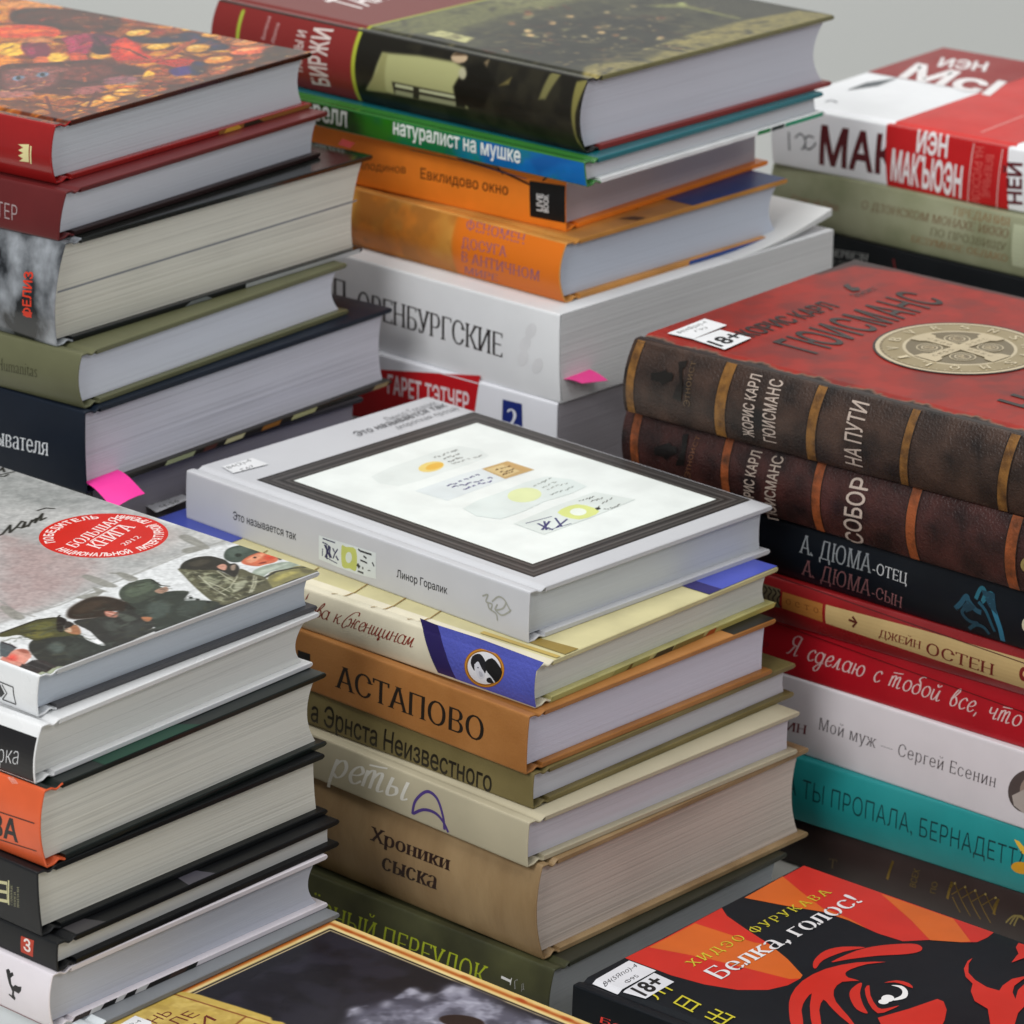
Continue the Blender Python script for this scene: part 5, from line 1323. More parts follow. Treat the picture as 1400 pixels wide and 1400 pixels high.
T('spine','title','ВСЕХ','sans',(154.02,10.37),(155.36,18.67),(150.94,10.32),'6e5c30',metal=.6),
T('spine','title','ПО','sans',(164.24,10.83),(165.06,16.14),(161.49,10.6),'6e5c30',metal=.6),
T('spine','title','Т','serif',(107.7,5.24),(112.01,5.67),(108.61,10.12),'5a4a30'),
L('spine','ornament','8a7a4a',.7,[(199.93,8.94),(203.72,13.32),(207.63,13.66)],curve=1,metal=.6),
L('spine','ornament','8a7a4a',.7,[(201.91,8.85),(205.15,13.77),(208.86,13.17)],curve=1,metal=.6),
L('spine','ornament','8a7a4a',.7,[(203.89,8.76),(206.58,14.21),(210.09,12.67)],curve=1,metal=.6),
 ],
 'E1': [
P('top','award_badge','c41f14',[(139.44,140.5),(136.79,140.36),(134.17,139.94),(131.61,139.26),(129.14,138.31),(126.78,137.1),(124.55,135.66),(122.49,133.99),(120.62,132.12),(118.95,130.06),(117.51,127.83),(116.3,125.47),(115.35,122.99),(114.67,120.43),(114.25,117.82),(114.11,115.17),(114.25,112.52),(114.67,109.9),(115.35,107.34),(116.3,104.87),(117.51,102.5),(118.95,100.28),(120.62,98.22),(122.49,96.35),(124.55,94.68),(126.78,93.23),(129.14,92.03),(131.61,91.08),(134.17,90.39),(136.79,89.98),(139.44,89.84),(142.09,89.98),(144.71,90.39),(147.27,91.08),(149.74,92.03),(152.1,93.23),(154.33,94.68),(156.39,96.35),(158.26,98.22),(159.93,100.28),(161.37,102.5),(162.58,104.87),(163.53,107.34),(164.21,109.9),(164.63,112.52),(164.77,115.17),(164.63,117.82),(164.21,120.43),(163.53,122.99),(162.58,125.47),(161.37,127.83),(159.93,130.06),(158.26,132.12),(156.39,133.99),(154.33,135.66),(152.1,137.1),(149.74,138.31),(147.27,139.26),(144.71,139.94),(142.09,140.36)],label='round red award badge with white lettering'),
T('top','award_badge','П','sans',(131.15,97.23),(128.51,98.71),(129.56,93.79),'e6d4d0',o=.03),
T('top','award_badge','О','sans',(128.03,99.04),(125.7,100.98),(125.84,95.94),'e6d4d0',o=.03),
T('top','award_badge','Б','sans',(125.29,101.39),(123.34,103.71),(122.56,98.74),'e6d4d0',o=.03),
T('top','award_badge','Е','sans',(123.02,104.19),(121.53,106.83),(119.86,102.08),'e6d4d0',o=.03),
T('top','award_badge','Д','sans',(121.29,107.36),(120.31,110.23),(117.8,105.86),'e6d4d0',o=.03),
T('top','award_badge','И','sans',(120.17,110.79),(119.73,113.79),(116.47,109.95),'e6d4d0',o=.03),
T('top','award_badge','Т','sans',(119.7,114.37),(119.81,117.4),(115.9,114.22),'e6d4d0',o=.03),
T('top','award_badge','Е','sans',(119.88,117.97),(120.54,120.93),(116.12,118.51),'e6d4d0',o=.03),
T('top','award_badge','Л','sans',(120.72,121.48),(121.91,124.28),(117.12,122.7),'e6d4d0',o=.03),
T('top','award_badge','Ь','sans',(122.18,124.78),(123.86,127.31),(118.86,126.63),'e6d4d0',o=.03),
T('top','award_badge','Н','sans',(137.32,91.71),(139.69,91.62),(137.66,95.49),'e6d4d0',o=.03),
T('top','award_badge','А','sans',(140.15,91.62),(142.51,91.82),(140.03,95.42),'e6d4d0',o=.03),
T('top','award_badge','Ц','sans',(142.96,91.88),(145.29,92.35),(142.39,95.63),'e6d4d0',o=.03),
T('top','award_badge','И','sans',(145.72,92.47),(147.98,93.22),(144.71,96.13),'e6d4d0',o=.03),
T('top','award_badge','О','sans',(148.4,93.38),(150.55,94.4),(146.95,96.9),'e6d4d0',o=.03),
T('top','award_badge','Н','sans',(150.94,94.61),(152.96,95.88),(149.09,97.93),'e6d4d0',o=.03),
T('top','award_badge','А','sans',(153.32,96.14),(155.17,97.64),(151.08,99.21),'e6d4d0',o=.03),
T('top','award_badge','Л','sans',(155.5,97.94),(157.16,99.65),(152.91,100.72),'e6d4d0',o=.03),
T('top','award_badge','Ь','sans',(157.45,99.99),(158.89,101.88),(154.55,102.44),'e6d4d0',o=.03),
T('top','award_badge','Н','sans',(159.14,102.26),(160.34,104.31),(155.96,104.34),'e6d4d0',o=.03),
T('top','award_badge','О','sans',(160.54,104.71),(161.49,106.89),(157.14,106.4),'e6d4d0',o=.03),
T('top','award_badge','Й','sans',(161.65,107.31),(162.32,109.59),(158.06,108.58),'e6d4d0',o=.03),
T('top','award_badge','Л','sans',(162.88,112.82),(162.99,115.19),(159.1,113.2),'e6d4d0',o=.03),
T('top','award_badge','И','sans',(162.99,115.64),(162.82,118.01),(159.19,115.57),'e6d4d0',o=.03),
T('top','award_badge','Т','sans',(162.76,118.46),(162.31,120.79),(159,117.93),'e6d4d0',o=.03),
T('top','award_badge','Е','sans',(162.2,121.23),(161.47,123.49),(158.53,120.25),'e6d4d0',o=.03),
T('top','award_badge','Р','sans',(161.31,123.91),(160.32,126.07),(157.78,122.5),'e6d4d0',o=.03),
T('top','award_badge','А','sans',(160.1,126.47),(158.86,128.49),(156.77,124.65),'e6d4d0',o=.03),
T('top','award_badge','Т','sans',(158.6,128.87),(157.13,130.73),(155.51,126.66),'e6d4d0',o=.03),
T('top','award_badge','У','sans',(156.82,131.06),(155.13,132.73),(154.02,128.5),'e6d4d0',o=.03),
T('top','award_badge','Р','sans',(154.79,133.03),(152.92,134.49),(152.32,130.15),'e6d4d0',o=.03),
T('top','award_badge','Н','sans',(152.54,134.74),(150.51,135.96),(150.43,131.58),'e6d4d0',o=.03),
T('top','award_badge','О','sans',(150.1,136.17),(147.94,137.14),(148.38,132.78),'e6d4d0',o=.03),
T('top','award_badge','Й','sans',(147.51,137.3),(145.24,138),(146.21,133.73),'e6d4d0',o=.03),
T('top','award_badge','П','sans',(142.02,138.58),(139.65,138.72),(141.6,134.8),'e6d4d0',o=.03),
T('top','award_badge','Р','sans',(139.19,138.72),(136.82,138.58),(139.23,134.92),'e6d4d0',o=.03),
T('top','award_badge','Е','sans',(136.37,138.52),(134.04,138.09),(136.87,134.76),'e6d4d0',o=.03),
T('top','award_badge','М','sans',(133.6,137.99),(131.33,137.28),(134.54,134.31),'e6d4d0',o=.03),
T('top','award_badge','И','sans',(130.91,137.12),(128.74,136.15),(132.28,133.58),'e6d4d0',o=.03),
T('top','award_badge','И','sans',(128.34,135.94),(126.3,134.72),(130.13,132.59),'e6d4d0',o=.03),
T('top','award_badge','БОЛЬШАЯ','serif',(142,98.45),(132.17,131.96),(135.87,98.35),'e6d6d2',stem=.06),
T('top','award_badge','КНИГА','serif',(149.77,103.43),(142.17,130.23),(142.37,103.04),'e6d6d2',stem=.06),
L('top','award_badge','e6d6d2',.5,[(140.61,106.88),(135.22,127.36)]),
T('top','award_badge','2012','serif',(154.63,112.33),(152.14,123.67),(151.57,112.43),'e6d0cc',stem=.05),
P('spine','publisher_mark','2a2a2c',[(208.42,8.64),(210.65,8.44),(213.19,5.03),(210.95,2.75),(208.34,4.6)]),
L('spine','publisher_mark','3a3a3c',.5,[(208.39,9.47),(210.62,9.27),(217.82,9.11)]),
L('spine','publisher_mark','3a3a3c',.5,[(217.82,9.11),(218.2,5.81),(219.14,2.3)]),
L('spine','publisher_mark','3a3a3c',.5,[(219.12,2.15),(211.8,2.12)]),
L('spine','publisher_mark','3a3a3c',.5,[(211.8,2.12),(214.51,5.57),(211.76,8.48)]),
 ],
 'E2': [
P('spine','title_panel','1a191b',[(.3,.4),(230.02,.4),(230.02,18.25),(.3,18.25)]),
T('spine','title','орка','sans',(207.43,3.31),(222.13,5.86),(207.89,8.97),'c9cacc',hx=.55,o=-.02),
P('spine','title','c9cacc',[(211.9,3.97),(213,4.08),(212.39,1.69),(211.57,1.67)]),
 ],
 'E3': [
T('spine','title','ВА','sans',(203.28,7.04),(218.05,7.71),(204.76,16.04),'191717',o=.03),
L('spine','rule','3a1a14',.5,[(206.88,17.5),(227.81,18.42)]),
L('spine','rule','3a1a14',.5,[(204.82,5.23),(227.46,6.9)]),
P('top','cover_print','0d1714',[(.3,1.2),(230.12,1.2),(230.12,9.6),(.3,9.6)]),
P('top','cover_print','0c3a2a',[(218.42,30),(230.22,30),(230.22,80),(218.42,70)]),
L('spine','hair_line','e0a090',.2,[(211.38,31.15),(214.64,29.65)]),
L('spine','hair_line','e0a090',.2,[(211.89,31.27),(215.28,29.82)]),
L('spine','hair_line','e0a090',.2,[(212.44,31.43),(215.91,29.98)]),
L('spine','hair_line','e0a090',.2,[(213,31.59),(216.55,30.15)]),
L('spine','hair_line','e0a090',.2,[(213.56,31.75),(217.18,30.31)]),
 ],
 'E4': [
T('spine','publisher_mark','Ш','serif',(213.45,7.79),(214.17,17.63),(205.72,6.33),'b9b58c',stem=.05),
P('spine','publisher_mark','b9b58c',[(214.39,17.85),(215.08,17.81),(213.92,7.69),(213.23,7.72)]),
T('spine','series_name','ГЛАВНЫЕ','serif',(215.88,8.32),(216.85,16.63),(214.73,8.05),'8a886a'),
T('spine','series_name','КНИГИ','serif',(217.66,8.28),(218.42,14.3),(216.52,8.02),'8a886a'),
T('spine','series_name','ЖИЗНИ','serif',(219.45,8.25),(220.45,17.01),(218.31,7.98),'8a886a'),
 ],
 'E5': [
P('spine','publisher_mark','a8341f',[(211.22,8.71),(218.25,9.05),(217.61,2.19),(211.08,2.2)]),
T('spine','publisher_mark','З','sans',(212.73,3.68),(216.47,3.63),(212.74,8.45),'d8cfcb',o=.02),
P('top','cover_print','3c3a3c',[(221.42,9.8),(230.12,9.8),(230.12,24),(221.42,20)]),
P('top','cover_print','44424a',[(221.42,68),(230.12,66),(230.12,80),(221.42,76)]),
 ],
 'E6': [
P('spine','figure_drawing','1a1a1c',[(206.47,17.49),(207.84,18.29),(208.81,17.64),(208.78,17.02),(210.18,17.69),(210.91,16.73),(209.37,15.27),(209.99,13),(210.89,12.3),(211.92,13.39),(214,13.33),(215.51,13.82),(215.25,11.98),(213.92,10.41),(211.52,10.72),(211.13,9.02),(211.83,7.78),(211.1,6.6),(208.04,7.93),(208.28,8.55),(209.84,8.3),(210.31,10.31),(208.6,12.8)]),
P('edge','board_print','2a1a14',[(8.48,.25),(10.6,2.1),(18.38,2.1),(16.97,.25)]),
P('edge','board_print','c9c9c9',[(16.97,.25),(19.09,2.1),(24.03,2.1),(22.62,.25)]),
P('edge','board_print','141414',[(22.62,.25),(24.74,2.1),(31.1,2.1),(29.69,.25)]),
P('edge','board_print','c9c9c9',[(29.69,.25),(31.81,2.1),(35.35,2.1),(33.93,.25)]),
P('edge','board_print','141414',[(33.93,.25),(36.05,2.1),(41,2.1),(39.59,.25)]),
P('edge','board_print','c0c0c0',[(39.59,.25),(41.71,2.1),(46.66,2.1),(45.24,.25)]),
P('edge','board_print','1a1614',[(45.24,.25),(47.36,2.1),(60.79,2.1),(59.38,.25)]),
P('edge','board_print','3a2a24',[(56.55,.25),(58.67,2.1),(67.86,2.1),(66.45,.25)]),
P('edge','board_print','121412',[(65.04,.25),(67.16,2.1),(72.1,2.1),(70.69,.25)]),
P('spine','rule','7a3038',[(.3,.6),(230.12,.6),(230.12,1),(.3,1)]),
 ],
 'D1': [
T('spine','title','Это называется так','sans',(30.41,7.32),(69.64,8.05),(30.42,10.92),'222326',o=.01),
T('spine','author_name','Линор Горалик','sans',(129.77,7.98),(158.92,8.44),(129.71,11.3),'222326',o=.01),
P('spine','picture','d0d6d6',[(83.49,13.81),(95.92,14.3),(117.47,15.04),(117.64,3.87),(106.48,3.07),(95.23,3.08),(83.52,3.54)]),
P('spine','picture','b9bf68',[(97.11,12.6),(97.62,13.32),(98.48,13.16),(99.72,13),(101.67,13.45),(103.98,13.88),(105.69,13.34),(106.4,10.84),(106.44,7.32),(105.96,4.69),(104.96,3.94),(103.52,4.12),(102.03,4.33),(100.41,3.96),(98.72,3.61),(97.52,4.23),(97.02,6.71),(96.92,10.11)]),
P('spine','picture','ccd4cc',[(103.36,9.4),(103.26,8.54),(102.93,7.73),(102.44,7.06),(101.82,6.61),(101.17,6.44),(100.56,6.57),(100.07,6.98),(99.74,7.63),(99.63,8.43),(99.73,9.28),(100.05,10.09),(100.53,10.75),(101.14,11.19),(101.78,11.36),(102.39,11.23),(102.9,10.83),(103.24,10.19)]),
L('spine','picture','2a2850',.9,[(86.99,10.67),(88.9,8.2),(90.4,5.88)]),
L('spine','picture','2a2850',.9,[(89.62,11.08),(88.9,7.93),(87.36,5.36)]),
L('spine','picture','2a2850',.8,[(88.12,10.7),(88.49,4.84)]),
L('spine','picture','2a2850',.8,[(90.39,10.74),(90.03,7.95),(91.15,6.08)]),
L('spine','picture','2a2850',.5,[(85.87,8.77),(85.66,5.46)]),
L('spine','picture','2a2850',.7,[(91.9,10.46),(93.05,9.01)]),
L('spine','picture','2a2850',.6,[(94.9,10.83),(93.05,8.2),(92.1,6.06)]),
L('spine','picture','2a2850',.8,[(93.8,7.58),(95.3,6.08)]),
L('spine','picture','2a2850',.5,[(85.79,13.05),(93.34,13.1)]),
L('spine','picture','2a2850',.5,[(85.65,11.41),(88.87,11.16)]),
L('spine','picture','2a2850',.4,[(86.99,5.53),(94.52,4.52)]),
L('spine','picture','3a3a3c',.8,[(106.97,13.93),(108.29,13.47),(111.63,13.53),(114.95,13.6)]),
L('spine','picture','3a3a3c',.8,[(110.2,11.84),(112.07,11.26)]),
L('spine','picture','3a3a3c',.7,[(108.39,9.63),(110.62,9.55),(112.48,9.36)]),
L('spine','picture','3a3a3c',1.6,[(106.54,7.41),(108.03,6.32)]),
L('spine','picture','3a3a3c',1,[(109.52,6.58),(110.26,6.56)]),
L('spine','picture','3a3a3c',.7,[(115.42,10.53),(116.55,9.09)]),
L('spine','picture','3a3a3c',.8,[(106.89,4.53),(110.24,4.47)]),
L('spine','picture','3a3a3c',.4,[(112.86,6.38),(114.34,6.64)]),
L('spine','publisher_mark','9a9b92',.7,[(178.65,12.98),(181.62,14.33),(180.7,11.28),(184.04,11.05),(183.36,8.61)],curve=1),
L('spine','publisher_mark','9a9b92',.7,[(184,12.16),(187.62,15.14),(191.44,14.15),(190.08,10.99),(185.91,9.3),(187.04,11.85)],curve=1),
L('spine','publisher_mark','9a9b92',.7,[(185.91,9.3),(189.42,7.99),(193.12,10.12),(194.57,11.63)],curve=1),
L('spine','publisher_mark','9a9b92',.7,[(181.76,11.34),(182.59,8.97),(186.4,7.74),(187.18,5.12)],curve=1),
L('spine','publisher_mark','9a9b92',.7,[(191.44,14.15),(194.29,11)],curve=1),
P('top','framed_picture','2b2928',[(30.31,12.67),(193.63,12.67),(193.63,140.29),(30.31,140.29)],label='white picture in a striped black frame'),
P('top','framed_picture','464341',[(31.82,13.92),(192.34,13.92),(192.34,139.05),(31.82,139.05)],label='white picture in a striped black frame'),
P('top','framed_picture','343130',[(33.34,15.16),(191.05,15.16),(191.05,137.81),(33.34,137.81)],label='white picture in a striped black frame'),
P('top','framed_picture','514e4c',[(34.85,16.41),(189.76,16.41),(189.76,136.58),(34.85,136.58)],label='white picture in a striped black frame'),
P('top','framed_picture','3a3736',[(36.36,17.65),(188.47,17.65),(188.47,135.34),(36.36,135.34)],label='white picture in a striped black frame'),
P('top','framed_picture','2a2827',[(37.87,18.9),(187.18,18.9),(187.18,134.1),(37.87,134.1)],label='white picture in a striped black frame'),
P('top','framed_picture','4b4846',[(39.39,20.14),(185.89,20.14),(185.89,132.86),(39.39,132.86)],label='white picture in a striped black frame'),
P('top','framed_picture','35322f',[(40.9,21.39),(184.59,21.39),(184.59,131.62),(40.9,131.62)],label='white picture in a striped black frame'),
P('top','framed_picture','dfe4e1',[(42.41,22.63),(183.3,22.63),(183.3,130.39),(42.41,130.39)]),
P('top','framed_picture','d6dcd9',[(61.7,48.9),(58.73,62.52),(58.02,79.22),(57.2,92.92),(59.19,102.88),(68.5,106.26),(77.78,103.02),(79.68,90.21),(79.19,74.3),(79.98,59.74),(78.5,48.83),(70.31,45.43)]),
P('top','framed_picture','e0c878',[(72.28,81.53),(74.22,79.12),(75.42,76.01),(75.65,72.84),(74.87,70.21),(73.23,68.65),(71.05,68.46),(68.77,69.68),(66.82,72.08),(65.6,75.18),(65.35,78.37),(66.13,81.02),(67.79,82.59),(69.98,82.77)]),
P('top','framed_picture','dcae48',[(71.7,81.66),(72.94,80.12),(73.81,77.97),(74.14,75.63),(73.87,73.55),(73.05,72.16),(71.85,71.71),(70.49,72.31),(69.25,73.83),(68.38,75.98),(68.04,78.33),(68.31,80.41),(69.13,81.82),(70.34,82.26)]),
P('top','framed_picture','d3dadb',[(87.73,49.51),(86.43,77.56),(88.15,103.25),(104.36,103.41),(104.46,77.88),(106.18,50.66)]),
P('top','framed_picture','bb9c66',[(87.63,88.7),(88.08,103.58),(104.23,103.67),(103.78,86.59)]),
P('top','framed_picture','bd9a62',[(88.85,99.92),(88.88,103.17),(102.98,102.83),(102.41,99.46)]),
P('top','framed_picture','d0b884',[(89.35,89.21),(90.25,98.51),(101.1,98.16),(102.07,88.04)]),
P('top','framed_picture','d3dcd9',[(117.38,48.57),(114.53,60.55),(114.19,75.94),(112.53,89.96),(113.86,101),(124.19,105.78),(134.59,104.07),(136.1,92.87),(135.33,77.87),(137.79,62.36),(137.61,50.04),(127.87,45.91)]),
P('top','framed_picture','d5dda8',[(127.81,83.93),(129.77,81.43),(131.01,78.52),(131.39,75.53),(130.86,72.84),(129.49,70.75),(127.44,69.51),(124.95,69.28),(122.33,70.08),(119.88,71.82),(117.91,74.3),(116.64,77.22),(116.24,80.23),(116.77,82.95),(118.15,85.07),(120.22,86.31),(122.73,86.53),(125.37,85.7)]),
P('top','framed_picture','d2d9d5',[(145.11,50.13),(142.29,77.22),(141.61,101.39),(160.07,106.38),(162.36,78.49),(163.04,49.7)]),
P('top','framed_picture','cfd684',[(148.52,72.14),(146.76,75.95),(146.2,81.24),(147.19,85.14),(150.74,86.7),(155.82,86.84),(159.63,85.48),(161.33,81.63),(161.78,76.31),(160.76,72.42),(157.28,70.9),(152.3,70.79)]),
P('top','framed_picture','e0e6dc',[(156.43,81.16),(157.44,79.73),(157.93,78.16),(157.83,76.68),(157.14,75.51),(155.98,74.84),(154.52,74.75),(152.98,75.28),(151.59,76.33),(150.57,77.76),(150.07,79.34),(150.17,80.83),(150.86,82),(152.03,82.68),(153.5,82.76),(155.04,82.22)]),
L('top','framed_picture','54514c',.5,[(62.5,84.7),(63.15,84.71),(62.5,85.97)]),
L('top','framed_picture','54514c',.5,[(62.68,87.16),(63.83,86.68),(63.35,87.77)]),
L('top','framed_picture','54514c',.5,[(63.49,88.98),(63.76,89.4),(62.36,91.44)]),
L('top','framed_picture','54514c',.5,[(62.33,92.56),(62.55,92.99),(62.47,93.7)]),
L('top','framed_picture','54514c',.5,[(62.85,94.62),(62.71,95.79),(62.57,96.97)]),
L('top','framed_picture','54514c',.5,[(63.38,96.3),(62.16,98.48),(63.29,98.37)]),
L('top','framed_picture','6a6760',.5,[(67.33,85.92),(67.24,86.74),(67.08,87.62)]),
L('top','framed_picture','6a6760',.5,[(66.74,88.4),(66.37,89.54),(67.51,89.2)]),
L('top','framed_picture','6a6760',.5,[(66.31,90.27),(66.58,90.57),(66.33,91.38)]),
L('top','framed_picture','6a6760',.5,[(67.71,90.72),(67.78,91.37),(67.17,92.67)]),
L('top','framed_picture','6a6760',.5,[(66.53,93.72),(66.92,93.9),(67.47,93.92)]),
L('top','framed_picture','6a6760',.5,[(67.54,94.3),(66.6,95.66),(67.44,95.29)]),
L('top','framed_picture','54514c',.5,[(71.19,84.84),(70.97,85.72),(71.79,85.59)]),
L('top','framed_picture','54514c',.5,[(71.78,85.8),(71.59,86.56),(71.96,86.78)]),
L('top','framed_picture','54514c',.5,[(71.93,87.05),(70.76,88.8),(71.31,88.86)]),
L('top','framed_picture','54514c',.5,[(70.42,90.05),(69.9,91.08),(71.48,90.06)]),
L('top','framed_picture','54514c',.5,[(71.42,90.62),(70.8,91.8),(70.75,92.42)]),
L('top','framed_picture','54514c',.5,[(71.5,91.99),(71.49,92.62),(71.5,93.24)]),
L('top','framed_picture','8a8a86',.5,[(73.52,84.7),(74.76,84.71),(73.93,86.74)]),
L('top','framed_picture','8a8a86',.5,[(74.35,86.91),(74.7,87.55),(74.51,88.73)]),
L('top','framed_picture','8a8a86',.5,[(75.03,89.32),(74.05,91.21),(74.5,91.69)]),
L('top','framed_picture','8a8a86',.5,[(74.01,93.34),(74.38,93.96),(75.18,94.16)]),
L('top','framed_picture','8a8a86',.5,[(74.58,96.45),(75.43,96.8),(75.34,98.07)]),
L('top','framed_picture','8a8a86',.5,[(75.86,98.27),(75.06,100.19),(75,101.38)]),
L('top','framed_picture','4a4478',.8,[(93.1,63.03),(92.7,64.86),(92.68,66.31)]),
L('top','framed_picture','4a4478',.8,[(92.75,66.75),(93.76,66.89),(93.31,68.46)]),
L('top','framed_picture','4a4478',.8,[(92.68,70.24),(92.26,71.57),(93.21,71.56)]),
L('top','framed_picture','4a4478',.8,[(92.11,73.8),(92.31,75.06),(93.2,75.64)]),
L('top','framed_picture','4a4478',.8,[(92.51,76.91),(91.77,79.09),(92.73,79.61)]),
L('top','framed_picture','4a4478',.8,[(91.8,80.9),(91.5,82.37),(93.01,82.06)]),
L('top','framed_picture','4a4478',.8,[(95.89,63.28),(95.27,65.72),(96.66,66.2)]),
L('top','framed_picture','4a4478',.8,[(95.91,67.25),(96.19,68.56),(97.34,69.01)]),
L('top','framed_picture','4a4478',.8,[(97.85,69),(96.71,71.87),(96.82,73.51)]),
L('top','framed_picture','4a4478',.8,[(97.63,74.09),(97.86,75.55),(98.78,76.33)]),
L('top','framed_picture','4a4478',.8,[(98.35,77.09),(97.87,78.67),(98.74,78.9)]),
L('top','framed_picture','4a4478',.8,[(98.36,81.73),(97.87,83.57),(99.63,83.19)]),
L('top','framed_picture','5a5488',.8,[(100.69,64.94),(101.42,65.45),(101.03,67.05)]),
L('top','framed_picture','5a5488',.8,[(101.28,67.19),(100.12,69.12),(101.12,68.92)]),
L('top','framed_picture','5a5488',.8,[(101.02,70.21),(100.22,71.86),(101.26,71.69)]),
L('top','framed_picture','5a5488',.8,[(100.65,73.71),(99.91,75.32),(100.97,75.15)]),
L('top','framed_picture','5a5488',.8,[(101.43,75.33),(101.36,76.41),(101.44,77.36)]),
L('top','framed_picture','5a5488',.8,[(101.39,78.43),(102.28,78.75),(101.28,80.95)]),
L('top','framed_picture','6a4a24',.7,[(93.37,91.52),(92.34,93.22),(93.51,92.73)]),
L('top','framed_picture','6a4a24',.7,[(92.66,94.73),(93.63,94.58),(93.25,95.79)]),
L('top','framed_picture','6a4a24',.7,[(93.1,96.58),(93.57,96.79),(93.69,97.35)]),
L('top','framed_picture','6a4a24',.7,[(94.07,97.71),(93.82,98.7),(93.28,99.99)]),
L('top','framed_picture','5a3a1a',.7,[(96.73,90.87),(95.76,92.6),(96.62,92.5)]),
L('top','framed_picture','5a3a1a',.7,[(97.78,92.25),(97.8,93.21),(97.18,94.8)]),
L('top','framed_picture','5a3a1a',.7,[(97.47,94.84),(97.61,95.41),(97.39,96.35)]),
L('top','framed_picture','5a3a1a',.7,[(97.78,96.63),(97.12,98.03),(97.47,98.4)]),
L('top','framed_picture','6a4a24',.7,[(99.96,88.91),(99.55,89.83),(98.69,91.2)]),
L('top','framed_picture','6a4a24',.7,[(99.9,90.67),(99.46,91.69),(99.18,92.54)]),
L('top','framed_picture','6a4a24',.7,[(99.13,93.09),(99.45,93.23),(100.07,93.08)]),
L('top','framed_picture','6a4a24',.7,[(99.56,94.16),(99.94,94.29),(98.89,95.86)]),
L('top','framed_picture','7a8078',.5,[(119.1,88.09),(118.68,89.32),(118.55,90.26)]),
L('top','framed_picture','7a8078',.5,[(118.23,91.23),(117.91,92.55),(118.7,92.75)]),
L('top','framed_picture','7a8078',.5,[(118.1,93.54),(117.59,94.98),(117.47,96.03)]),
L('top','framed_picture','7a8078',.5,[(118.67,95.06),(116.88,97.68),(117.21,98.16)]),
L('top','framed_picture','7a8078',.5,[(117.16,98.92),(116.68,100.27),(116.75,101.05)]),
L('top','framed_picture','8a8f88',.5,[(122.43,89.85),(123.14,89.7),(122.1,91.31)]),
L('top','framed_picture','8a8f88',.5,[(121.92,92.17),(122.91,91.65),(122.9,92.15)]),
L('top','framed_picture','8a8f88',.5,[(122.65,93.24),(121.27,95.25),(121.83,95.28)]),
L('top','framed_picture','8a8f88',.5,[(121.35,96.51),(120.8,97.88),(122.26,97.2)]),
L('top','framed_picture','8a8f88',.5,[(122.06,97.5),(121.61,98.7),(121.96,99.08)]),
L('top','framed_picture','8a8f88',.5,[(125.45,89.45),(126.39,89.16),(125.94,90.27)]),
L('top','framed_picture','8a8f88',.5,[(126.01,91.51),(125.05,93.46),(125.38,94.11)]),
L('top','framed_picture','8a8f88',.5,[(125.27,94.86),(124.79,96.44),(125.22,97.09)]),
L('top','framed_picture','8a8f88',.5,[(125.77,96.9),(126.5,96.86),(125.34,98.75)]),
L('top','framed_picture','8a8f88',.5,[(125.65,99.85),(126.71,99.64),(125.94,101.31)]),
L('top','framed_picture','7a807a',.5,[(131.2,85.52),(131.74,86.12),(130.8,88.23)]),
L('top','framed_picture','7a807a',.5,[(131.25,88.15),(131.11,89.35),(130.61,90.93)]),
L('top','framed_picture','7a807a',.5,[(131.89,90.73),(130.75,92.68),(130.83,93.39)]),
L('top','framed_picture','7a807a',.5,[(131.45,94.06),(132.18,94.59),(130.62,97.46)]),
L('top','framed_picture','7a807a',.5,[(130.8,97.57),(131.32,98.11),(130.49,100.05)]),
L('top','framed_picture','4a4a44',.5,[(145.04,88.24),(144.98,89.04),(145.28,89.47)]),
L('top','framed_picture','4a4a44',.5,[(145.28,89.86),(145.68,90.02),(145.02,91.28)]),
L('top','framed_picture','4a4a44',.5,[(145.39,91.78),(145.68,92.15),(144.98,93.54)]),
L('top','framed_picture','4a4a44',.5,[(145.55,93.62),(146.51,93.15),(144.91,95.36)]),
L('top','framed_picture','4a4a44',.5,[(146.17,94.87),(145.06,96.91),(145.57,97.25)]),
L('top','framed_picture','6a6a64',.5,[(149.36,90.93),(149.28,91.6),(148.18,93.33)]),
L('top','framed_picture','6a6a64',.5,[(148.84,92.89),(148.78,93.63),(148.68,94.41)]),
L('top','framed_picture','6a6a64',.5,[(148.82,94.44),(149.87,93.94),(148.37,96.11)]),
L('top','framed_picture','6a6a64',.5,[(149.57,95.4),(149.02,96.39),(149.5,96.32)]),
L('top','framed_picture','6a6a64',.5,[(149.85,96.58),(149.52,97.36),(148.8,98.56)]),
L('top','framed_picture','6a6a64',.5,[(156.33,86.25),(156.39,86.79),(156.05,87.76)]),
L('top','framed_picture','6a6a64',.5,[(155.47,89.07),(155.28,89.87),(155.48,90.27)]),
L('top','framed_picture','6a6a64',.5,[(154.25,92.58),(153.33,94.4),(153.28,95.32)]),
L('top','framed_picture','6a6a64',.5,[(153.71,95.06),(153.94,95.5),(152.45,97.73)]),
L('top','framed_picture','6a6a64',.5,[(152.67,98.47),(153.01,98.95),(151.68,101.19)]),
L('top','framed_picture','5a5a54',.5,[(159.31,88.29),(158.96,89.35),(160.05,88.9)]),
L('top','framed_picture','5a5a54',.5,[(159.86,89.65),(160.4,89.63),(160.13,90.45)]),
L('top','framed_picture','5a5a54',.5,[(159.45,92.04),(160.98,91.23),(160.4,92.62)]),
L('top','framed_picture','5a5a54',.5,[(160.79,92.6),(160.5,93.67),(160.42,94.51)]),
L('top','framed_picture','5a5a54',.5,[(160.75,94.68),(159.71,96.64),(159.5,97.7)]),
P('top','framed_picture','2c2c2a',[(155.77,86.9),(155.81,89.21),(158.17,87.79),(158.13,85.49)]),
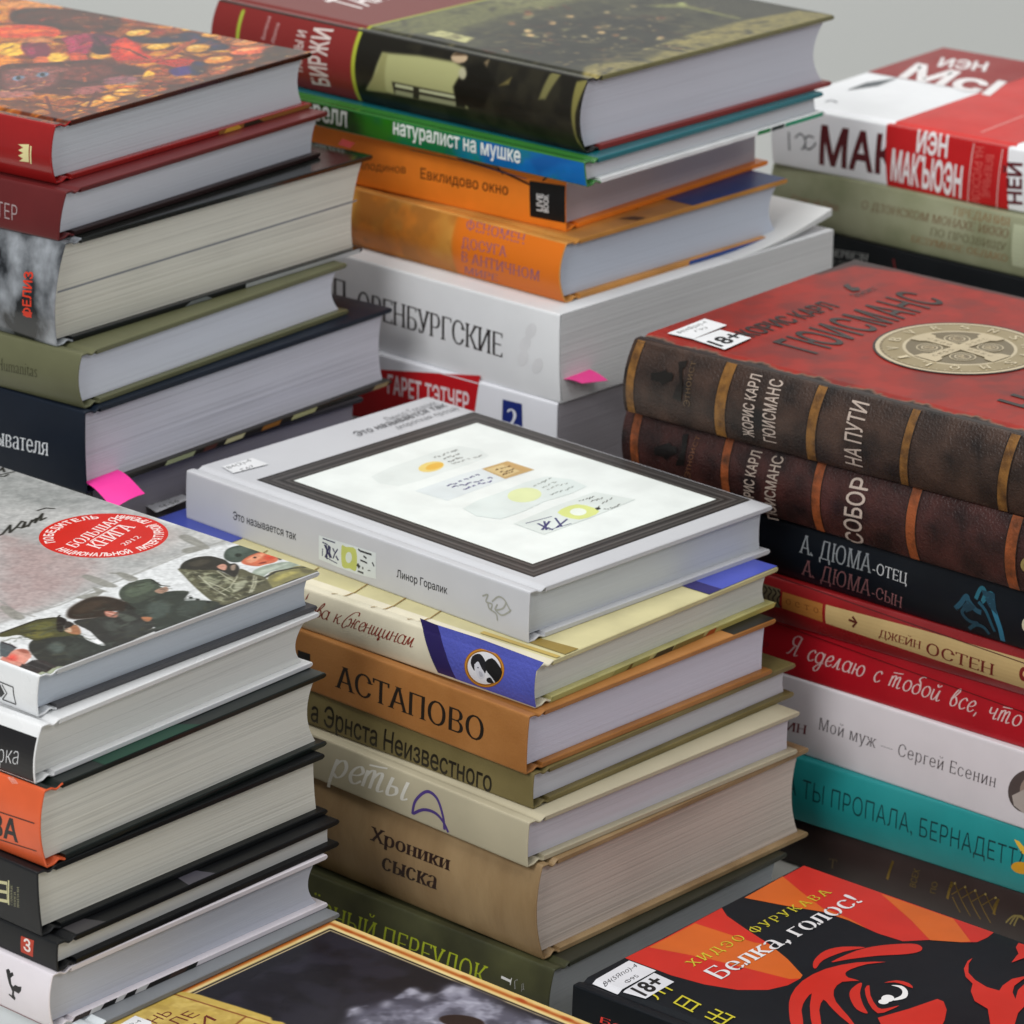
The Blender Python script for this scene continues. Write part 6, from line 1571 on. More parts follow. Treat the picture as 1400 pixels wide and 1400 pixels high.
L('top','framed_picture','3a3a6a',.5,[(148.58,53.59),(150.27,67.15)]),
L('top','framed_picture','3a3a6a',1.1,[(152.05,57.06),(159.77,55.56)]),
L('top','framed_picture','3a3a6a',1.1,[(153.69,62.39),(158.79,52.75)]),
L('top','framed_picture','3a3a6a',.9,[(152.11,60.81),(160.05,54.01)]),
L('top','framed_picture','3a3a6a',.9,[(152.51,66.78),(161.72,61.19)]),
L('top','framed_picture','3a3a6a',.9,[(156.91,69.32),(161.06,58.69)]),
L('top','framed_picture','3a3a6a',.8,[(158.18,56.54),(161.93,55.89)]),
L('top','framed_picture','3a3a6a',.4,[(160.68,54.64),(161.83,66.82)]),
T('top','title','Линор Горалик','sans',(13.64,104.04),(11.65,136.74),(8.72,105.04),'77787c',o=-.01),
T('top','title','Это называется так','sans',(19.38,81.15),(17.05,137.29),(13.73,82.46),'3c3d40',o=0),
T('top','title','(короткая проза)','sans',(24.65,100.35),(23.61,137.81),(20.26,101.24),'55565a',o=-.01),
P('top','shelf_label','d9dadc',[(8.13,12.87),(8.94,29.24),(19.75,28.9),(17.93,10.56)],label='white shelf mark label'),
T('top','shelf_label','84(2)-4','sans',(12.66,12.98),(11.9,26.62),(9.63,13.26),'3a3a3c'),
T('top','shelf_label','Г67','sans',(18.58,15.59),(18.1,22.83),(16.03,15.79),'3a3a3c'),
 ],
 'D2': [
T('spine','title','хова к Женщинам','cursive',(104.77,7.56),(166.93,8.66),(105.35,11.6),'7c2a1c',w0=.06,w1=.17,sl=.3,sp=.98),
P('spine','title','7c2a1c',[(101.19,14.59),(102.01,16.74),(102.69,12.96),(101.44,11.71)]),
P('spine','title','7c2a1c',[(107.25,15.39),(108.01,16.48),(107.34,13.7),(106.34,13.19)]),
P('spine','colour_panel','4b52a6',[(176.66,20.51),(200.33,20.8),(233.76,19.8),(231.12,15.76),(232.1,.89),(211.52,1.14),(188.91,1.31),(185.02,8.78)],bumpy=1),
P('spine','colour_panel','251d52',[(168.23,20.93),(177.86,20.46),(184.51,11.22),(190.13,1.46),(180.33,1.42),(175.35,9.93)]),
P('spine','oval_portrait','7a4a16',[(214.17,7.49),(212.92,6.07),(211.36,4.77),(209.55,3.64),(207.59,2.73),(205.56,2.09),(203.54,1.75),(201.63,1.74),(199.89,2.05),(198.36,2.68),(197.09,3.57),(196.08,4.7),(195.36,6),(194.93,7.43),(194.78,8.91),(194.93,10.4),(195.36,11.86),(196.07,13.22),(197.05,14.46),(198.27,15.55),(199.72,16.45),(201.35,17.14),(203.14,17.61),(205.07,17.89),(206.97,17.88),(208.76,17.6),(210.52,17.13),(212.11,16.44),(213.47,15.54),(214.54,14.47),(215.26,13.24),(215.6,11.88),(215.53,10.44),(215.05,8.96)],label='oval portrait in a gilt frame'),
P('spine','oval_portrait','b57a28',[(213.9,7.58),(212.7,6.21),(211.19,4.95),(209.45,3.86),(207.55,2.98),(205.58,2.36),(203.64,2.04),(201.78,2.03),(200.09,2.33),(198.6,2.93),(197.36,3.8),(196.38,4.88),(195.67,6.14),(195.25,7.52),(195.1,8.96),(195.24,10.4),(195.66,11.81),(196.35,13.14),(197.3,14.35),(198.49,15.4),(199.9,16.27),(201.49,16.95),(203.21,17.4),(205.04,17.64),(206.88,17.64),(208.67,17.4),(210.38,16.94),(211.92,16.27),(213.24,15.4),(214.27,14.35),(214.97,13.15),(215.29,11.84),(215.22,10.44),(214.76,9.01)],label='oval portrait in a gilt frame'),
P('spine','oval_portrait','8a5a1c',[(213.29,7.79),(212.18,6.52),(210.8,5.36),(209.2,4.36),(207.45,3.56),(205.64,2.99),(203.84,2.7),(202.12,2.69),(200.54,2.96),(199.15,3.51),(197.98,4.31),(197.06,5.31),(196.39,6.47),(195.98,7.73),(195.84,9.06),(195.97,10.41),(196.36,11.71),(197,12.95),(197.89,14.07),(199.01,15.06),(200.32,15.87),(201.8,16.5),(203.41,16.93),(205.09,17.14),(206.8,17.14),(208.47,16.92),(210.05,16.49),(211.48,15.87),(212.69,15.05),(213.64,14.08),(214.28,12.96),(214.57,11.74),(214.51,10.44),(214.08,9.11)],label='oval portrait in a gilt frame'),
P('spine','oval_portrait','cfcfd4',[(212.68,8),(211.66,6.84),(210.4,5.78),(208.94,4.86),(207.34,4.13),(205.68,3.61),(204.03,3.35),(202.44,3.34),(200.98,3.59),(199.69,4.09),(198.6,4.81),(197.73,5.73),(197.1,6.79),(196.72,7.95),(196.58,9.17),(196.69,10.41),(197.05,11.62),(197.65,12.76),(198.48,13.8),(199.52,14.71),(200.74,15.46),(202.11,16.05),(203.59,16.45),(205.15,16.65),(206.72,16.64),(208.27,16.44),(209.72,16.05),(211.03,15.46),(212.14,14.71),(213,13.8),(213.59,12.77),(213.85,11.64),(213.79,10.44),(213.4,9.21)],label='oval portrait in a gilt frame'),
P('spine','oval_portrait','1a1a20',[(197.99,10.75),(198,12.09),(198.45,13.38),(199.57,14.4),(200.93,15.06),(202.12,15.19),(203.35,14.8),(204.87,13.69),(206.08,12.15),(206.41,10.17),(206.07,8.5),(205.12,8.2),(203.95,8.67),(202.88,9.91),(201.81,11.03),(200.73,11.1),(200,10.56),(200.23,9.16),(200.47,7.91),(199.9,8.1),(199.14,8.86),(198.45,9.7)]),
P('spine','oval_portrait','c2c3cb',[(200.25,10.44),(200.81,11.52),(201.62,12.14),(202.22,11.91),(202.8,11.29),(203.42,10.58),(204.08,9.81),(204.93,9.21),(205.6,8.56),(205.74,7.62),(205.44,6.64),(204.56,5.73),(203.53,5.14),(202.78,5.33),(202.14,5.91),(201.58,6.58),(201.1,7.52),(200.54,8.99)]),
P('spine','oval_portrait','4a4a58',[(202.51,9.71),(202.38,9.56),(202.13,9.46),(201.85,9.47),(201.66,9.57),(201.63,9.72),(201.76,9.88),(202.01,9.97),(202.29,9.97),(202.48,9.87)]),
P('spine','oval_portrait','a5a6b0',[(202.57,8.3),(203.15,8.5),(203.97,8.31),(204.66,7.75),(204.96,7.08),(204.25,6.45),(203.32,6.24),(202.77,7.23)]),
P('spine','oval_portrait','131316',[(205.42,13.05),(206.63,14.41),(208.39,15.2),(210.24,14.73),(212.05,13.69),(213.65,12.56),(214.64,11.17),(214.34,9.29),(213.36,7.52),(212.26,6.45),(211.05,6.12),(209.88,6.9),(208.67,8.1),(207.31,8.98),(206.17,10.01),(205.47,11.52)]),
P('spine','oval_portrait','1b1b1f',[(206.84,6.46),(207.89,7.19),(209.17,7.48),(210.23,6.66),(210.57,5.6),(209.03,5),(207.27,4.85),(206.71,5.55)]),
L('spine','oval_portrait','c4c6cc',.6,[(207.22,8.82),(209.64,7.24),(211.05,5.92)]),
P('top','cover_print','3b4796',[(.3,.8),(46,.8),(38,146.93),(.3,146.93)]),
P('top','cover_print','4650a8',[(171.25,111.59),(231.05,111.59),(231.05,147.33),(171.25,147.33)]),
P('top','cover_print','2a2462',[(171.25,103.59),(231.05,103.59),(231.05,111.69),(171.25,111.69)]),
P('top','cover_print','8a7436',[(211.25,16),(231.05,16),(231.05,24),(211.25,22)]),
P('top','cover_print','b39a52',[(191.25,10.5),(231.05,11),(231.05,13.5),(191.25,13)]),
L('top','cover_print','8a6a2c',.6,[(60,2),(66,9),(63,20)]),
L('top','cover_print','8a6a2c',.6,[(90,2),(96,9),(93,20)]),
L('top','cover_print','8a6a2c',.6,[(118,2),(124,9),(121,20)]),
L('top','cover_print','8a6a2c',.6,[(140,2),(146,9),(143,20)]),
L('top','cover_print','8a6a2c',.6,[(160,2),(166,9),(163,20)]),
P('top','shelf_label','d5d6da',[(-17.29,24.23),(-18.97,44.23),(-7.19,43.46),(-4.76,20.63)],label='white shelf mark label'),
T('top','shelf_label','84(2)-4','sans',(-13.38,25.27),(-13.67,41.39),(-16.48,25.6),'3a3a3c'),
T('top','shelf_label','Ч-56','sans',(-6.96,26.09),(-7.51,36.87),(-10.15,26.95),'3a3a3c'),
P('edge','board_print','a39f62',[(7.4,.25),(10.36,2.1),(45.86,2.1),(44.38,.25)]),
P('edge','board_print','8d8c52',[(44.38,.25),(47.34,2.1),(68.05,2.1),(66.57,.25)]),
P('edge','board_print','3a3626',[(69.53,.25),(72.49,2.1),(82.84,2.1),(81.36,.25)]),
P('edge','board_print','7a6a3a',[(81.36,.25),(84.32,2.1),(102.07,2.1),(100.59,.25)]),
P('edge','board_print','9a4a22',[(102.07,.25),(105.03,2.1),(109.47,2.1),(107.99,.25)]),
P('edge','board_print','b3a45c',[(107.99,.25),(110.95,2.1),(147.93,2.1),(146.45,.25)]),
P('edge','board_print','5a4a22',[(53.26,.25),(56.21,2.1),(57.69,2.1),(56.21,.25)]),
 ],
 'D3': [
T('spine','title','АСТАПОВО','serif',(124.03,6.01),(208.2,6.56),(123.98,16.07),'1e1712',stem=.06,sw=.06,st=.02,o=-.02,sp=1.03),
P('top','cover_print','1c1a18',[(222.25,119.1),(231.05,119.1),(231.05,144.3),(222.25,144.3)]),
P('spine','publisher_mark','1a1614',[(101.76,15.91),(109.07,16.11),(109.35,11.44),(101.64,11.25)]),
 ],
 'D4': [
T('spine','title','а Эрнста Неизвестного','sans',(107.48,1.89),(209.15,.48),(108.49,11.25),'1f1a12',o=.01,sp=.98),
 ],
 'D5': [
T('spine','title','реты','cursive',(116.89,4.44),(164.51,7.37),(117.79,12.53),'cfcdc4',w0=.07,w1=.2,sl=.25,sp=1.05),
L('spine','ring_drawing','4a3878',1.3,[(167.16,2.53),(169.14,9.1),(175.22,14.82),(181.24,13.53),(184.85,7.08),(185.39,1.59)],curve=1),
L('spine','ring_drawing','4a3878',1.3,[(167.75,3.01),(173.8,6.65),(180.25,7.3),(184.82,4.96),(187.56,1.15)],curve=1),
 ],
 'D6': [
T('spine','title','Хроники','serif',(139.51,23.81),(184.42,24.43),(139.69,29.85),'2a1a16',stem=.1),
T('spine','title','сыска','serif',(145.33,12.69),(176.63,13.56),(146.87,19.05),'2a1a16',stem=.1,hx=.54),
 ],
 'D7': [
T('spine','title','ЧЁРНЫЙ ПЕРЕУЛОК','serif',(93.5,14.47),(198.49,15.1),(94.33,23.44),'8f9a22',stem=.04),
T('spine','publisher_mark','I','serif',(211.67,20.33),(212.01,23.45),(205.8,20.64),'c4c4c4',stem=.03,sw=.1),
T('spine','publisher_mark','Г','serif',(213.63,19.21),(215.26,20.61),(213.04,22.5),'8a8a8a'),
T('spine','publisher_mark','Д','serif',(217.19,19.92),(218.5,21.03),(216.7,22.19),'8a8a8a'),
 ],
 'G1': [
T('top','title','НЬ','sans',(15.79,46.46),(14.46,56.44),(10.35,46.31),'5e1c12',o=0),
T('top','title','ЛЕ','sans',(22.58,50.52),(22.55,62.33),(16.87,49.78),'5e1c12',o=0),
T('top','title','И','sans',(31.49,54.82),(29.93,63.51),(26,54.93),'5e1c12',o=0),
P('top','shelf_label','dcdcde',[(6.72,32.62),(5.3,45.68),(13.01,46.32),(21.88,39.53),(16.47,31.35)],label='white shelf mark label'),
T('top','shelf_label','Р-4','sans',(10.44,39.31),(10.34,44.27),(8.58,39.32),'2a2a2c'),
 ],
 'H1': [
P('top','animal_drawing','b5251a',[(.42,30.82),(.92,54.36),(.59,91.18),(6.7,86.69),(19.99,82.13),(35.25,77.53),(48.79,71.72),(61.49,64.49),(62.62,61.65),(62.49,53.92),(59.16,45.69),(50.51,38.09),(37.95,33.33),(23.33,30.99),(15.76,31.08)],label='bold red and orange drawing of an animal face'),
P('top','animal_drawing','bd581a',[(1.5,44.34),(1.52,72.99),(17.41,75.84),(35.25,77.53),(48.79,71.72),(61.49,64.49),(62.62,61.65),(59.74,58.55),(23.45,51.43)],label='bold red and orange drawing of an animal face'),
P('top','animal_drawing','b5251a',[(1.52,72.99),(.59,91.18),(6.7,86.69),(19.99,82.13),(35.25,77.53),(29.9,74.82),(13.96,73.82)],label='bold red and orange drawing of an animal face'),
P('top','animal_drawing','b5251a',[(.95,144.68),(95.25,144.17),(95.99,138.82),(95.28,132.72),(90.77,128.51),(80.83,122.77),(72.97,114.12),(61.33,113.39),(45.6,115.24),(32.62,114.57),(18.66,109.52),(1.63,104.44)],label='bold red and orange drawing of an animal face'),
P('top','animal_drawing','bd581a',[(1.63,104.44),(.81,130.61),(14.72,124.29),(33.17,116.59),(32.62,114.57),(18.66,109.52)],label='bold red and orange drawing of an animal face'),
P('top','animal_drawing','bd581a',[(25.61,116.92),(34.42,117.7),(45.65,116.55),(55.75,114.03),(45.6,115.24),(32.38,114.88)],label='bold red and orange drawing of an animal face'),
P('top','animal_drawing','bd581a',[(40.51,143.78),(76.11,143.8),(93.22,131.4),(90.77,128.51),(80.43,121.92),(64.3,131.65)],label='bold red and orange drawing of an animal face'),
P('top','animal_drawing','b5251a',[(59.88,73.2),(58.82,74.6),(57.61,76.56),(56.62,78.84),(55.85,81.53),(55.3,84.56),(55.22,87.41),(55.71,89.91),(56.68,92.24),(58.12,94.39),(60.58,96.85),(63.51,99.14),(65.21,99.88),(64.64,98.22),(62.84,95.03),(61.29,91.51),(60.42,87.84),(59.79,83.84),(59.61,80.25),(60.24,77.11),(61.31,74.36),(61.9,72.55),(61.59,71.97),(60.81,72.31)],label='bold red and orange drawing of an animal face'),
P('top','animal_drawing','b5251a',[(63.04,80.82),(63.01,84.31),(63.53,90.14),(64.42,95.49),(65.6,99.28),(67.13,102.57),(69.02,105.7),(71.49,109.03),(74.31,112.2),(76.75,114.47),(78.54,115.43),(79.96,115.49),(81.13,115.09),(82.2,114.32),(83.02,113.09),(83.34,111.61),(83.09,109.97),(82.34,108.08),(80.99,105.86),(78.78,103.22),(75.98,100.26),(73.29,97.14),(70.87,93.76),(68.57,90.23),(66.61,87.12),(65,83.97),(63.74,81.23)],label='bold red and orange drawing of an animal face'),
P('top','animal_drawing','b5251a',[(79.01,94.84),(75.48,92.13),(70.69,87.05),(67.33,81.18),(64.96,74.51),(64.12,67.5),(64.53,60.47),(66.21,53.83),(68.81,47.66),(71.86,42.45),(75.7,37.4),(81.18,30.86),(86.16,25.98),(88.98,25.91),(89.28,28.72),(84.74,34.27),(79.26,40.53),(76.66,44.92),(75.14,48.54),(73.81,52.5),(73.73,54.33),(75.76,51.13),(79.53,45.4),(85.96,37.49),(91.93,31.04),(94.55,30.51),(94.4,33.21),(89.79,38.7),(84.32,44.97),(81.32,49.88),(80.22,53),(81.93,52.46),(85.19,50.37),(88.92,48.28),(93.39,46.02),(99.9,43.29),(104.29,41.89),(101.39,44.32),(95.76,48.1),(90.19,51.35),(84.86,54.74),(81.08,58.29),(78.42,61.99),(76.8,66.03),(76.54,69.82),(78.92,72.88),(80.95,74.88),(79.04,74.77),(76.19,74.29),(74.4,75.03),(73.12,76.38),(72.47,78.14),(72.47,80.62),(73.22,84.46),(74.61,88.55),(77.46,92.68)],label='bold red and orange drawing of an animal face'),
P('top','animal_drawing','b5251a',[(83.58,65.33),(82.79,67.53),(82.35,69.82),(82.15,71.65),(82.13,73.05),(82.37,73.98),(83.02,73.84),(84.17,72.06),(85.72,69.23),(87.52,66.44),(89.62,63.99),(91.97,61.59),(94.2,59.44),(96.56,57.51),(98.82,55.83),(99.87,54.7),(99,54.19),(96.94,54.21),(94.7,54.78),(92.5,56.07),(90.12,57.92),(87.99,59.82),(86.24,61.59),(84.74,63.42)],label='bold red and orange drawing of an animal face'),
P('top','animal_drawing','b5251a',[(86.78,70.51),(85.65,73.32),(86.19,74.25),(88.34,71.58),(91.57,67.64),(95.81,63.95),(99.72,61.27),(101.53,61.23),(102.62,62.65),(103.91,65.78),(104.82,68.07),(104.93,66.06),(104.53,62.71),(104.05,59.39),(102.61,57.34),(99,58.89),(94.64,62.16),(90.26,66.39)],label='bold red and orange drawing of an animal face'),
P('top','animal_drawing','b5251a',[(89.13,79.68),(89.81,81.88),(91.48,84.6),(93.95,85.64),(96.58,85.74),(99,84.55),(100.18,83.22),(98.24,83.14),(95.4,83.29),(93.55,83.14),(91.94,82.62),(90.17,80.8)],label='bold red and orange drawing of an animal face'),
P('top','animal_drawing','d8d6d6',[(92.51,79.8),(93.1,80.5),(94.42,81.5),(95.84,82.01),(97.26,81.73),(98.78,80.96),(100.14,79.88),(101.38,78.41),(102.46,76.62),(103,74.87),(102.67,73.06),(101.82,71.29),(101.06,70.13),(100.6,69.84),(100.24,70.16),(100.04,70.86),(100.15,72),(100.43,73.52),(100.46,74.98),(100.07,76.29),(99.42,77.53),(98.64,78.56),(97.75,79.33),(96.72,79.88),(95.67,80.21),(94.39,80.13),(93.09,79.82)],label='bold red and orange drawing of an animal face'),
P('top','animal_drawing','d8d6d6',[(99.96,71.5),(100.31,70.92),(100.55,70.29),(100.66,69.63),(100.65,68.99),(100.51,68.4),(100.25,67.88),(99.88,67.45),(99.42,67.15),(98.9,66.99),(98.34,66.97),(97.77,67.09),(97.21,67.36),(96.7,67.75),(96.25,68.24),(95.91,68.82),(95.67,69.45),(95.55,70.11),(95.56,70.75),(95.7,71.35),(95.96,71.87),(96.33,72.29),(96.79,72.6),(97.31,72.76),(97.88,72.78),(98.45,72.65),(99.01,72.39),(99.52,72)],label='bold red and orange drawing of an animal face'),
P('top','animal_drawing','d8d6d6',[(100.07,67.86),(100.31,67.45),(100.47,66.99),(100.53,66.51),(100.49,66.03),(100.35,65.58),(100.13,65.18),(99.83,64.85),(99.47,64.6),(99.06,64.45),(98.63,64.4),(98.19,64.46),(97.78,64.63),(97.4,64.89),(97.09,65.24),(96.85,65.65),(96.69,66.11),(96.63,66.58),(96.67,67.06),(96.81,67.51),(97.03,67.92),(97.33,68.25),(97.69,68.5),(98.1,68.65),(98.53,68.7),(98.97,68.63),(99.38,68.47),(99.76,68.2)],label='bold red and orange drawing of an animal face'),
P('top','animal_drawing','b5251a',[(104.87,54.27),(109.36,68.12),(112.59,81.88),(115.61,81.73),(120.58,76.8),(125.02,69.21),(127.84,62.57),(111.65,48.36)],label='bold red and orange drawing of an animal face'),
P('top','animal_drawing','b5251a',[(102.34,119.6),(102.4,116.2),(105.23,109.77),(109.86,104.38),(115.26,101.36),(118.4,95.67),(124.32,89.78),(131.88,87.64),(140.89,76.52),(147.54,82.36),(142.44,92.3),(140.62,100.42),(130.06,115.85),(131.42,108.33),(135.03,101.39),(130.91,105.41),(128.25,110.52),(127.38,119.76),(126.85,120.55),(124.23,114.73),(124.76,107.7),(126.33,103.24),(120.93,102.6),(114.15,104.63),(108.46,108.18),(104.11,114.51)],label='bold red and orange drawing of an animal face'),
P('top','animal_drawing','b5251a',[(116.03,126.25),(114.18,132.3),(113.61,134.62),(109.59,138.59),(108.17,142.54),(111.54,142.9),(117.61,134.03)],label='bold red and orange drawing of an animal face'),
T('top','author_name','ХИДЭО ФУРУКАВА','serif',(25.74,42.16),(25.66,131.27),(20.54,42.63),'b9ae2c',sp=1.45,stem=.03),
T('top','title','Белка, голос!','serif',(40.79,40.57),(39.94,132.86),(30.64,41.63),'cfcdcf',stem=.06),
T('top','foreign_title','日','sans',(48.86,11.63),(47.42,19.07),(38.7,12.91),'b9ae2c',hx=.8),
T('top','foreign_title','川','sans',(32.84,10.75),(31.85,21.33),(26.95,11.39),'b9ae2c',hx=.8),
T('top','foreign_title','出','sans',(64.53,10.17),(63.52,19.34),(54.78,11.11),'b9ae2c',hx=.8),
T('top','spine_title','Белка','serif',(28.84,-18.07),(55.21,-16.06),(26.06,-14.09),'b02418',stem=.05),
P('top','shelf_label','cbcbd0',[(4.46,6.4),(3.51,29.64),(16.96,29.82),(17.45,5.86)],label='white shelf mark label'),
T('top','shelf_label','84(5Япо)-4','sans',(10.52,6.97),(9.4,27.82),(7.81,8.39),'222226'),
T('top','shelf_label','Ф95','sans',(15.78,13.86),(15.32,21.66),(13.53,14.17),'222226'),
P('top','age_label','cbcbd0',[(18.76,7.77),(17.66,27.74),(28.37,26.82),(29.19,8.67)],label='white age rating label'),
T('top','age_label','18+','sans',(27.65,9.94),(26.42,24.34),(19.09,11.08),'141416',o=.03),
 ],
}
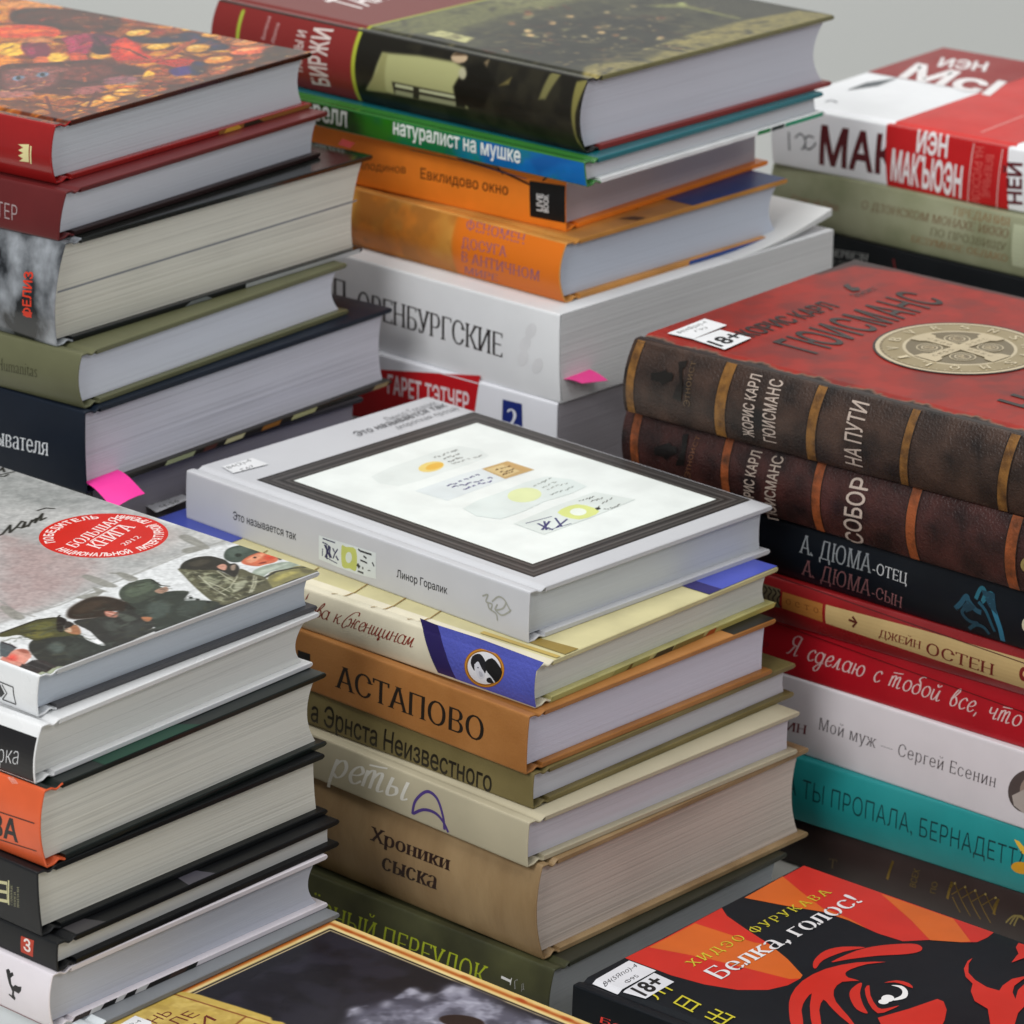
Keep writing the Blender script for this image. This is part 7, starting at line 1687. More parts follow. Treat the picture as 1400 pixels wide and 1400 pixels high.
PAINT = {
 'A1': [
('top', 'illustration', (11.07,239.65,1.2,163.09), .5, [
('fill','a8601e'),
('noise','e0a838',14,.85,3),
('noise','542410',8,.75,8),
('dabs',3,330,['e8b848','c8882c','7a3414','b85a1c','e0a040','5a2210','d87830','a84018'],11,3.2,.85,[(6.2,208.9),(242,170.4),(243.9,-4.4),(156,-15.5)],1.2),
('blob',[(137,91.3),(141.8,83.3),(140.5,77.5),(133.9,77.3),(125.7,82.7),(120.7,90.8),(122,96.7),(128.8,96.9)],'f0c54a',2,1),
('blob',[(152.8,70.5),(157.7,62.9),(156.9,57.6),(151,57.8),(143.2,63.3),(138.2,70.9),(138.9,76.3),(145,76.1)],'e8a030',2,1),
('blob',[(162.1,91.1),(164.9,85.6),(163.2,81.2),(158.1,80.4),(152.5,83.8),(149.6,89.4),(151.2,93.9),(156.4,94.6)],'e8c050',1.5,1),
('blob',[(172.7,104.7),(175.1,100.4),(174.2,97.1),(170.6,96.9),(166.3,99.8),(163.8,104.2),(164.7,107.4),(168.4,107.6)],'e6b848',1.2,1),
('blob',[(91.1,169.8),(89.7,162.3),(79.2,151.7),(65.8,144.2),(57.3,144.1),(58.6,151.6),(69.1,162.3),(82.6,169.9)],'dca060',2,1),
('blob',[(141,177.7),(142.1,171),(136.7,163.8),(128,160.2),(120.9,162.4),(119.8,169.1),(125.2,176.4),(134,180)],'e2a050',2,1),
('blob',[(80.8,137.9),(81.8,153.6),(100.2,161.6),(119.4,167.2),(134.3,154.8),(143.1,138.4),(125.2,130.5),(105.5,121.3)],'4c2012',1.5,1),
('blob',[(105.9,151),(124.2,158.9),(136.2,150.5),(133.4,136.7),(115.5,134.7)],'6e3418',2,.8),
('blob',[(97.2,115),(99.9,124.1),(115.6,130.1),(128.3,121.4),(127.9,109.7),(118.2,105.1),(110,101.8)],'d8591c',1,1),
('blob',[(121.2,103.4),(123.3,113),(130.8,114.7),(137.7,103),(129.1,98.1)],'bd8250',1,1),
('blob',[(128.8,96.2),(135.8,104.4),(152.2,89.1),(152.5,79.5),(142.3,84.3)],'8c1e4e',.8,1),
('blob',[(138.2,130),(154.1,132.4),(171.3,109.2),(163.5,104.3)],'4c1834',1,1),
('blob',[(133.7,116.9),(138.1,131.7),(155.2,113.5),(164.7,98.6),(157.6,95.9),(143.1,109.9)],'a8285c',.8,1),
('blob',[(139.7,130),(152.5,131.2),(154.2,135.3),(159.9,117.1),(152.8,117.3)],'7a2050',1,1),
('blob',[(150.7,81.4),(153.9,86),(164.7,74.2),(161.6,70.2)],'dc8048',.8,1),
('blob',[(157.3,97.4),(164.2,99.4),(174.8,88.9),(171.2,84)],'d86a3c',.8,1),
('blob',[(161.5,118.3),(155.7,133.7),(168.2,129),(184.1,116.1),(197.6,111.6),(194.2,100.4),(181.6,99.5)],'c83818',1,1),
('blob',[(161.7,124.1),(166.6,127.8),(180.2,115.9),(178.3,109)],'e05a28',1.2,1),
('blob',[(155.8,136.6),(168.8,143.6),(171.1,159.6),(183.7,157.7),(205.1,148.7),(204.4,138.7),(195.1,135.5),(183.1,146),(176.4,135.2),(166.7,130.7)],'2a2a52',1,1),
('blob',[(174.1,156.2),(186.7,154.3),(201.9,146.2),(193.9,143)],'3d4272',1.5,.8),
('blob',[(150.1,60.4),(157.5,74.1),(165.8,84.2),(174.8,96.5),(189.5,96.8),(202.6,95),(217.9,80.2),(211.1,67.3),(209.1,58),(208.7,41.4),(195.2,34.7),(182.2,27.3)],'6e3a34',1.2,1),
('blob',[(158.2,54.9),(161,63.4),(175,68.7),(188.3,57.8),(191.5,38.5),(181.1,32.6)],'95605c',2.2,1),
('blob',[(172.1,71.8),(183.4,85.8),(197.1,85.5),(197.8,70.2),(189.7,58.8)],'84483e',3,1),
('blob',[(159.4,62.2),(169.1,74.9),(179.7,72.3),(174.2,63.8)],'a87068',2,.7),
('blob',[(172.2,52.8),(174.2,49.7),(174.4,46.7),(172.7,45.7),(170.1,47.1),(168.1,50.2),(167.9,53.2),(169.6,54.2)],'8fa0b4',.7,1),
('blob',[(171.9,50.5),(173.4,48.7),(173.5,47.5),(172.2,47.8),(170.4,49.3),(169,51.2),(168.8,52.4),(170.1,52.1)],'1c1820',.4,1),
('blob',[(176.1,63.6),(178.1,60.5),(178.3,57.5),(176.6,56.5),(174,57.9),(172,61.1),(171.7,64),(173.5,65.1)],'8fa0b4',.7,1),
('blob',[(175.8,61.4),(177.2,59.5),(177.4,58.3),(176.1,58.6),(174.3,60.2),(172.8,62.1),(172.7,63.2),(174,62.9)],'1c1820',.4,1),
('blob',[(178.5,45.1),(180.1,50.5),(187.3,41.5),(186.4,38.2)],'7a4a48',1.5,1),
('blob',[(181.6,27.9),(192.4,36.2),(197.8,29.1),(189.2,20)],'b07a72',1,1),
('blob',[(203.6,49.7),(208.4,61.6),(217.4,54.1),(211,43.2)],'a86a66',1,1),
('blob',[(201.6,70.5),(206,81.7),(214.7,77.9),(211,64.6)],'9a6a70',1,1),
('line',[(186.9,98.1),(194.5,106),(194.4,121.2),(186.9,138.7),(184.1,149.5)],4.2,'a85838',1,1),
('line',[(186,100.6),(192.2,108.6),(192,123.8),(184.5,141.4)],1.2,'cf8058',.8,1),
('blob',[(193.6,108.6),(206.8,120.8),(215.5,112.8),(211,105.6)],'c03a20',1,1),
('blob',[(212.7,100),(214.5,112.1),(223.7,104.7),(223,93.6)],'562e86',.8,1),
('blob',[(211.1,117.5),(219.1,118.2),(228.9,103.3),(225,100.3)],'2c3468',.8,1),
('blob',[(214.1,81.5),(206.4,92.6),(211.4,92.1),(219,82.2)],'f2c84a',.6,1),
('blob',[(219.9,80.9),(220.8,77.4),(219.8,72.4),(217.5,68.8),(215.2,68.7),(214.3,72.2),(215.2,77.2),(217.6,80.8)],'b0a8b0',1,.7),
('blob',[(208.9,167.3),(211.3,161.1),(210,154.2),(205.8,150.5),(201,152.2),(198.6,158.4),(199.8,165.4),(204.1,169.1)],'5a2a12',1.2,.8),
('blob',[(207.9,167.3),(209.8,162),(208.5,155.8),(204.8,152.4),(200.8,153.6),(198.9,158.9),(200.2,165.1),(203.9,168.6)],'e09a58',.9,1),
('blob',[(203.9,164.6),(204.4,162.3),(203.5,159.1),(201.6,156.9),(200,157),(199.5,159.3),(200.4,162.5),(202.2,164.7)],'f6dca0',1,.55),
('blob',[(223.7,159.9),(226.2,152.1),(224,142.7),(218.3,137),(212.5,138.4),(210,146.2),(212.2,155.7),(217.9,161.4)],'5a2a12',1.2,.8),
('blob',[(222.6,159.5),(224.5,152.9),(222.4,144.5),(217.4,139.2),(212.5,140.2),(210.5,146.8),(212.7,155.2),(217.7,160.5)],'e0784c',.9,1),
('blob',[(217.1,155.5),(217.5,152.5),(216.1,148.2),(213.6,144.9),(211.5,144.7),(211.1,147.7),(212.5,152.1),(215,155.3)],'f6dca0',1,.55),
('blob',[(198.8,143.5),(202.6,136.8),(202.4,130.7),(198.4,128.7),(192.9,132),(189,138.7),(189.2,144.9),(193.3,146.9)],'5a2a12',1.2,.8),
('blob',[(197.9,143.6),(201,137.9),(200.7,132.6),(197.2,130.6),(192.6,133.2),(189.5,138.9),(189.8,144.3),(193.3,146.2)],'d4a444',.9,1),
('blob',[(194.1,142.5),(195.1,140.1),(194.6,137.4),(193,136),(191.1,136.7),(190.1,139.1),(190.6,141.7),(192.3,143.1)],'f6dca0',1,.55),
('blob',[(221.1,133.6),(224.2,127.1),(223.4,120.5),(219.1,117.5),(214,120),(210.9,126.5),(211.7,133.2),(215.9,136.1)],'5a2a12',1.2,.8),
('blob',[(220.2,133.6),(222.6,128.1),(221.7,122.2),(218.1,119.5),(213.8,121.3),(211.3,126.8),(212.2,132.7),(215.9,135.5)],'d8983a',.9,1),
('blob',[(216.2,131.6),(216.9,129.3),(216.2,126.3),(214.4,124.4),(212.6,124.8),(211.9,127.1),(212.6,130.1),(214.4,132)],'f6dca0',1,.55),
('blob',[(235.3,119.6),(239.1,112.3),(238.5,105.4),(234,102.9),(228.2,106.2),(224.3,113.4),(224.8,120.4),(229.4,122.9)],'5a2a12',1.2,.8),
('blob',[(234.4,119.5),(237.4,113.4),(236.8,107.4),(232.9,104.9),(228,107.5),(224.9,113.6),(225.5,119.7),(229.4,122.1)],'d98450',.9,1),
('blob',[(230,118),(230.9,115.5),(230.3,112.4),(228.4,110.7),(226.4,111.3),(225.5,113.9),(226.2,116.9),(228,118.6)],'f6dca0',1,.55),
('blob',[(171.1,171.9),(172.9,167.3),(171.9,162),(168.7,159),(165.1,160.1),(163.3,164.7),(164.3,170.1),(167.6,173.1)],'5a2a12',1.2,.8),
('blob',[(170.2,172),(171.6,168.1),(170.6,163.4),(167.8,160.6),(164.8,161.4),(163.4,165.3),(164.4,170),(167.2,172.8)],'e8bc58',.9,1),
('blob',[(167.3,169.7),(167.7,167.9),(167,165.5),(165.6,163.8),(164.3,163.8),(164,165.5),(164.7,167.9),(166.1,169.7)],'f6dca0',1,.55),
('blob',[(186.2,169.1),(188.8,163.5),(188,157.7),(184.4,155),(180,157),(177.4,162.5),(178.2,168.4),(181.8,171.1)],'5a2a12',1.2,.8),
('blob',[(185.3,169.2),(187.3,164.5),(186.5,159.3),(183.4,156.8),(179.7,158.3),(177.7,163),(178.5,168.1),(181.6,170.7)],'e2ac4c',.9,1),
('blob',[(182,167.2),(182.6,165.2),(181.9,162.6),(180.4,160.9),(178.9,161.1),(178.3,163.2),(178.9,165.8),(180.5,167.5)],'f6dca0',1,.55),
('blob',[(157.5,150),(160.2,144.5),(159.5,138.9),(156,136.3),(151.6,138.3),(148.8,143.8),(149.5,149.5),(153,152.1)],'5a2a12',1.2,.8),
('blob',[(156.6,150.1),(158.7,145.5),(158,140.5),(154.9,138.1),(151.2,139.6),(149.1,144.2),(149.7,149.2),(152.9,151.6)],'e6bc50',.9,1),
('blob',[(153.3,148.2),(153.9,146.2),(153.3,143.7),(151.8,142.1),(150.3,142.4),(149.7,144.4),(150.3,146.9),(151.8,148.5)],'f6dca0',1,.55),
('blob',[(183,135.4),(185.6,130),(184.9,124.5),(181.4,121.9),(177.1,123.9),(174.5,129.2),(175.1,134.8),(178.7,137.4)],'5a2a12',1.2,.8),
('blob',[(182.1,135.5),(184.1,130.9),(183.4,126.1),(180.4,123.6),(176.8,125.1),(174.7,129.6),(175.4,134.5),(178.5,137)],'e4b848',.9,1),
('blob',[(178.9,133.6),(179.5,131.7),(178.9,129.2),(177.4,127.6),(175.9,127.9),(175.3,129.8),(175.9,132.3),(177.4,133.9)],'f6dca0',1,.55),
('blob',[(229.8,50.9),(233.1,45.6),(233.1,40.9),(229.8,39.6),(225.2,42.4),(222,47.7),(221.9,52.4),(225.2,53.8)],'5a2a12',1.2,.8),
('blob',[(229.1,51.1),(231.7,46.6),(231.5,42.5),(228.8,41.2),(224.9,43.4),(222.3,47.8),(222.4,52),(225.2,53.3)],'dda83a',.9,1),
('blob',[(226,50.3),(226.9,48.4),(226.6,46.4),(225.3,45.4),(223.7,46),(222.9,47.9),(223.2,49.9),(224.5,50.9)],'f6dca0',1,.55),
('blob',[(230.2,40.8),(232.9,35.6),(232.3,30.4),(228.9,28.2),(224.5,30.2),(221.8,35.4),(222.4,40.6),(225.9,42.9)],'5a2a12',1.2,.8),
('blob',[(229.4,40.9),(231.5,36.5),(230.9,31.9),(227.9,29.8),(224.3,31.3),(222.1,35.7),(222.7,40.3),(225.8,42.5)],'d8a03c',.9,1),
('blob',[(226.2,39.3),(226.8,37.4),(226.2,35.1),(224.8,33.7),(223.3,34),(222.7,35.9),(223.2,38.2),(224.7,39.6)],'f6dca0',1,.55),
('blob',[(223.3,16.2),(225.7,11.8),(225.3,7.4),(222.4,5.6),(218.5,7.5),(216.1,11.9),(216.5,16.3),(219.4,18.1)],'5a2a12',1.2,.8),
('blob',[(222.5,16.3),(224.4,12.6),(224,8.8),(221.4,7.1),(218.2,8.5),(216.3,12.2),(216.7,16),(219.3,17.7)],'d09a38',.9,1),
('blob',[(219.8,15),(220.4,13.4),(220,11.5),(218.7,10.4),(217.4,10.7),(216.9,12.2),(217.3,14.2),(218.5,15.3)],'f6dca0',1,.55),
('blob',[(227.9,64.4),(231,58.6),(230.5,53),(226.7,50.7),(221.9,53.2),(218.8,59),(219.2,64.7),(223,66.9)],'5a2a12',1.2,.8),
('blob',[(227,64.4),(229.5,59.5),(228.9,54.6),(225.7,52.5),(221.7,54.4),(219.2,59.2),(219.7,64.2),(223,66.4)],'d8a23a',.9,1),
('blob',[(223.5,63),(224.3,60.9),(223.7,58.4),(222.1,56.9),(220.5,57.4),(219.7,59.4),(220.3,61.9),(221.9,63.4)],'f6dca0',1,.55),
('blob',[(228.4,26),(230.4,21.9),(229.9,17.7),(227.1,15.8),(223.6,17.2),(221.6,21.3),(222.1,25.5),(225,27.5)],'5a2a12',1.2,.8),
('blob',[(227.6,26.1),(229.2,22.7),(228.6,19),(226.2,17.1),(223.3,18.2),(221.7,21.7),(222.3,25.4),(224.7,27.2)],'b97a2c',.9,1),
('blob',[(225.1,24.6),(225.6,23.1),(225.1,21.3),(223.9,20.1),(222.7,20.2),(222.3,21.7),(222.8,23.6),(223.9,24.8)],'f6dca0',1,.55),
('blob',[(211.4,12.1),(213.9,7.7),(213.5,3.3),(210.6,1.6),(206.7,3.4),(204.2,7.8),(204.6,12.2),(207.6,14)],'5a2a12',1.2,.8),
('blob',[(210.6,12.2),(212.6,8.5),(212.2,4.7),(209.6,3),(206.4,4.4),(204.4,8.1),(204.8,11.9),(207.4,13.7)],'b87a2c',.9,1),
('blob',[(208,10.9),(208.6,9.4),(208.1,7.4),(206.9,6.3),(205.6,6.6),(205,8.1),(205.4,10.1),(206.7,11.2)],'f6dca0',1,.55),
('blob',[(228.1,90.8),(229.1,86.8),(227.5,81.4),(224.3,77.7),(221.3,78),(220.3,82),(221.8,87.4),(225.1,91.1)],'5a2a12',1.2,.8),
('blob',[(227.2,90.8),(228,87.3),(226.5,82.5),(223.6,79.2),(221.1,79.2),(220.3,82.7),(221.8,87.5),(224.7,90.8)],'c07a3a',.9,1),
('blob',[(224.3,87.8),(224.4,86.3),(223.5,83.7),(222,81.7),(220.9,81.4),(220.8,83),(221.8,85.5),(223.2,87.5)],'f6dca0',1,.55),
('blob',[(233.8,154),(235.1,150.3),(234.2,146),(231.6,143.6),(228.8,144.5),(227.5,148.2),(228.4,152.5),(231,154.9)],'5a2a12',1.2,.8),
('blob',[(233,154.2),(234,151.1),(233.1,147.3),(230.8,145),(228.5,145.6),(227.5,148.8),(228.4,152.6),(230.7,154.9)],'a86a3a',.9,1),
('blob',[(230.8,152.2),(231,150.8),(230.4,148.8),(229.2,147.4),(228.3,147.4),(228,148.8),(228.6,150.8),(229.8,152.2)],'f6dca0',1,.55),
('blob',[(215.3,164.9),(235.9,166.5),(237.5,142),(237,121.1),(241.4,108.6),(232.2,117.5),(231.1,137.1)],'4e3420',2.2,.85),
('blob',[(233.9,97.6),(237.4,126.8),(238.1,149),(241.5,121.9),(241,92.6),(236.4,28.5),(239.7,4.3),(235,7.9),(236.8,53.6)],'5a2a18',1.6,.8),
('blob',[(190.6,18.6),(224.6,24.5),(235,7.9),(204.5,4.3)],'8a4a1c',3,.5),
('line',[(193.4,15.7),(207.1,23.6),(224.6,24.5),(219.9,55),(233.2,66.1)],1.3,'6a2418',.7,.9),
('line',[(204.8,9.4),(215.5,17.5),(232.5,13.3),(233.8,31.4)],1.3,'6a2418',.7,.9),
('line',[(203.2,33.2),(233.5,6.8)],1.3,'6a2418',.7,.9),
('line',[(214.7,52),(230.7,29.1)],1.3,'6a2418',.7,.9),
('blob',[(210.9,114.7),(221.9,115),(224.2,132.9),(232.7,102)],'7a4020',2,.5),
('blob',[(85.8,135.7),(89.3,153.3),(103.5,158.1),(120.1,161.8),(124.8,150.6),(106.6,142.6),(99,131)],'7a3a18',1.5,.7),
('line',[(95.7,125.5),(95.9,143.4),(110.8,148.8),(132.9,147.9)],1,'2c120a',.7,.7),
('line',[(91.6,134.2),(97,151.3),(115.9,158.6)],1,'2c120a',.7,.7),
('line',[(122,133.8),(126.4,144.2),(137.9,147.1)],1,'2c120a',.7,.7),
('line',[(127.6,98.2),(128.6,104.5),(137.4,105.6)],1.2,'2a0f0c',.8,.75),
('line',[(163,116.7),(172.5,118.3),(190.8,110.2)],1.2,'2a0f0c',.8,.75),
('line',[(143.6,127.3),(157.6,118.1),(168.2,109.6)],1.2,'2a0f0c',.8,.75),
('line',[(153.1,57.3),(157.4,71.4),(167.9,82),(176.9,94.3)],1.2,'2a0f0c',.8,.75),
('line',[(186.7,59.2),(199.4,59.9),(205.9,70.1)],1.2,'2a0f0c',.8,.75),
('line',[(157.4,134.9),(175.5,134.6),(183.1,146)],1.2,'2a0f0c',.8,.75),
('line',[(203.7,95.9),(203.1,84.8),(198.9,76.3)],1.2,'2a0f0c',.8,.75),
('blob',[(103.7,108.4),(106.3,119),(117.6,123.5),(115.1,114.2),(109.3,106.9)],'ee8a3c',1.5,.8),
('blob',[(125.5,103.3),(127.3,110.3),(132.4,108.6),(130.4,102.6)],'d8a070',1,.8),
('blob',[(139.2,112.6),(137.8,120),(150.2,109.7),(155.4,99.8)],'c84a78',1.2,.7),
('blob',[(133.1,93.9),(136.3,96.4),(147,85.2),(143.1,84.9)],'b03a6a',1.2,.6),
('blob',[(131.1,176.1),(150.7,176.2),(156.9,166.2),(140.5,159.6)],'8a3018',2,.6),
('blob',[(67.4,145.8),(74.2,144.8),(89.9,127),(89.1,123.4)],'e0a040',2,.8),
('blob',[(121.1,168.5),(135.9,170.8),(145.3,157.4),(135.5,155.8)],'9a4a1c',2,.7),
('blob',[(191.1,86.2),(194.5,94.2),(205,91.5),(206,81.7)],'54302c',1.5,.7),
('blob',[(212.3,86.4),(227.6,92.9),(232.8,81.2),(224.5,67.2)],'7a3e1e',2,.6),
('dabs',7,420,['f0cc70','c84818','5a1c10','e88a3c','8a2a14','d8a050','3c1810','b8542c'],6,1.1,.6,[(6.2,208.9),(242,170.4),(243.9,-4.4),(156,-15.5)],1.2),
('dabs',9,300,['e86a38','7a1c14','f4d890','a8341c'],3,.7,.6,[(6.2,208.9),(242,170.4),(243.9,-4.4),(156,-15.5)],.6),
('grain',1.6,.5,4),
('grade',1.45),
  ], .18, .5),
 ],
 'B1': [
('top', 'painting', (.3,233.82,.8,171.05), .6, [
('fill','4c4b3a'),
('noise','35342a',22,.8,4),
('noise','67654a',10,.35,6),
('poly',[(92.7,6.3),(91,82.6),(97.5,154.4),(128,149.4),(127.2,92.4),(122.2,64.2),(132.4,20.6),(115.2,4.6)],'74744e',6,1),
('poly',[(91,82.6),(91.3,131.9),(118.5,140.6),(121.8,79.5)],'8a8962',6,.7),
('poly',[(121.4,14.1),(122.3,24),(143.8,23.7),(147.4,13.8)],'b9b688',1,1),
('poly',[(92.7,6.3),(121.5,10.5),(152.7,9.9),(204.3,7.7),(160,2.2),(100.4,-1.6)],'2c2b22',4,.8),
('poly',[(161.7,11),(141,58.7),(149.9,89.9),(188.7,118.2),(226.9,64.1),(213.3,33.7),(209.5,12.6)],'2b2a24',8,.85),
('poly',[(165.6,48.9),(167.1,46.8),(167.2,45.5),(166,45.8),(164,47.5),(162.5,49.6),(162.3,50.9),(163.6,50.6)],'b9a67c',.8,.85),
('poly',[(136,68.1),(137,66.4),(136.8,65.1),(135.6,65),(133.9,66.2),(132.9,67.9),(133.1,69.2),(134.3,69.3)],'4a4836',.8,.85),
('poly',[(125.7,90.6),(126.6,88.7),(126,87.1),(124.4,86.7),(122.6,87.7),(121.8,89.6),(122.3,91.2),(123.9,91.6)],'a39a72',.8,.85),
('poly',[(156.6,116.1),(157.3,114.8),(157.1,113.8),(156.1,113.7),(155,114.6),(154.3,115.9),(154.5,116.9),(155.4,116.9)],'8a8560',.8,.85),
('poly',[(172.9,84.1),(173.6,82.6),(173.1,81.2),(171.8,80.9),(170.3,81.7),(169.6,83.3),(170.1,84.6),(171.5,85)],'b9a67c',.8,.85),
('poly',[(157.8,45.9),(159,43.6),(158.6,41.8),(156.7,41.5),(154.5,43),(153.3,45.3),(153.7,47.1),(155.6,47.4)],'8a8560',.8,.85),
('poly',[(207.4,79),(207.9,77.9),(207.7,77),(206.8,76.9),(205.8,77.6),(205.2,78.7),(205.5,79.5),(206.4,79.7)],'a39a72',.8,.85),
('poly',[(188.3,72.6),(189.3,70.8),(188.9,69.3),(187.4,69),(185.7,70.2),(184.7,72.1),(185.1,73.6),(186.6,73.8)],'98704a',.8,.85),
('poly',[(137.7,57.8),(139.1,55.4),(138.9,53.7),(137.2,53.7),(134.9,55.3),(133.4,57.7),(133.6,59.4),(135.4,59.5)],'98704a',.8,.85),
('poly',[(181.3,83.3),(182.5,81.4),(182.6,80.1),(181.4,80.3),(179.7,81.8),(178.4,83.7),(178.4,85),(179.6,84.8)],'98704a',.8,.85),
('poly',[(183.6,55),(184.9,52.9),(184.8,51.5),(183.4,51.5),(181.5,53),(180.2,55.1),(180.3,56.5),(181.7,56.5)],'1f1e1a',.8,.85),
('poly',[(152.6,103.8),(154.2,101.5),(154.4,100.2),(153.2,100.6),(151.1,102.4),(149.5,104.7),(149.3,106),(150.6,105.6)],'4a4836',.8,.85),
('poly',[(130.6,77.8),(131.6,75.6),(130.9,73.8),(129,73.3),(127,74.4),(126,76.5),(126.7,78.4),(128.6,78.9)],'98704a',.8,.85),
('poly',[(172.7,78.4),(173.9,76),(173.5,74.2),(171.7,73.9),(169.5,75.5),(168.2,77.9),(168.6,79.7),(170.4,79.9)],'98704a',.8,.85),
('poly',[(194.9,70.7),(195.7,68.9),(195.2,67.4),(193.7,67.1),(192.1,68.1),(191.3,69.8),(191.8,71.3),(193.3,71.6)],'a39a72',.8,.85),
('poly',[(178.3,68),(179.1,66.7),(179.1,65.9),(178.3,65.9),(177.1,66.8),(176.3,68.1),(176.4,68.9),(177.2,68.9)],'4a4836',.8,.85),
('poly',[(163.3,54.1),(164.5,52.3),(164.4,51),(163.1,51),(161.3,52.3),(160.2,54.2),(160.3,55.5),(161.6,55.5)],'6a3a2a',.8,.85),
('poly',[(188.1,63.2),(188.5,61.7),(187.6,60.2),(186,59.4),(184.6,60),(184.3,61.4),(185.1,63),(186.7,63.7)],'a39a72',.8,.85),
('poly',[(180.7,113.9),(181.9,111.8),(181.7,110.3),(180.3,110.3),(178.4,111.8),(177.1,113.9),(177.3,115.4),(178.8,115.4)],'6a3a2a',.8,.85),
('poly',[(179.3,110.7),(180.8,108.6),(181.1,107.5),(180,107.9),(178.1,109.7),(176.6,111.8),(176.3,113),(177.4,112.5)],'98704a',.8,.85),
('poly',[(165.1,65.3),(165.9,63.5),(165.3,61.9),(163.7,61.4),(162,62.4),(161.2,64.2),(161.7,65.8),(163.4,66.2)],'8a8560',.8,.85),
('poly',[(154.5,123.4),(155.4,121.6),(155,120.2),(153.5,119.9),(151.9,121),(151,122.8),(151.4,124.2),(152.9,124.5)],'b9a67c',.8,.85),
('poly',[(181.9,87.8),(183.3,85.3),(183,83.5),(181.1,83.3),(178.9,85),(177.5,87.4),(177.9,89.3),(179.7,89.4)],'4a4836',.8,.85),
('poly',[(164.5,101),(165.9,98.7),(166,97.2),(164.5,97.4),(162.4,99.1),(161,101.4),(160.9,102.9),(162.4,102.7)],'8a8560',.8,.85),
('poly',[(176.5,56.4),(177.1,55.1),(176.8,54.1),(175.7,53.9),(174.6,54.6),(174,55.8),(174.3,56.8),(175.4,57)],'8a8560',.8,.85),
('poly',[(194.4,90.6),(195.1,89.4),(194.9,88.5),(194.1,88.5),(193,89.3),(192.3,90.5),(192.4,91.4),(193.3,91.5)],'8a8560',.8,.85),
('poly',[(205.9,83),(207,81.2),(206.9,80),(205.7,80),(204.1,81.4),(203,83.2),(203.1,84.4),(204.3,84.3)],'6a3a2a',.8,.85),
('poly',[(134.9,98.8),(135.7,97.4),(135.5,96.3),(134.5,96.3),(133.1,97.2),(132.3,98.6),(132.5,99.7),(133.6,99.8)],'6a3a2a',.8,.85),
('poly',[(154.2,104.7),(155.2,102.9),(155,101.6),(153.7,101.5),(152.1,102.8),(151,104.6),(151.2,106),(152.5,106)],'b9a67c',.8,.85),
('poly',[(128.2,94.6),(128.8,93.4),(128.6,92.4),(127.6,92.2),(126.4,93),(125.8,94.2),(126,95.2),(127,95.4)],'6a3a2a',.8,.85),
('poly',[(134.6,72.1),(135.9,69.7),(135.5,67.8),(133.6,67.5),(131.3,69.1),(130,71.5),(130.4,73.4),(132.3,73.6)],'8a8560',.8,.85),
('poly',[(186.1,63.7),(187.7,61.6),(188,60.4),(186.8,60.8),(184.9,62.6),(183.3,64.7),(183,65.9),(184.2,65.5)],'1f1e1a',.8,.85),
('poly',[(165.6,61.8),(166.4,60.5),(166.4,59.7),(165.6,59.8),(164.4,60.7),(163.6,61.9),(163.7,62.7),(164.5,62.7)],'a39a72',.8,.85),
('poly',[(207.5,81.9),(208.8,79.5),(208.5,77.8),(206.8,77.6),(204.7,79.2),(203.4,81.6),(203.7,83.3),(205.4,83.4)],'b9a67c',.8,.85),
('poly',[(158.5,92.2),(159.3,90.3),(158.7,88.6),(156.9,88.1),(155.1,89),(154.3,91),(155,92.7),(156.8,93.2)],'1f1e1a',.8,.85),
('poly',[(153.6,52.1),(154.5,50.6),(154.4,49.6),(153.4,49.6),(152,50.6),(151,52.1),(151.1,53.2),(152.2,53.2)],'8a8560',.8,.85),
('poly',[(148.2,98.1),(149.4,95.9),(149.1,94.3),(147.5,94.1),(145.5,95.6),(144.2,97.8),(144.5,99.4),(146.1,99.5)],'1f1e1a',.8,.85),
('poly',[(152.6,53.1),(153.8,50.8),(153.4,49.1),(151.6,48.8),(149.5,50.2),(148.2,52.5),(148.6,54.3),(150.4,54.5)],'8a8560',.8,.85),
('poly',[(195.8,87.2),(196.2,85.8),(195.5,84.4),(194.1,83.8),(192.8,84.4),(192.4,85.8),(193.1,87.2),(194.5,87.8)],'1f1e1a',.8,.85),
('poly',[(133.3,75.1),(134.2,73.6),(134.2,72.6),(133.2,72.7),(131.8,73.7),(130.8,75.2),(130.9,76.2),(131.9,76.2)],'8a8560',.8,.85),
('poly',[(169.4,96.1),(170.2,94.2),(169.5,92.5),(167.8,92.1),(166.1,93.1),(165.3,95),(165.9,96.6),(167.6,97.1)],'1f1e1a',.8,.85),
('poly',[(172.7,83.1),(173.5,81.4),(173,80),(171.6,79.7),(170,80.6),(169.3,82.3),(169.7,83.7),(171.2,84)],'a39a72',.8,.85),
('poly',[(126.2,81.1),(127.2,79.2),(126.9,77.7),(125.4,77.5),(123.6,78.7),(122.5,80.6),(122.8,82.1),(124.4,82.3)],'6a3a2a',.8,.85),
('poly',[(129.9,101.4),(130.5,100.2),(130.4,99.3),(129.4,99.2),(128.3,100),(127.7,101.2),(127.8,102.1),(128.8,102.2)],'6a3a2a',.8,.85),
('poly',[(178.7,61.1),(179.6,59.4),(179.4,58.2),(178.2,58.1),(176.6,59.2),(175.7,60.9),(175.9,62.2),(177.1,62.3)],'b9a67c',.8,.85),
('poly',[(164.2,45.4),(165.1,43.6),(164.6,42.1),(163,41.7),(161.3,42.7),(160.4,44.5),(160.9,46.1),(162.5,46.5)],'8a8560',.8,.85),
('poly',[(153.6,51.4),(154.6,49.7),(154.8,48.2),(153.9,47.4),(152.4,47.7),(150.9,48.9),(149.8,50.6),(149.7,52.1),(150.5,52.9),(152,52.6)],'c0a67a',.7,1),
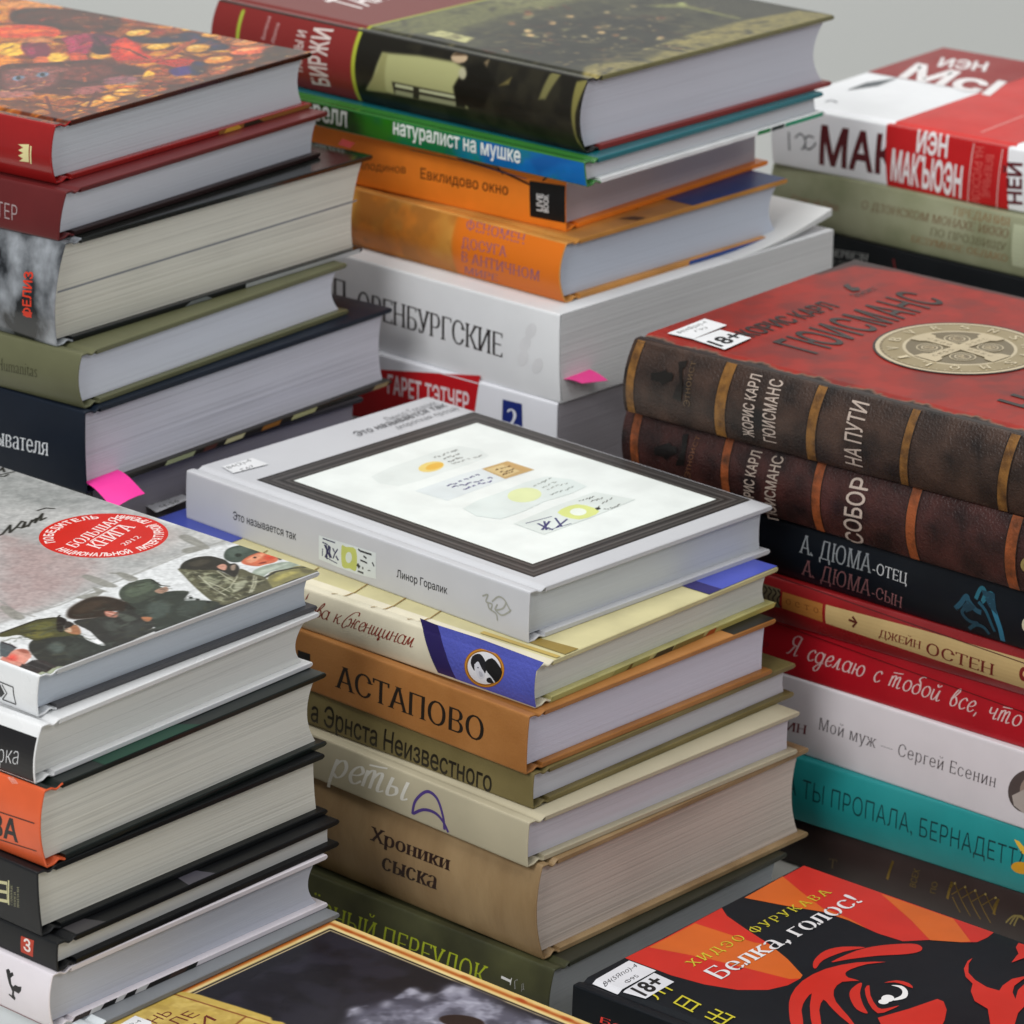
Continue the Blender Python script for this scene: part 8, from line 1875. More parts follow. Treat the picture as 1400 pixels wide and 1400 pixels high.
('poly',[(147.1,87.4),(148.2,85.6),(148.3,84.1),(147.5,83.3),(146,83.5),(144.4,84.8),(143.3,86.5),(143.1,88.1),(144,88.9),(145.5,88.6)],'c0a67a',.7,1),
('poly',[(150.6,71.3),(151.7,69.6),(151.8,68.1),(150.9,67.3),(149.4,67.6),(147.8,68.8),(146.8,70.5),(146.6,72),(147.5,72.8),(149,72.6)],'c0a67a',.7,1),
('poly',[(160.1,46.2),(161.1,44.5),(161.2,43),(160.4,42.2),(158.9,42.5),(157.3,43.7),(156.3,45.3),(156.2,46.8),(157,47.6),(158.5,47.4)],'c0a67a',.7,1),
('poly',[(180,72.1),(181,70.4),(181.1,68.9),(180.3,68.1),(178.8,68.4),(177.3,69.6),(176.2,71.3),(176.1,72.8),(177,73.6),(178.5,73.3)],'c0a67a',.7,1),
('poly',[(156.4,127.2),(165.8,141.2),(207.1,137.2),(207.8,133.8),(174.7,136.1),(163.4,128.3)],'7c7d52',1.5,1),
('poly',[(169.6,142.1),(170.2,141.4),(170.6,140.6),(170.8,139.8),(170.9,139.1),(170.9,138.4),(170.6,137.8),(170.3,137.3),(169.8,137),(169.2,136.9),(168.6,136.9),(167.9,137.1),(167.1,137.4),(166.5,137.9),(165.9,138.6),(165.3,139.3),(164.9,140),(164.7,140.8),(164.6,141.6),(164.6,142.2),(164.8,142.8),(165.2,143.3),(165.7,143.6),(166.3,143.8),(166.9,143.7),(167.6,143.5),(168.3,143.2),(169,142.7)],'b0b77a',1,1),
('poly',[(168.4,143.6),(173.3,191.6),(224.1,168.7),(209.6,139.5)],'4a4840',4,.8),
('poly',[(214.2,60.8),(210.4,101.9),(210.8,138.1),(216.2,167.7),(235.8,171.7),(236.9,106.5),(235.6,42.2),(217.5,46.9)],'8b8255',1.5,1),
('poly',[(216.1,69.9),(216.8,130.8),(222.7,118.4),(223.7,64.8)],'9a8f5c',2,.7),
('poly',[(218.3,14.4),(214.6,40.4),(227.4,39.4),(235.6,42.2),(236.6,5.8),(231.9,-.9)],'8a8154',1.2,1),
('poly',[(224,8),(224.5,39),(232.6,6.7)],'a09468',2,.6),
('poly',[(216.6,24.6),(214,50.9),(218.5,77.1),(229.2,43.4)],'3c3a30',3,.6),
('dabs',3,260,['4a4836','6a6448','2a2820','7c7450','38342a','585440'],9,2.2,.5,[(97.5,3.2),(91,82.6),(120,158.5),(243.2,130.6),(269,6.1),(163.6,-1.6)],1.2),
('dabs',5,150,['1c1a15','3a362a','6a5a40','25221a','857a58','4a2c20'],7,2,.7,[(165.3,7.2),(141,58.7),(146.1,94.2),(190.6,127.6),(231.3,68.3),(216.7,29.8),(209.5,12.6)],.2),
('dabs',8,60,['b09a70','9a8a62','8a5a40','c8b88c'],2,1.1,.75,[(165.3,7.2),(141,58.7),(146.1,94.2),(190.6,127.6),(231.3,68.3),(216.7,29.8),(209.5,12.6)],.2),
('grain',2,.35,4),
('poly',[(-5,0),(92.4,0),(92.4,200),(-5,200)],'82302c',.3,1),
('line',[(92.4,0),(92.4,200)],2.2,'a3a83c',.4,1),
('grade',1.25),
  ], .3, .25),
('spine', 'painting', (.3,233.82,.6,32.96), .5, [
('fill','1d1b15'),
('noise','2e2b20',12,.7,9),
('poly',[(101.9,7.6),(107.7,13.9),(112.1,26.5),(134.5,28.5),(156.2,29.1),(166.4,26.7),(165.6,20.3),(166.7,9.8),(120.5,8.4),(115.3,8.6)],'a3a372',1,1),
('poly',[(112.1,26.5),(115.6,26.3),(115.3,8.6),(102.9,7.7),(110.5,18.1)],'8d8b5c',1,1),
('poly',[(119.9,14.6),(165.8,15.4),(165,9.5),(120.5,8.4)],'2c2a20',.6,1),
('poly',[(121.9,14),(133.3,14.2),(133.1,12.6),(121.7,12.4)],'b9bb96',.4,1),
('poly',[(121.5,11),(132.9,11.3),(132.3,8.9),(120.9,8.6)],'8f9070',.4,1),
('poly',[(137.1,14.2),(159.9,14.7),(159.8,13.2),(136.9,12.7)],'b9bb96',.4,1),
('poly',[(136.7,11.3),(159.6,11.9),(159.1,9.5),(136.1,9)],'8f9070',.4,1),
('poly',[(158.2,18.5),(163.5,27.6),(173.3,31.4),(182.8,24.8),(177.1,11.6),(160.2,10.6)],'17150f',1,1),
('poly',[(162.8,31.8),(162.9,31.4),(162.8,30.9),(162.5,30.4),(161.9,29.9),(161.1,29.6),(160.2,29.3),(159.2,29),(158.1,28.9),(157.1,29),(156.1,29.1),(155.1,29.3),(154.4,29.6),(153.8,30),(153.5,30.5),(153.3,31),(153.4,31.5),(153.8,31.9),(154.3,32.4),(155,32.7),(155.9,33),(156.9,33.2),(158,33.3),(159,33.3),(160.1,33.2),(161,33),(161.8,32.7),(162.4,32.3)],'b39d80',.6,1),
('poly',[(165,25.5),(165.1,25),(165.1,24.4),(165,23.9),(164.7,23.5),(164.4,23.1),(163.9,22.8),(163.4,22.7),(162.9,22.7),(162.4,22.8),(161.9,23),(161.4,23.4),(161.1,23.8),(160.7,24.3),(160.5,24.8),(160.4,25.4),(160.4,25.9),(160.5,26.4),(160.7,26.9),(161,27.2),(161.4,27.5),(161.8,27.6),(162.4,27.6),(162.9,27.5),(163.4,27.3),(163.9,27),(164.4,26.5),(164.7,26.1)],'a8a488',.8,1),
('poly',[(153.4,31.3),(156.7,33.7),(162.6,32.6)],'4a3a2a',.5,1),
('poly',[(209.7,21.4),(212.2,32.1),(215.7,35.2),(219.3,35.1),(215.9,27.6),(213.6,22.1)],'6e6a42',1,1),
('poly',[(185.6,23.5),(191.5,27.9),(191,24.9)],'6a6038',1,1),
('poly',[(173.3,31.4),(175.5,33.4),(175.7,30)],'7a6a50',1,1),
('poly',[(228.4,31.7),(235.2,33.9),(233.6,29.2),(231.8,18.5),(231.7,8.6),(233.8,1.5),(230.9,5.8),(229.5,17)],'76703e',.8,1),
('poly',[(-5,-1),(94.9,-1),(94.9,60),(-5,60)],'7c2a28',.3,1),
('line',[(94.9,-1),(94.9,60)],2.4,'a3ab38',.4,1),
('line',[(18.3,3),(18.3,30.6)],2.2,'9db03c',.4,1),
  ], .3, .25),
 ],
 'B2': [
('spine', 'nature_photo', (.3,244.29,.6,10.83), .6, [
('fill','1878b8'),
('poly',[(-60,-5),(202.6,-5),(208.6,30),(-60,30)],'1272ae',5,1),
('poly',[(-60,-5),(182.1,-5),(188.1,30),(-60,30)],'188a96',5,1),
('poly',[(-60,-5),(166.5,-5),(172.5,30),(-60,30)],'1c7a50',5,1),
('poly',[(-60,-5),(129.8,-5),(135.8,30),(-60,30)],'357a20',5,1),
('poly',[(-60,-5),(107.8,-5),(113.8,30),(-60,30)],'274a1c',5,1),
('poly',[(-60,-5),(82.5,-5),(88.5,30),(-60,30)],'4a3c22',5,1),
('noise','2e8a2c',9,.25,2),
('noise','0e5a9a',12,.25,5),
('poly',[(213.1,6.8),(224.7,12.4),(241.8,11.7),(230.7,8.6),(216.7,1.2)],'1560a0',1.5,.7),
('grade',1.22),
  ], .2, .5),
 ],
 'B4': [
('spine', 'wash', (.3,244.29,.6,27.37), .7, [
('fill','c0742a'),
('noise','d09a48',16,.8,3),
('noise','94602c',10,.6,7),
('poly',[(178,-5),(300,-5),(300,60),(178,60)],'cf6c1c',1.2,1),
('poly',[(153,-5),(178,-5),(178,60),(160,60)],'9a6428',6,.5),
  ], .35, .1),
 ],
 'F1': [
('top', 'cover_print', (.3,234.28,1.2,157.09), .7, [
('fill','982c21'),
('noise','7a332f',26,.75,3),
('noise','a8352a',13,.5,6),
('noise','6a3a3c',5,.2,12),
('poly',[(-5,0),(-2,6.6),(-.4,6.4),(1.2,7.4),(2.8,7.6),(4.4,7.8),(6,7.7),(7.6,7.6),(9.2,8),(10.8,7.4),(12.4,7),(14,7.2),(15.6,6.8),(17.2,5.9),(18.8,6.3),(20.4,5.8),(22,6.7),(23.6,6.9),(25.2,6.7),(26.8,7.5),(28.4,6.7),(30,7.6),(31.6,7.2),(33.2,7.9),(34.8,7.4),(36.4,7.4),(38,7.8),(39.6,7),(41.2,6.5),(42.8,6.3),(44.4,6.3),(46,6.2),(47.6,5.8),(49.2,6.4),(50.8,6.4),(52.4,6.7),(54,6.8),(55.6,7.7),(57.2,7.7),(58.8,7.4),(60.4,8.3),(62,8.6),(63.6,7.9),(65.2,8.2),(66.8,7.2),(68.4,7.2),(70,6.7),(71.6,6.4),(73.2,6.7),(74.8,6.3),(76.4,6.9),(78,6.5),(79.6,6.1),(81.2,6.8),(82.8,7.8),(84.4,7.5),(86,7.2),(87.6,7.6),(89.2,7.4),(90.8,8.6),(92.4,8.4),(94,7.9),(95.6,7.2),(97.2,7.2),(98.8,6),(100.4,6),(102,6.2),(103.6,6),(105.2,5.7),(106.8,7.3),(108.4,6.8),(110,7.3),(111.6,7.3),(113.2,7.5),(114.8,7.8),(116.4,8.5),(118,8.3),(119.6,7.6),(121.2,6.8),(122.8,7.5),(124.4,6.5),(126,6.6),(127.6,5.6),(129.2,6.4),(130.8,6.1),(132.4,6.4),(134,6.5),(135.6,6.7),(137.2,7.3),(138.8,8.2),(140.4,7.3),(142,7.7),(143.6,7.4),(145.2,8.3),(146.8,8),(148.4,7.1),(150,7),(151.6,7),(153.2,6.8),(154.8,5.9),(156.4,6.7),(158,6.6),(159.6,5.8),(161.2,7.1),(162.8,7.2),(164.4,7.6),(166,7.6),(167.6,7.4),(169.2,8.5),(170.8,8.1),(172.4,7.7),(174,7.4),(175.6,8.1),(177.2,7.1),(178.8,6.9),(180.4,6.7),(182,6.8),(183.6,6.4),(185.2,5.8),(186.8,6.5),(188.4,6.5),(190,6.9),(191.6,7.5),(193.2,7.1),(194.8,7.3),(196.4,7.4),(198,7.7),(199.6,7.3),(201.2,8),(202.8,7.2),(204.4,6.8),(206,6.3),(207.6,6.3),(209.2,6),(210.8,5.9),(212.4,6.2),(214,6.4),(215.6,7),(217.2,7.5),(218.8,6.5),(220.4,7.1),(222,7.9),(223.6,7.5),(225.2,8.5),(226.8,7.6),(228.4,8.1),(230,7.8),(231.6,7.6),(233.2,6.2),(234.8,6.2),(236.4,6.7),(238,5.7),(239.6,0)],'3a3230',.5,1),
('line',[(-2,6.6),(-.4,6.4),(1.2,7.4),(2.8,7.6),(4.4,7.8),(6,7.7),(7.6,7.6),(9.2,8),(10.8,7.4),(12.4,7),(14,7.2),(15.6,6.8),(17.2,5.9),(18.8,6.3),(20.4,5.8),(22,6.7),(23.6,6.9),(25.2,6.7),(26.8,7.5),(28.4,6.7),(30,7.6),(31.6,7.2),(33.2,7.9),(34.8,7.4),(36.4,7.4),(38,7.8),(39.6,7),(41.2,6.5),(42.8,6.3),(44.4,6.3),(46,6.2),(47.6,5.8),(49.2,6.4),(50.8,6.4),(52.4,6.7),(54,6.8),(55.6,7.7),(57.2,7.7),(58.8,7.4),(60.4,8.3),(62,8.6),(63.6,7.9),(65.2,8.2),(66.8,7.2),(68.4,7.2),(70,6.7),(71.6,6.4),(73.2,6.7),(74.8,6.3),(76.4,6.9),(78,6.5),(79.6,6.1),(81.2,6.8),(82.8,7.8),(84.4,7.5),(86,7.2),(87.6,7.6),(89.2,7.4),(90.8,8.6),(92.4,8.4),(94,7.9),(95.6,7.2),(97.2,7.2),(98.8,6),(100.4,6),(102,6.2),(103.6,6),(105.2,5.7),(106.8,7.3),(108.4,6.8),(110,7.3),(111.6,7.3),(113.2,7.5),(114.8,7.8),(116.4,8.5),(118,8.3),(119.6,7.6),(121.2,6.8),(122.8,7.5),(124.4,6.5),(126,6.6),(127.6,5.6),(129.2,6.4),(130.8,6.1),(132.4,6.4),(134,6.5),(135.6,6.7),(137.2,7.3),(138.8,8.2),(140.4,7.3),(142,7.7),(143.6,7.4),(145.2,8.3),(146.8,8),(148.4,7.1),(150,7),(151.6,7),(153.2,6.8),(154.8,5.9),(156.4,6.7),(158,6.6),(159.6,5.8),(161.2,7.1),(162.8,7.2),(164.4,7.6),(166,7.6),(167.6,7.4),(169.2,8.5),(170.8,8.1),(172.4,7.7),(174,7.4),(175.6,8.1),(177.2,7.1),(178.8,6.9),(180.4,6.7),(182,6.8),(183.6,6.4),(185.2,5.8),(186.8,6.5),(188.4,6.5),(190,6.9),(191.6,7.5),(193.2,7.1),(194.8,7.3),(196.4,7.4),(198,7.7),(199.6,7.3),(201.2,8),(202.8,7.2),(204.4,6.8),(206,6.3),(207.6,6.3),(209.2,6),(210.8,5.9),(212.4,6.2),(214,6.4),(215.6,7),(217.2,7.5),(218.8,6.5),(220.4,7.1),(222,7.9),(223.6,7.5),(225.2,8.5),(226.8,7.6),(228.4,8.1),(230,7.8),(231.6,7.6),(233.2,6.2),(234.8,6.2),(236.4,6.7),(238,5.7)],.7,'8a7c68',.4,.8),
('line',[(-2,2.1),(238.6,2.1)],1,'4a4240',.8,.6),
('poly',[(-5,148.7),(18,154.7),(60,153.7),(130,155.2),(239.6,154.7),(239.6,162.7),(-5,162.7)],'443838',2.5,.9),
('poly',[(-5,122.7),(3,127.7),(6,149.7),(25,153.7),(-5,162.7)],'443838',2.5,.9),
('grade',1.15),
  ], .4, 0),
 ],
 'E1': [
('top', 'illustration', (18.78,230.12,1.2,142.93), .42, [
('fill','a8a8a7'),
('noise','bdbdbb',24,.7,3),
('noise','8b8d8c',15,.4,5),
('blob',[(47.4,142.3),(89.7,142),(106.2,141.9),(100.6,125.9),(73.1,119.7)],'8f9190',6,.6),
('mottle',[(43,146.1),(87.6,143.9),(125.9,141.2),(106.1,127.1),(77.3,116)],'787b7a',5,.35,21),
('blob',[(113.8,84),(129.1,90.7),(160.9,91.7),(175.2,64.6),(178,41.2),(170.3,34.4)],'a6918f',10,.75),
('blob',[(151.1,135),(160.9,133.2),(166.8,114.1),(162.7,107)],'a8948f',8,.6),
('mottle',[(107.9,89.2),(159,93.5),(182.4,58),(172.1,32.8)],'9a8583',7,.4,33),
('blob',[(132.3,145.2),(140.8,147.3),(154,144.7),(145.3,140.5)],'d5d6d6',1.5,.8),
('blob',[(183.8,18.1),(183,42.5),(180.8,66.4),(179.3,91.4),(178.2,119.2),(181.8,137.9),(189.7,150.2),(210.9,146.8),(231.6,143.3),(235.5,55.2),(236.3,-4),(211.2,-5.9)],'cdcfd0',2,1),
('line',[(172.1,32.8),(181.6,38.1),(183.4,52.5),(181.1,73.2),(180.8,87.7),(178.6,121.2),(179,140.7),(181.8,155.5)],1,'8b8a86',.6,.7),
('line',[(163.1,40.7),(176.6,36.8),(185.2,38.2)],1.2,'8a8986',.6,.7),
('line',[(179,68),(180.9,82.8),(179.1,101.3),(176.7,123)],.7,'90908c',.6,.7),
('line',[(180.1,25.8),(181.3,47.4),(181.4,63.6)],.8,'9a9a98',.6,.7),
('line',[(172.3,88.4),(177.1,91.1),(184,90.6)],1.6,'85847e',.6,.8),
('blob',[(167.4,78.1),(168.5,81.8),(184.2,80.9),(183.9,77.7),(179.7,76.8)],'83827b',.5,.85),
('poly',[(178,73.7),(186.2,74.4),(184.7,69.9)],'83827b',.5,.85),
('blob',[(174.3,89.6),(175.5,92),(184.7,91.2),(184.1,87)],'83827b',.5,.85),
('blob',[(163.7,132.9),(163.6,137.8),(179.4,134),(179.1,130.6)],'83827b',.5,.85),
('blob',[(174.2,124.2),(175.2,130.6),(180,132.2),(179,123.3)],'83827b',.5,.85),
('blob',[(168.9,35.6),(169.5,38.5),(183.1,35.6),(181.6,31.2)],'83827b',.5,.85),
('blob',[(182.2,61.7),(182.5,67.2),(184.9,73.3),(187.4,65.1)],'83827b',.5,.85),
('poly',[(226.9,13),(232.4,13),(232.4,145.5),(226.9,145.5)],'2a2b28',.5,1),
('poly',[(225.4,.5),(232.4,.5),(232.4,15),(225.4,15)],'a9ac98',.8,.8),
('blob',[(191.3,130.3),(187,135.9),(186.6,141.3),(189.9,146.3),(196.6,147.1),(201.5,145.5),(199.7,140.9),(201,132.2),(199.4,128.2),(195.3,127.9)],'3d4840',.35,1),
('blob',[(188.7,134.9),(188.2,140.4),(191.7,144.5),(194.6,136.7),(194.6,131.6)],'56635a',1.2,.7),
('blob',[(195.7,135.6),(196,135.2),(196.2,134.9),(196.4,134.5),(196.4,134.1),(196.4,133.8),(196.4,133.5),(196.2,133.3),(195.9,133.2),(195.6,133.1),(195.3,133.1),(194.9,133.2),(194.5,133.4),(194.1,133.6),(193.8,133.9),(193.5,134.3),(193.3,134.6),(193.1,135),(193,135.4),(193,135.7),(193.1,136),(193.3,136.2),(193.5,136.3),(193.8,136.4),(194.2,136.4),(194.5,136.3),(194.9,136.1),(195.3,135.9)],'20261f',.5,1),
('blob',[(201.1,130.2),(198.6,136.5),(198.8,143.1),(201.5,146),(207.9,143.5),(210.8,139.3),(209.8,134.1),(209,131.2),(205.1,129.4)],'bd6547',.4,1),
('blob',[(201.3,132.5),(199.4,139.3),(201.2,142.6),(204.1,136.6),(204.5,131.9)],'d89a7a',.8,.8),
('blob',[(206.4,143.6),(206.9,143.1),(207.4,142.5),(207.8,141.8),(208,141.1),(208.1,140.4),(208.2,139.8),(208,139.2),(207.8,138.8),(207.4,138.5),(207,138.3),(206.4,138.3),(205.9,138.4),(205.3,138.7),(204.7,139.1),(204.2,139.7),(203.7,140.3),(203.4,141),(203.1,141.7),(203,142.4),(203,143),(203.1,143.6),(203.3,144),(203.7,144.3),(204.2,144.5),(204.7,144.5),(205.3,144.4),(205.8,144.1)],'c2432c',1,.8),
('blob',[(201.8,137.7),(202,137.5),(202.1,137.4),(202.2,137.2),(202.2,137),(202.2,136.8),(202.2,136.7),(202.1,136.6),(202,136.5),(201.8,136.5),(201.7,136.5),(201.5,136.5),(201.3,136.6),(201.1,136.7),(200.9,136.9),(200.8,137),(200.6,137.2),(200.6,137.4),(200.5,137.6),(200.5,137.8),(200.6,137.9),(200.7,138),(200.8,138.1),(200.9,138.1),(201.1,138.1),(201.3,138.1),(201.5,138),(201.7,137.9)],'3a2018',.3,1),
('blob',[(208.3,136.7),(208.5,136.5),(208.6,136.3),(208.6,136),(208.6,135.7),(208.6,135.3),(208.5,134.9),(208.4,134.6),(208.3,134.3),(208.1,134),(207.9,133.8),(207.7,133.6),(207.5,133.5),(207.3,133.6),(207.2,133.6),(207,133.8),(206.9,134),(206.9,134.3),(206.9,134.7),(206.9,135),(207,135.4),(207.1,135.7),(207.2,136.1),(207.4,136.3),(207.6,136.6),(207.8,136.7),(208,136.8),(208.2,136.8)],'7e2c22',.3,1),
('blob',[(200.7,145.6),(203.1,146.9),(209.2,144.7),(210.5,141.5),(205.4,144.7)],'3a352a',.5,1),
('blob',[(211.6,126.1),(210.7,133.2),(213.9,142.4),(219.6,143.7),(219.5,136.9),(216.8,130.8),(219.4,122.6),(215.3,123.1)],'8f998c',.4,1),
('blob',[(213.3,126.3),(213.5,134.1),(215.5,140.9),(216.2,133.9),(216.5,127.5)],'b3bbae',1,.7),
('blob',[(221,124.8),(217.5,130.1),(219.5,136.9),(221,143),(230.2,142.3),(229.5,129.9),(230.5,118.5),(229.2,112.4)],'7b764e',.5,1),
('blob',[(223.5,125.4),(222.1,134.2),(225.4,137.1),(225.9,129.2),(225.9,124.2)],'a39a5c',1.2,.9),
('line',[(220,123.9),(218.4,131.7),(220.7,138.8),(223.4,142.9)],1.3,'34342c',.4,1),
('blob',[(221.4,141.2),(226.6,141.6),(229.9,142.6),(227.9,137.7)],'5e5a40',.8,1),
('blob',[(188.1,109.1),(194.1,112.4),(200,117.7),(210.6,117.2),(206,124.8),(213.4,124.3),(219.3,124.6),(224.8,121.6),(230.7,117),(229.2,107.5),(229.8,96),(226.9,92.8),(218.7,94.8),(205.6,100.2),(195.3,105.2)],'55533f',.35,1),
('mottle',[(189.8,108.6),(200.9,116.9),(211.5,116.3),(215,122.8),(223.5,120.5),(228.5,106.9),(226.6,95.5),(206.6,100.4)],'8f9078',2.2,.9,41),
('mottle',[(189.8,108.6),(200.9,116.9),(211.5,116.3),(215,122.8),(223.5,120.5),(228.5,106.9),(226.6,95.5),(206.6,100.4)],'2f2d22',3.1,.7,44),
('blob',[(203.3,107.3),(203.8,112.8),(209.4,111.1),(212.1,103.6),(209.9,103.3)],'8e9079',.8,.8),
('blob',[(215.9,112),(216.5,117.5),(221.2,111.8),(222.1,106)],'9b9c86',.8,.8),
('blob',[(201.6,112.5),(203.8,115.3),(209.1,112.5),(206.8,110.5)],'3a3c2c',.8,.8),
('blob',[(216,107.1),(216.8,111.1),(222.5,103.1),(218.2,102.5)],'454733',.8,.8),
('line',[(199.6,109),(212.1,103.6),(222.1,101.1)],.55,'b9b8a2',.25,.85),
('line',[(201.2,117.2),(208,114.9),(214.2,113.7)],.55,'b9b8a2',.25,.85),
('line',[(205.2,124.1),(212.2,116.9),(217.3,108.3),(218.2,102.5)],.55,'b9b8a2',.25,.85),
('line',[(215.3,123.1),(222,115.8),(227.1,108.9)],.55,'b9b8a2',.25,.85),
('line',[(216.8,122.8),(222.7,116.5),(227.3,109.9)],.55,'b9b8a2',.25,.85),
('line',[(207.9,106.5),(214.7,105.9),(220.8,104.8)],.55,'b9b8a2',.25,.85),
('blob',[(188,110),(184.6,115.4),(184.2,121.9),(187.1,126.6),(191.1,127.6),(194.9,127.6),(199,126.1),(200.6,127.6),(205.8,124.6),(210.8,117),(201.1,117.9),(194.3,112.3),(189.6,109.8)],'2a2823',.35,1),
('blob',[(187.3,114.8),(187.2,121.5),(191.1,123.3),(192.4,116)],'443f35',1,.7),
('blob',[(197.4,120.8),(197.3,124.1),(199.9,123.5),(202.8,119.9),(200.3,119.4)],'bd8a78',.4,1),
('blob',[(201.1,124.6),(201.5,126.7),(205.3,122.5),(204.3,121.6)],'9a8676',.5,.9),
('blob',[(198.9,69.6),(201.9,86.9),(208.8,94.7),(214.7,87),(221,92.6),(228,91.8),(231.6,63.5),(221.6,61.3),(207.9,64.8)],'2f342e',.35,1),
('blob',[(207.7,74.3),(209.4,82.2),(219.4,75.1),(219.4,65.7)],'4a544e',1.5,.7),
('blob',[(214.5,86.8),(221.8,91.8),(227,82),(223.6,75.8)],'3e453f',1.5,.7),
('blob',[(189.6,76.9),(185.7,85.5),(188.3,94.4),(197.8,90.8),(200.9,90.9),(203.4,73.7),(197.5,71.6)],'3d443a',.35,1),
('blob',[(191,78.8),(190,91),(196.4,88.5),(197.7,76.6)],'55604f',1,.7),
('blob',[(198.9,86.5),(198.8,92.3),(202.4,90.3),(202.8,86.1)],'9a7a68',.4,1),
('line',[(189.5,93.9),(196.6,92),(199.4,93.5)],.8,'1c1e18',.3,1),
('blob',[(214.9,91.1),(215.1,90.9),(215.3,90.7),(215.4,90.5),(215.4,90.3),(215.4,90.1),(215.3,89.9),(215.2,89.7),(215.1,89.7),(214.9,89.6),(214.7,89.6),(214.5,89.7),(214.2,89.8),(214,89.9),(213.8,90.1),(213.6,90.3),(213.5,90.5),(213.4,90.7),(213.3,90.9),(213.3,91.1),(213.4,91.3),(213.5,91.4),(213.6,91.5),(213.8,91.6),(214,91.6),(214.3,91.5),(214.5,91.4),(214.7,91.3)],'1c1e1a',.3,1),
('blob',[(223.2,92.1),(223.4,91.9),(223.6,91.7),(223.7,91.4),(223.7,91.2),(223.7,91),(223.6,90.9),(223.5,90.7),(223.4,90.6),(223.2,90.6),(223,90.6),(222.7,90.6),(222.5,90.7),(222.3,90.9),(222.1,91),(221.9,91.2),(221.8,91.5),(221.7,91.7),(221.6,91.9),(221.6,92.1),(221.7,92.3),(221.8,92.4),(221.9,92.5),(222.1,92.5),(222.3,92.5),(222.6,92.5),(222.8,92.4),(223,92.3)],'1c1e1a',.3,1),
('blob',[(218.3,91.5),(218.4,91.3),(218.6,91.1),(218.7,90.9),(218.7,90.6),(218.7,90.4),(218.7,90.3),(218.6,90.1),(218.4,90),(218.2,90),(218,90),(217.8,90),(217.5,90.1),(217.3,90.3),(217.1,90.5),(216.9,90.7),(216.8,90.9),(216.7,91.1),(216.6,91.3),(216.7,91.5),(216.7,91.7),(216.8,91.8),(217,91.9),(217.2,92),(217.4,92),(217.6,91.9),(217.8,91.8),(218.1,91.7)],'1c1e1a',.3,1),
('blob',[(199.7,44.5),(203.8,54.3),(204.6,66.2),(206.6,68.1),(212.8,64.9),(217.7,66.7),(225.7,61),(227.7,51),(230.4,40.9),(227.4,35.6),(211.9,41.8)],'2d2d2a',.35,1),
('blob',[(208.7,51),(209.6,55.2),(216.4,52.7),(218.3,45.9)],'4a504a',1.8,.6),
('blob',[(217.8,53.9),(220.1,61.2),(225.8,52.7),(226.1,46.2)],'3e423e',1.8,.6),
('blob',[(193.2,47),(188.2,53.3),(185.8,63.1),(187.9,68.9),(194.2,71.3),(201.6,70.6),(206,64.9),(203,61.3),(205,56.3),(200.2,48.1),(196.7,45.7)],'2a2018',1.1,1),
('blob',[(190.6,53.7),(189,62.8),(193.9,67.2),(196.2,58.7),(195.8,51.5)],'43362a',2,.6),
('blob',[(200.6,59.6),(205.7,61.7),(208.4,57.9),(204.9,56.5)],'a06a5a',.5,1),
('line',[(202.4,58.7),(206.7,59.8)],.8,'d0a090',.3,1),
('blob',[(205.9,60.5),(209.5,62.9),(215.3,62),(214,57.4)],'4e544c',.9,.8),
('blob',[(215.2,64.5),(218.3,66.8),(220.6,63.3),(218.7,62.5)],'a0694a',.5,1),
('blob',[(201.1,70.1),(208.3,68.7),(206.4,67),(204.1,66.7)],'1a1712',.3,1),
('blob',[(205.3,17.5),(202.4,23.2),(204.8,29.6),(211.7,37),(216.1,35.5),(224.8,35),(227.6,36.7),(232.5,18.1),(231,9.7),(222.4,9),(212,12.8)],'2e322e',.35,1),
('blob',[(212.3,20.5),(210.5,26.4),(217.1,24.7),(219.2,19.2)],'5c6862',2,.7),
('blob',[(215.7,28.5),(219.8,32.1),(226,22.8),(224.2,19.5)],'3e443e',2,.6),
('blob',[(188.8,18.1),(188.3,30.9),(188.4,37),(192.3,43.5),(199.7,39.5),(205.3,35.7),(211.6,37.4),(205.5,27.8),(203.5,22.2),(195.4,22.1),(193.1,18),(191.1,16.1)],'47472b',.35,1),
('blob',[(190.2,29.2),(192.6,38.2),(197.2,37.2),(196.5,29.7)],'626236',1.2,.8),
('blob',[(196.8,23.3),(198.4,29.8),(204.1,31.5),(202.6,24.3)],'6e6a36',1,.7),
('line',[(188.5,18.4),(188.4,30.7),(188.5,36.8),(192.3,43.4),(191.3,45.3)],.8,'1c1a14',.3,1),
('blob',[(192.2,43.4),(195.3,44.4),(198.9,42.1),(201.2,38.2),(204.6,35),(201.8,34.5)],'1e1a16',.4,1),
('blob',[(203.1,37.1),(202.2,42.5),(206,41.7),(211.2,37.5),(207.6,35.5)],'9a6a4c',.4,1),
('blob',[(203.6,37),(203.5,39.5),(207.2,36.8),(205.7,36)],'c9ab90',.4,1),
('blob',[(197.9,43),(201.7,43),(203.1,39.9),(202.3,37.5)],'2a2622',.4,1),
('blob',[(215.9,35.7),(218.3,38.4),(225.9,36.4),(224.2,35.1),(218.7,36.5)],'e2e3e4',.3,1),
('dabs',4,260,['3c423c','22241f','4c544c','565c50','2c2c26','444434'],4,.8,.5,[(191.5,15.8),(190.1,44.1),(191.4,66.1),(184.7,91.2),(195.7,92.8),(208.8,94.7),(228.3,92.7),(230.5,41.5),(235.9,-1.5)],1.1),
('dabs',6,120,['a3a388','2b2a20','77775c','c2c2aa','494834'],3,.5,.6,[(188.9,109.5),(200.9,116.9),(211.5,116.3),(214.1,123.6),(224.2,121),(229.4,106.1),(227.5,94.7),(207.5,99.5)],.2),
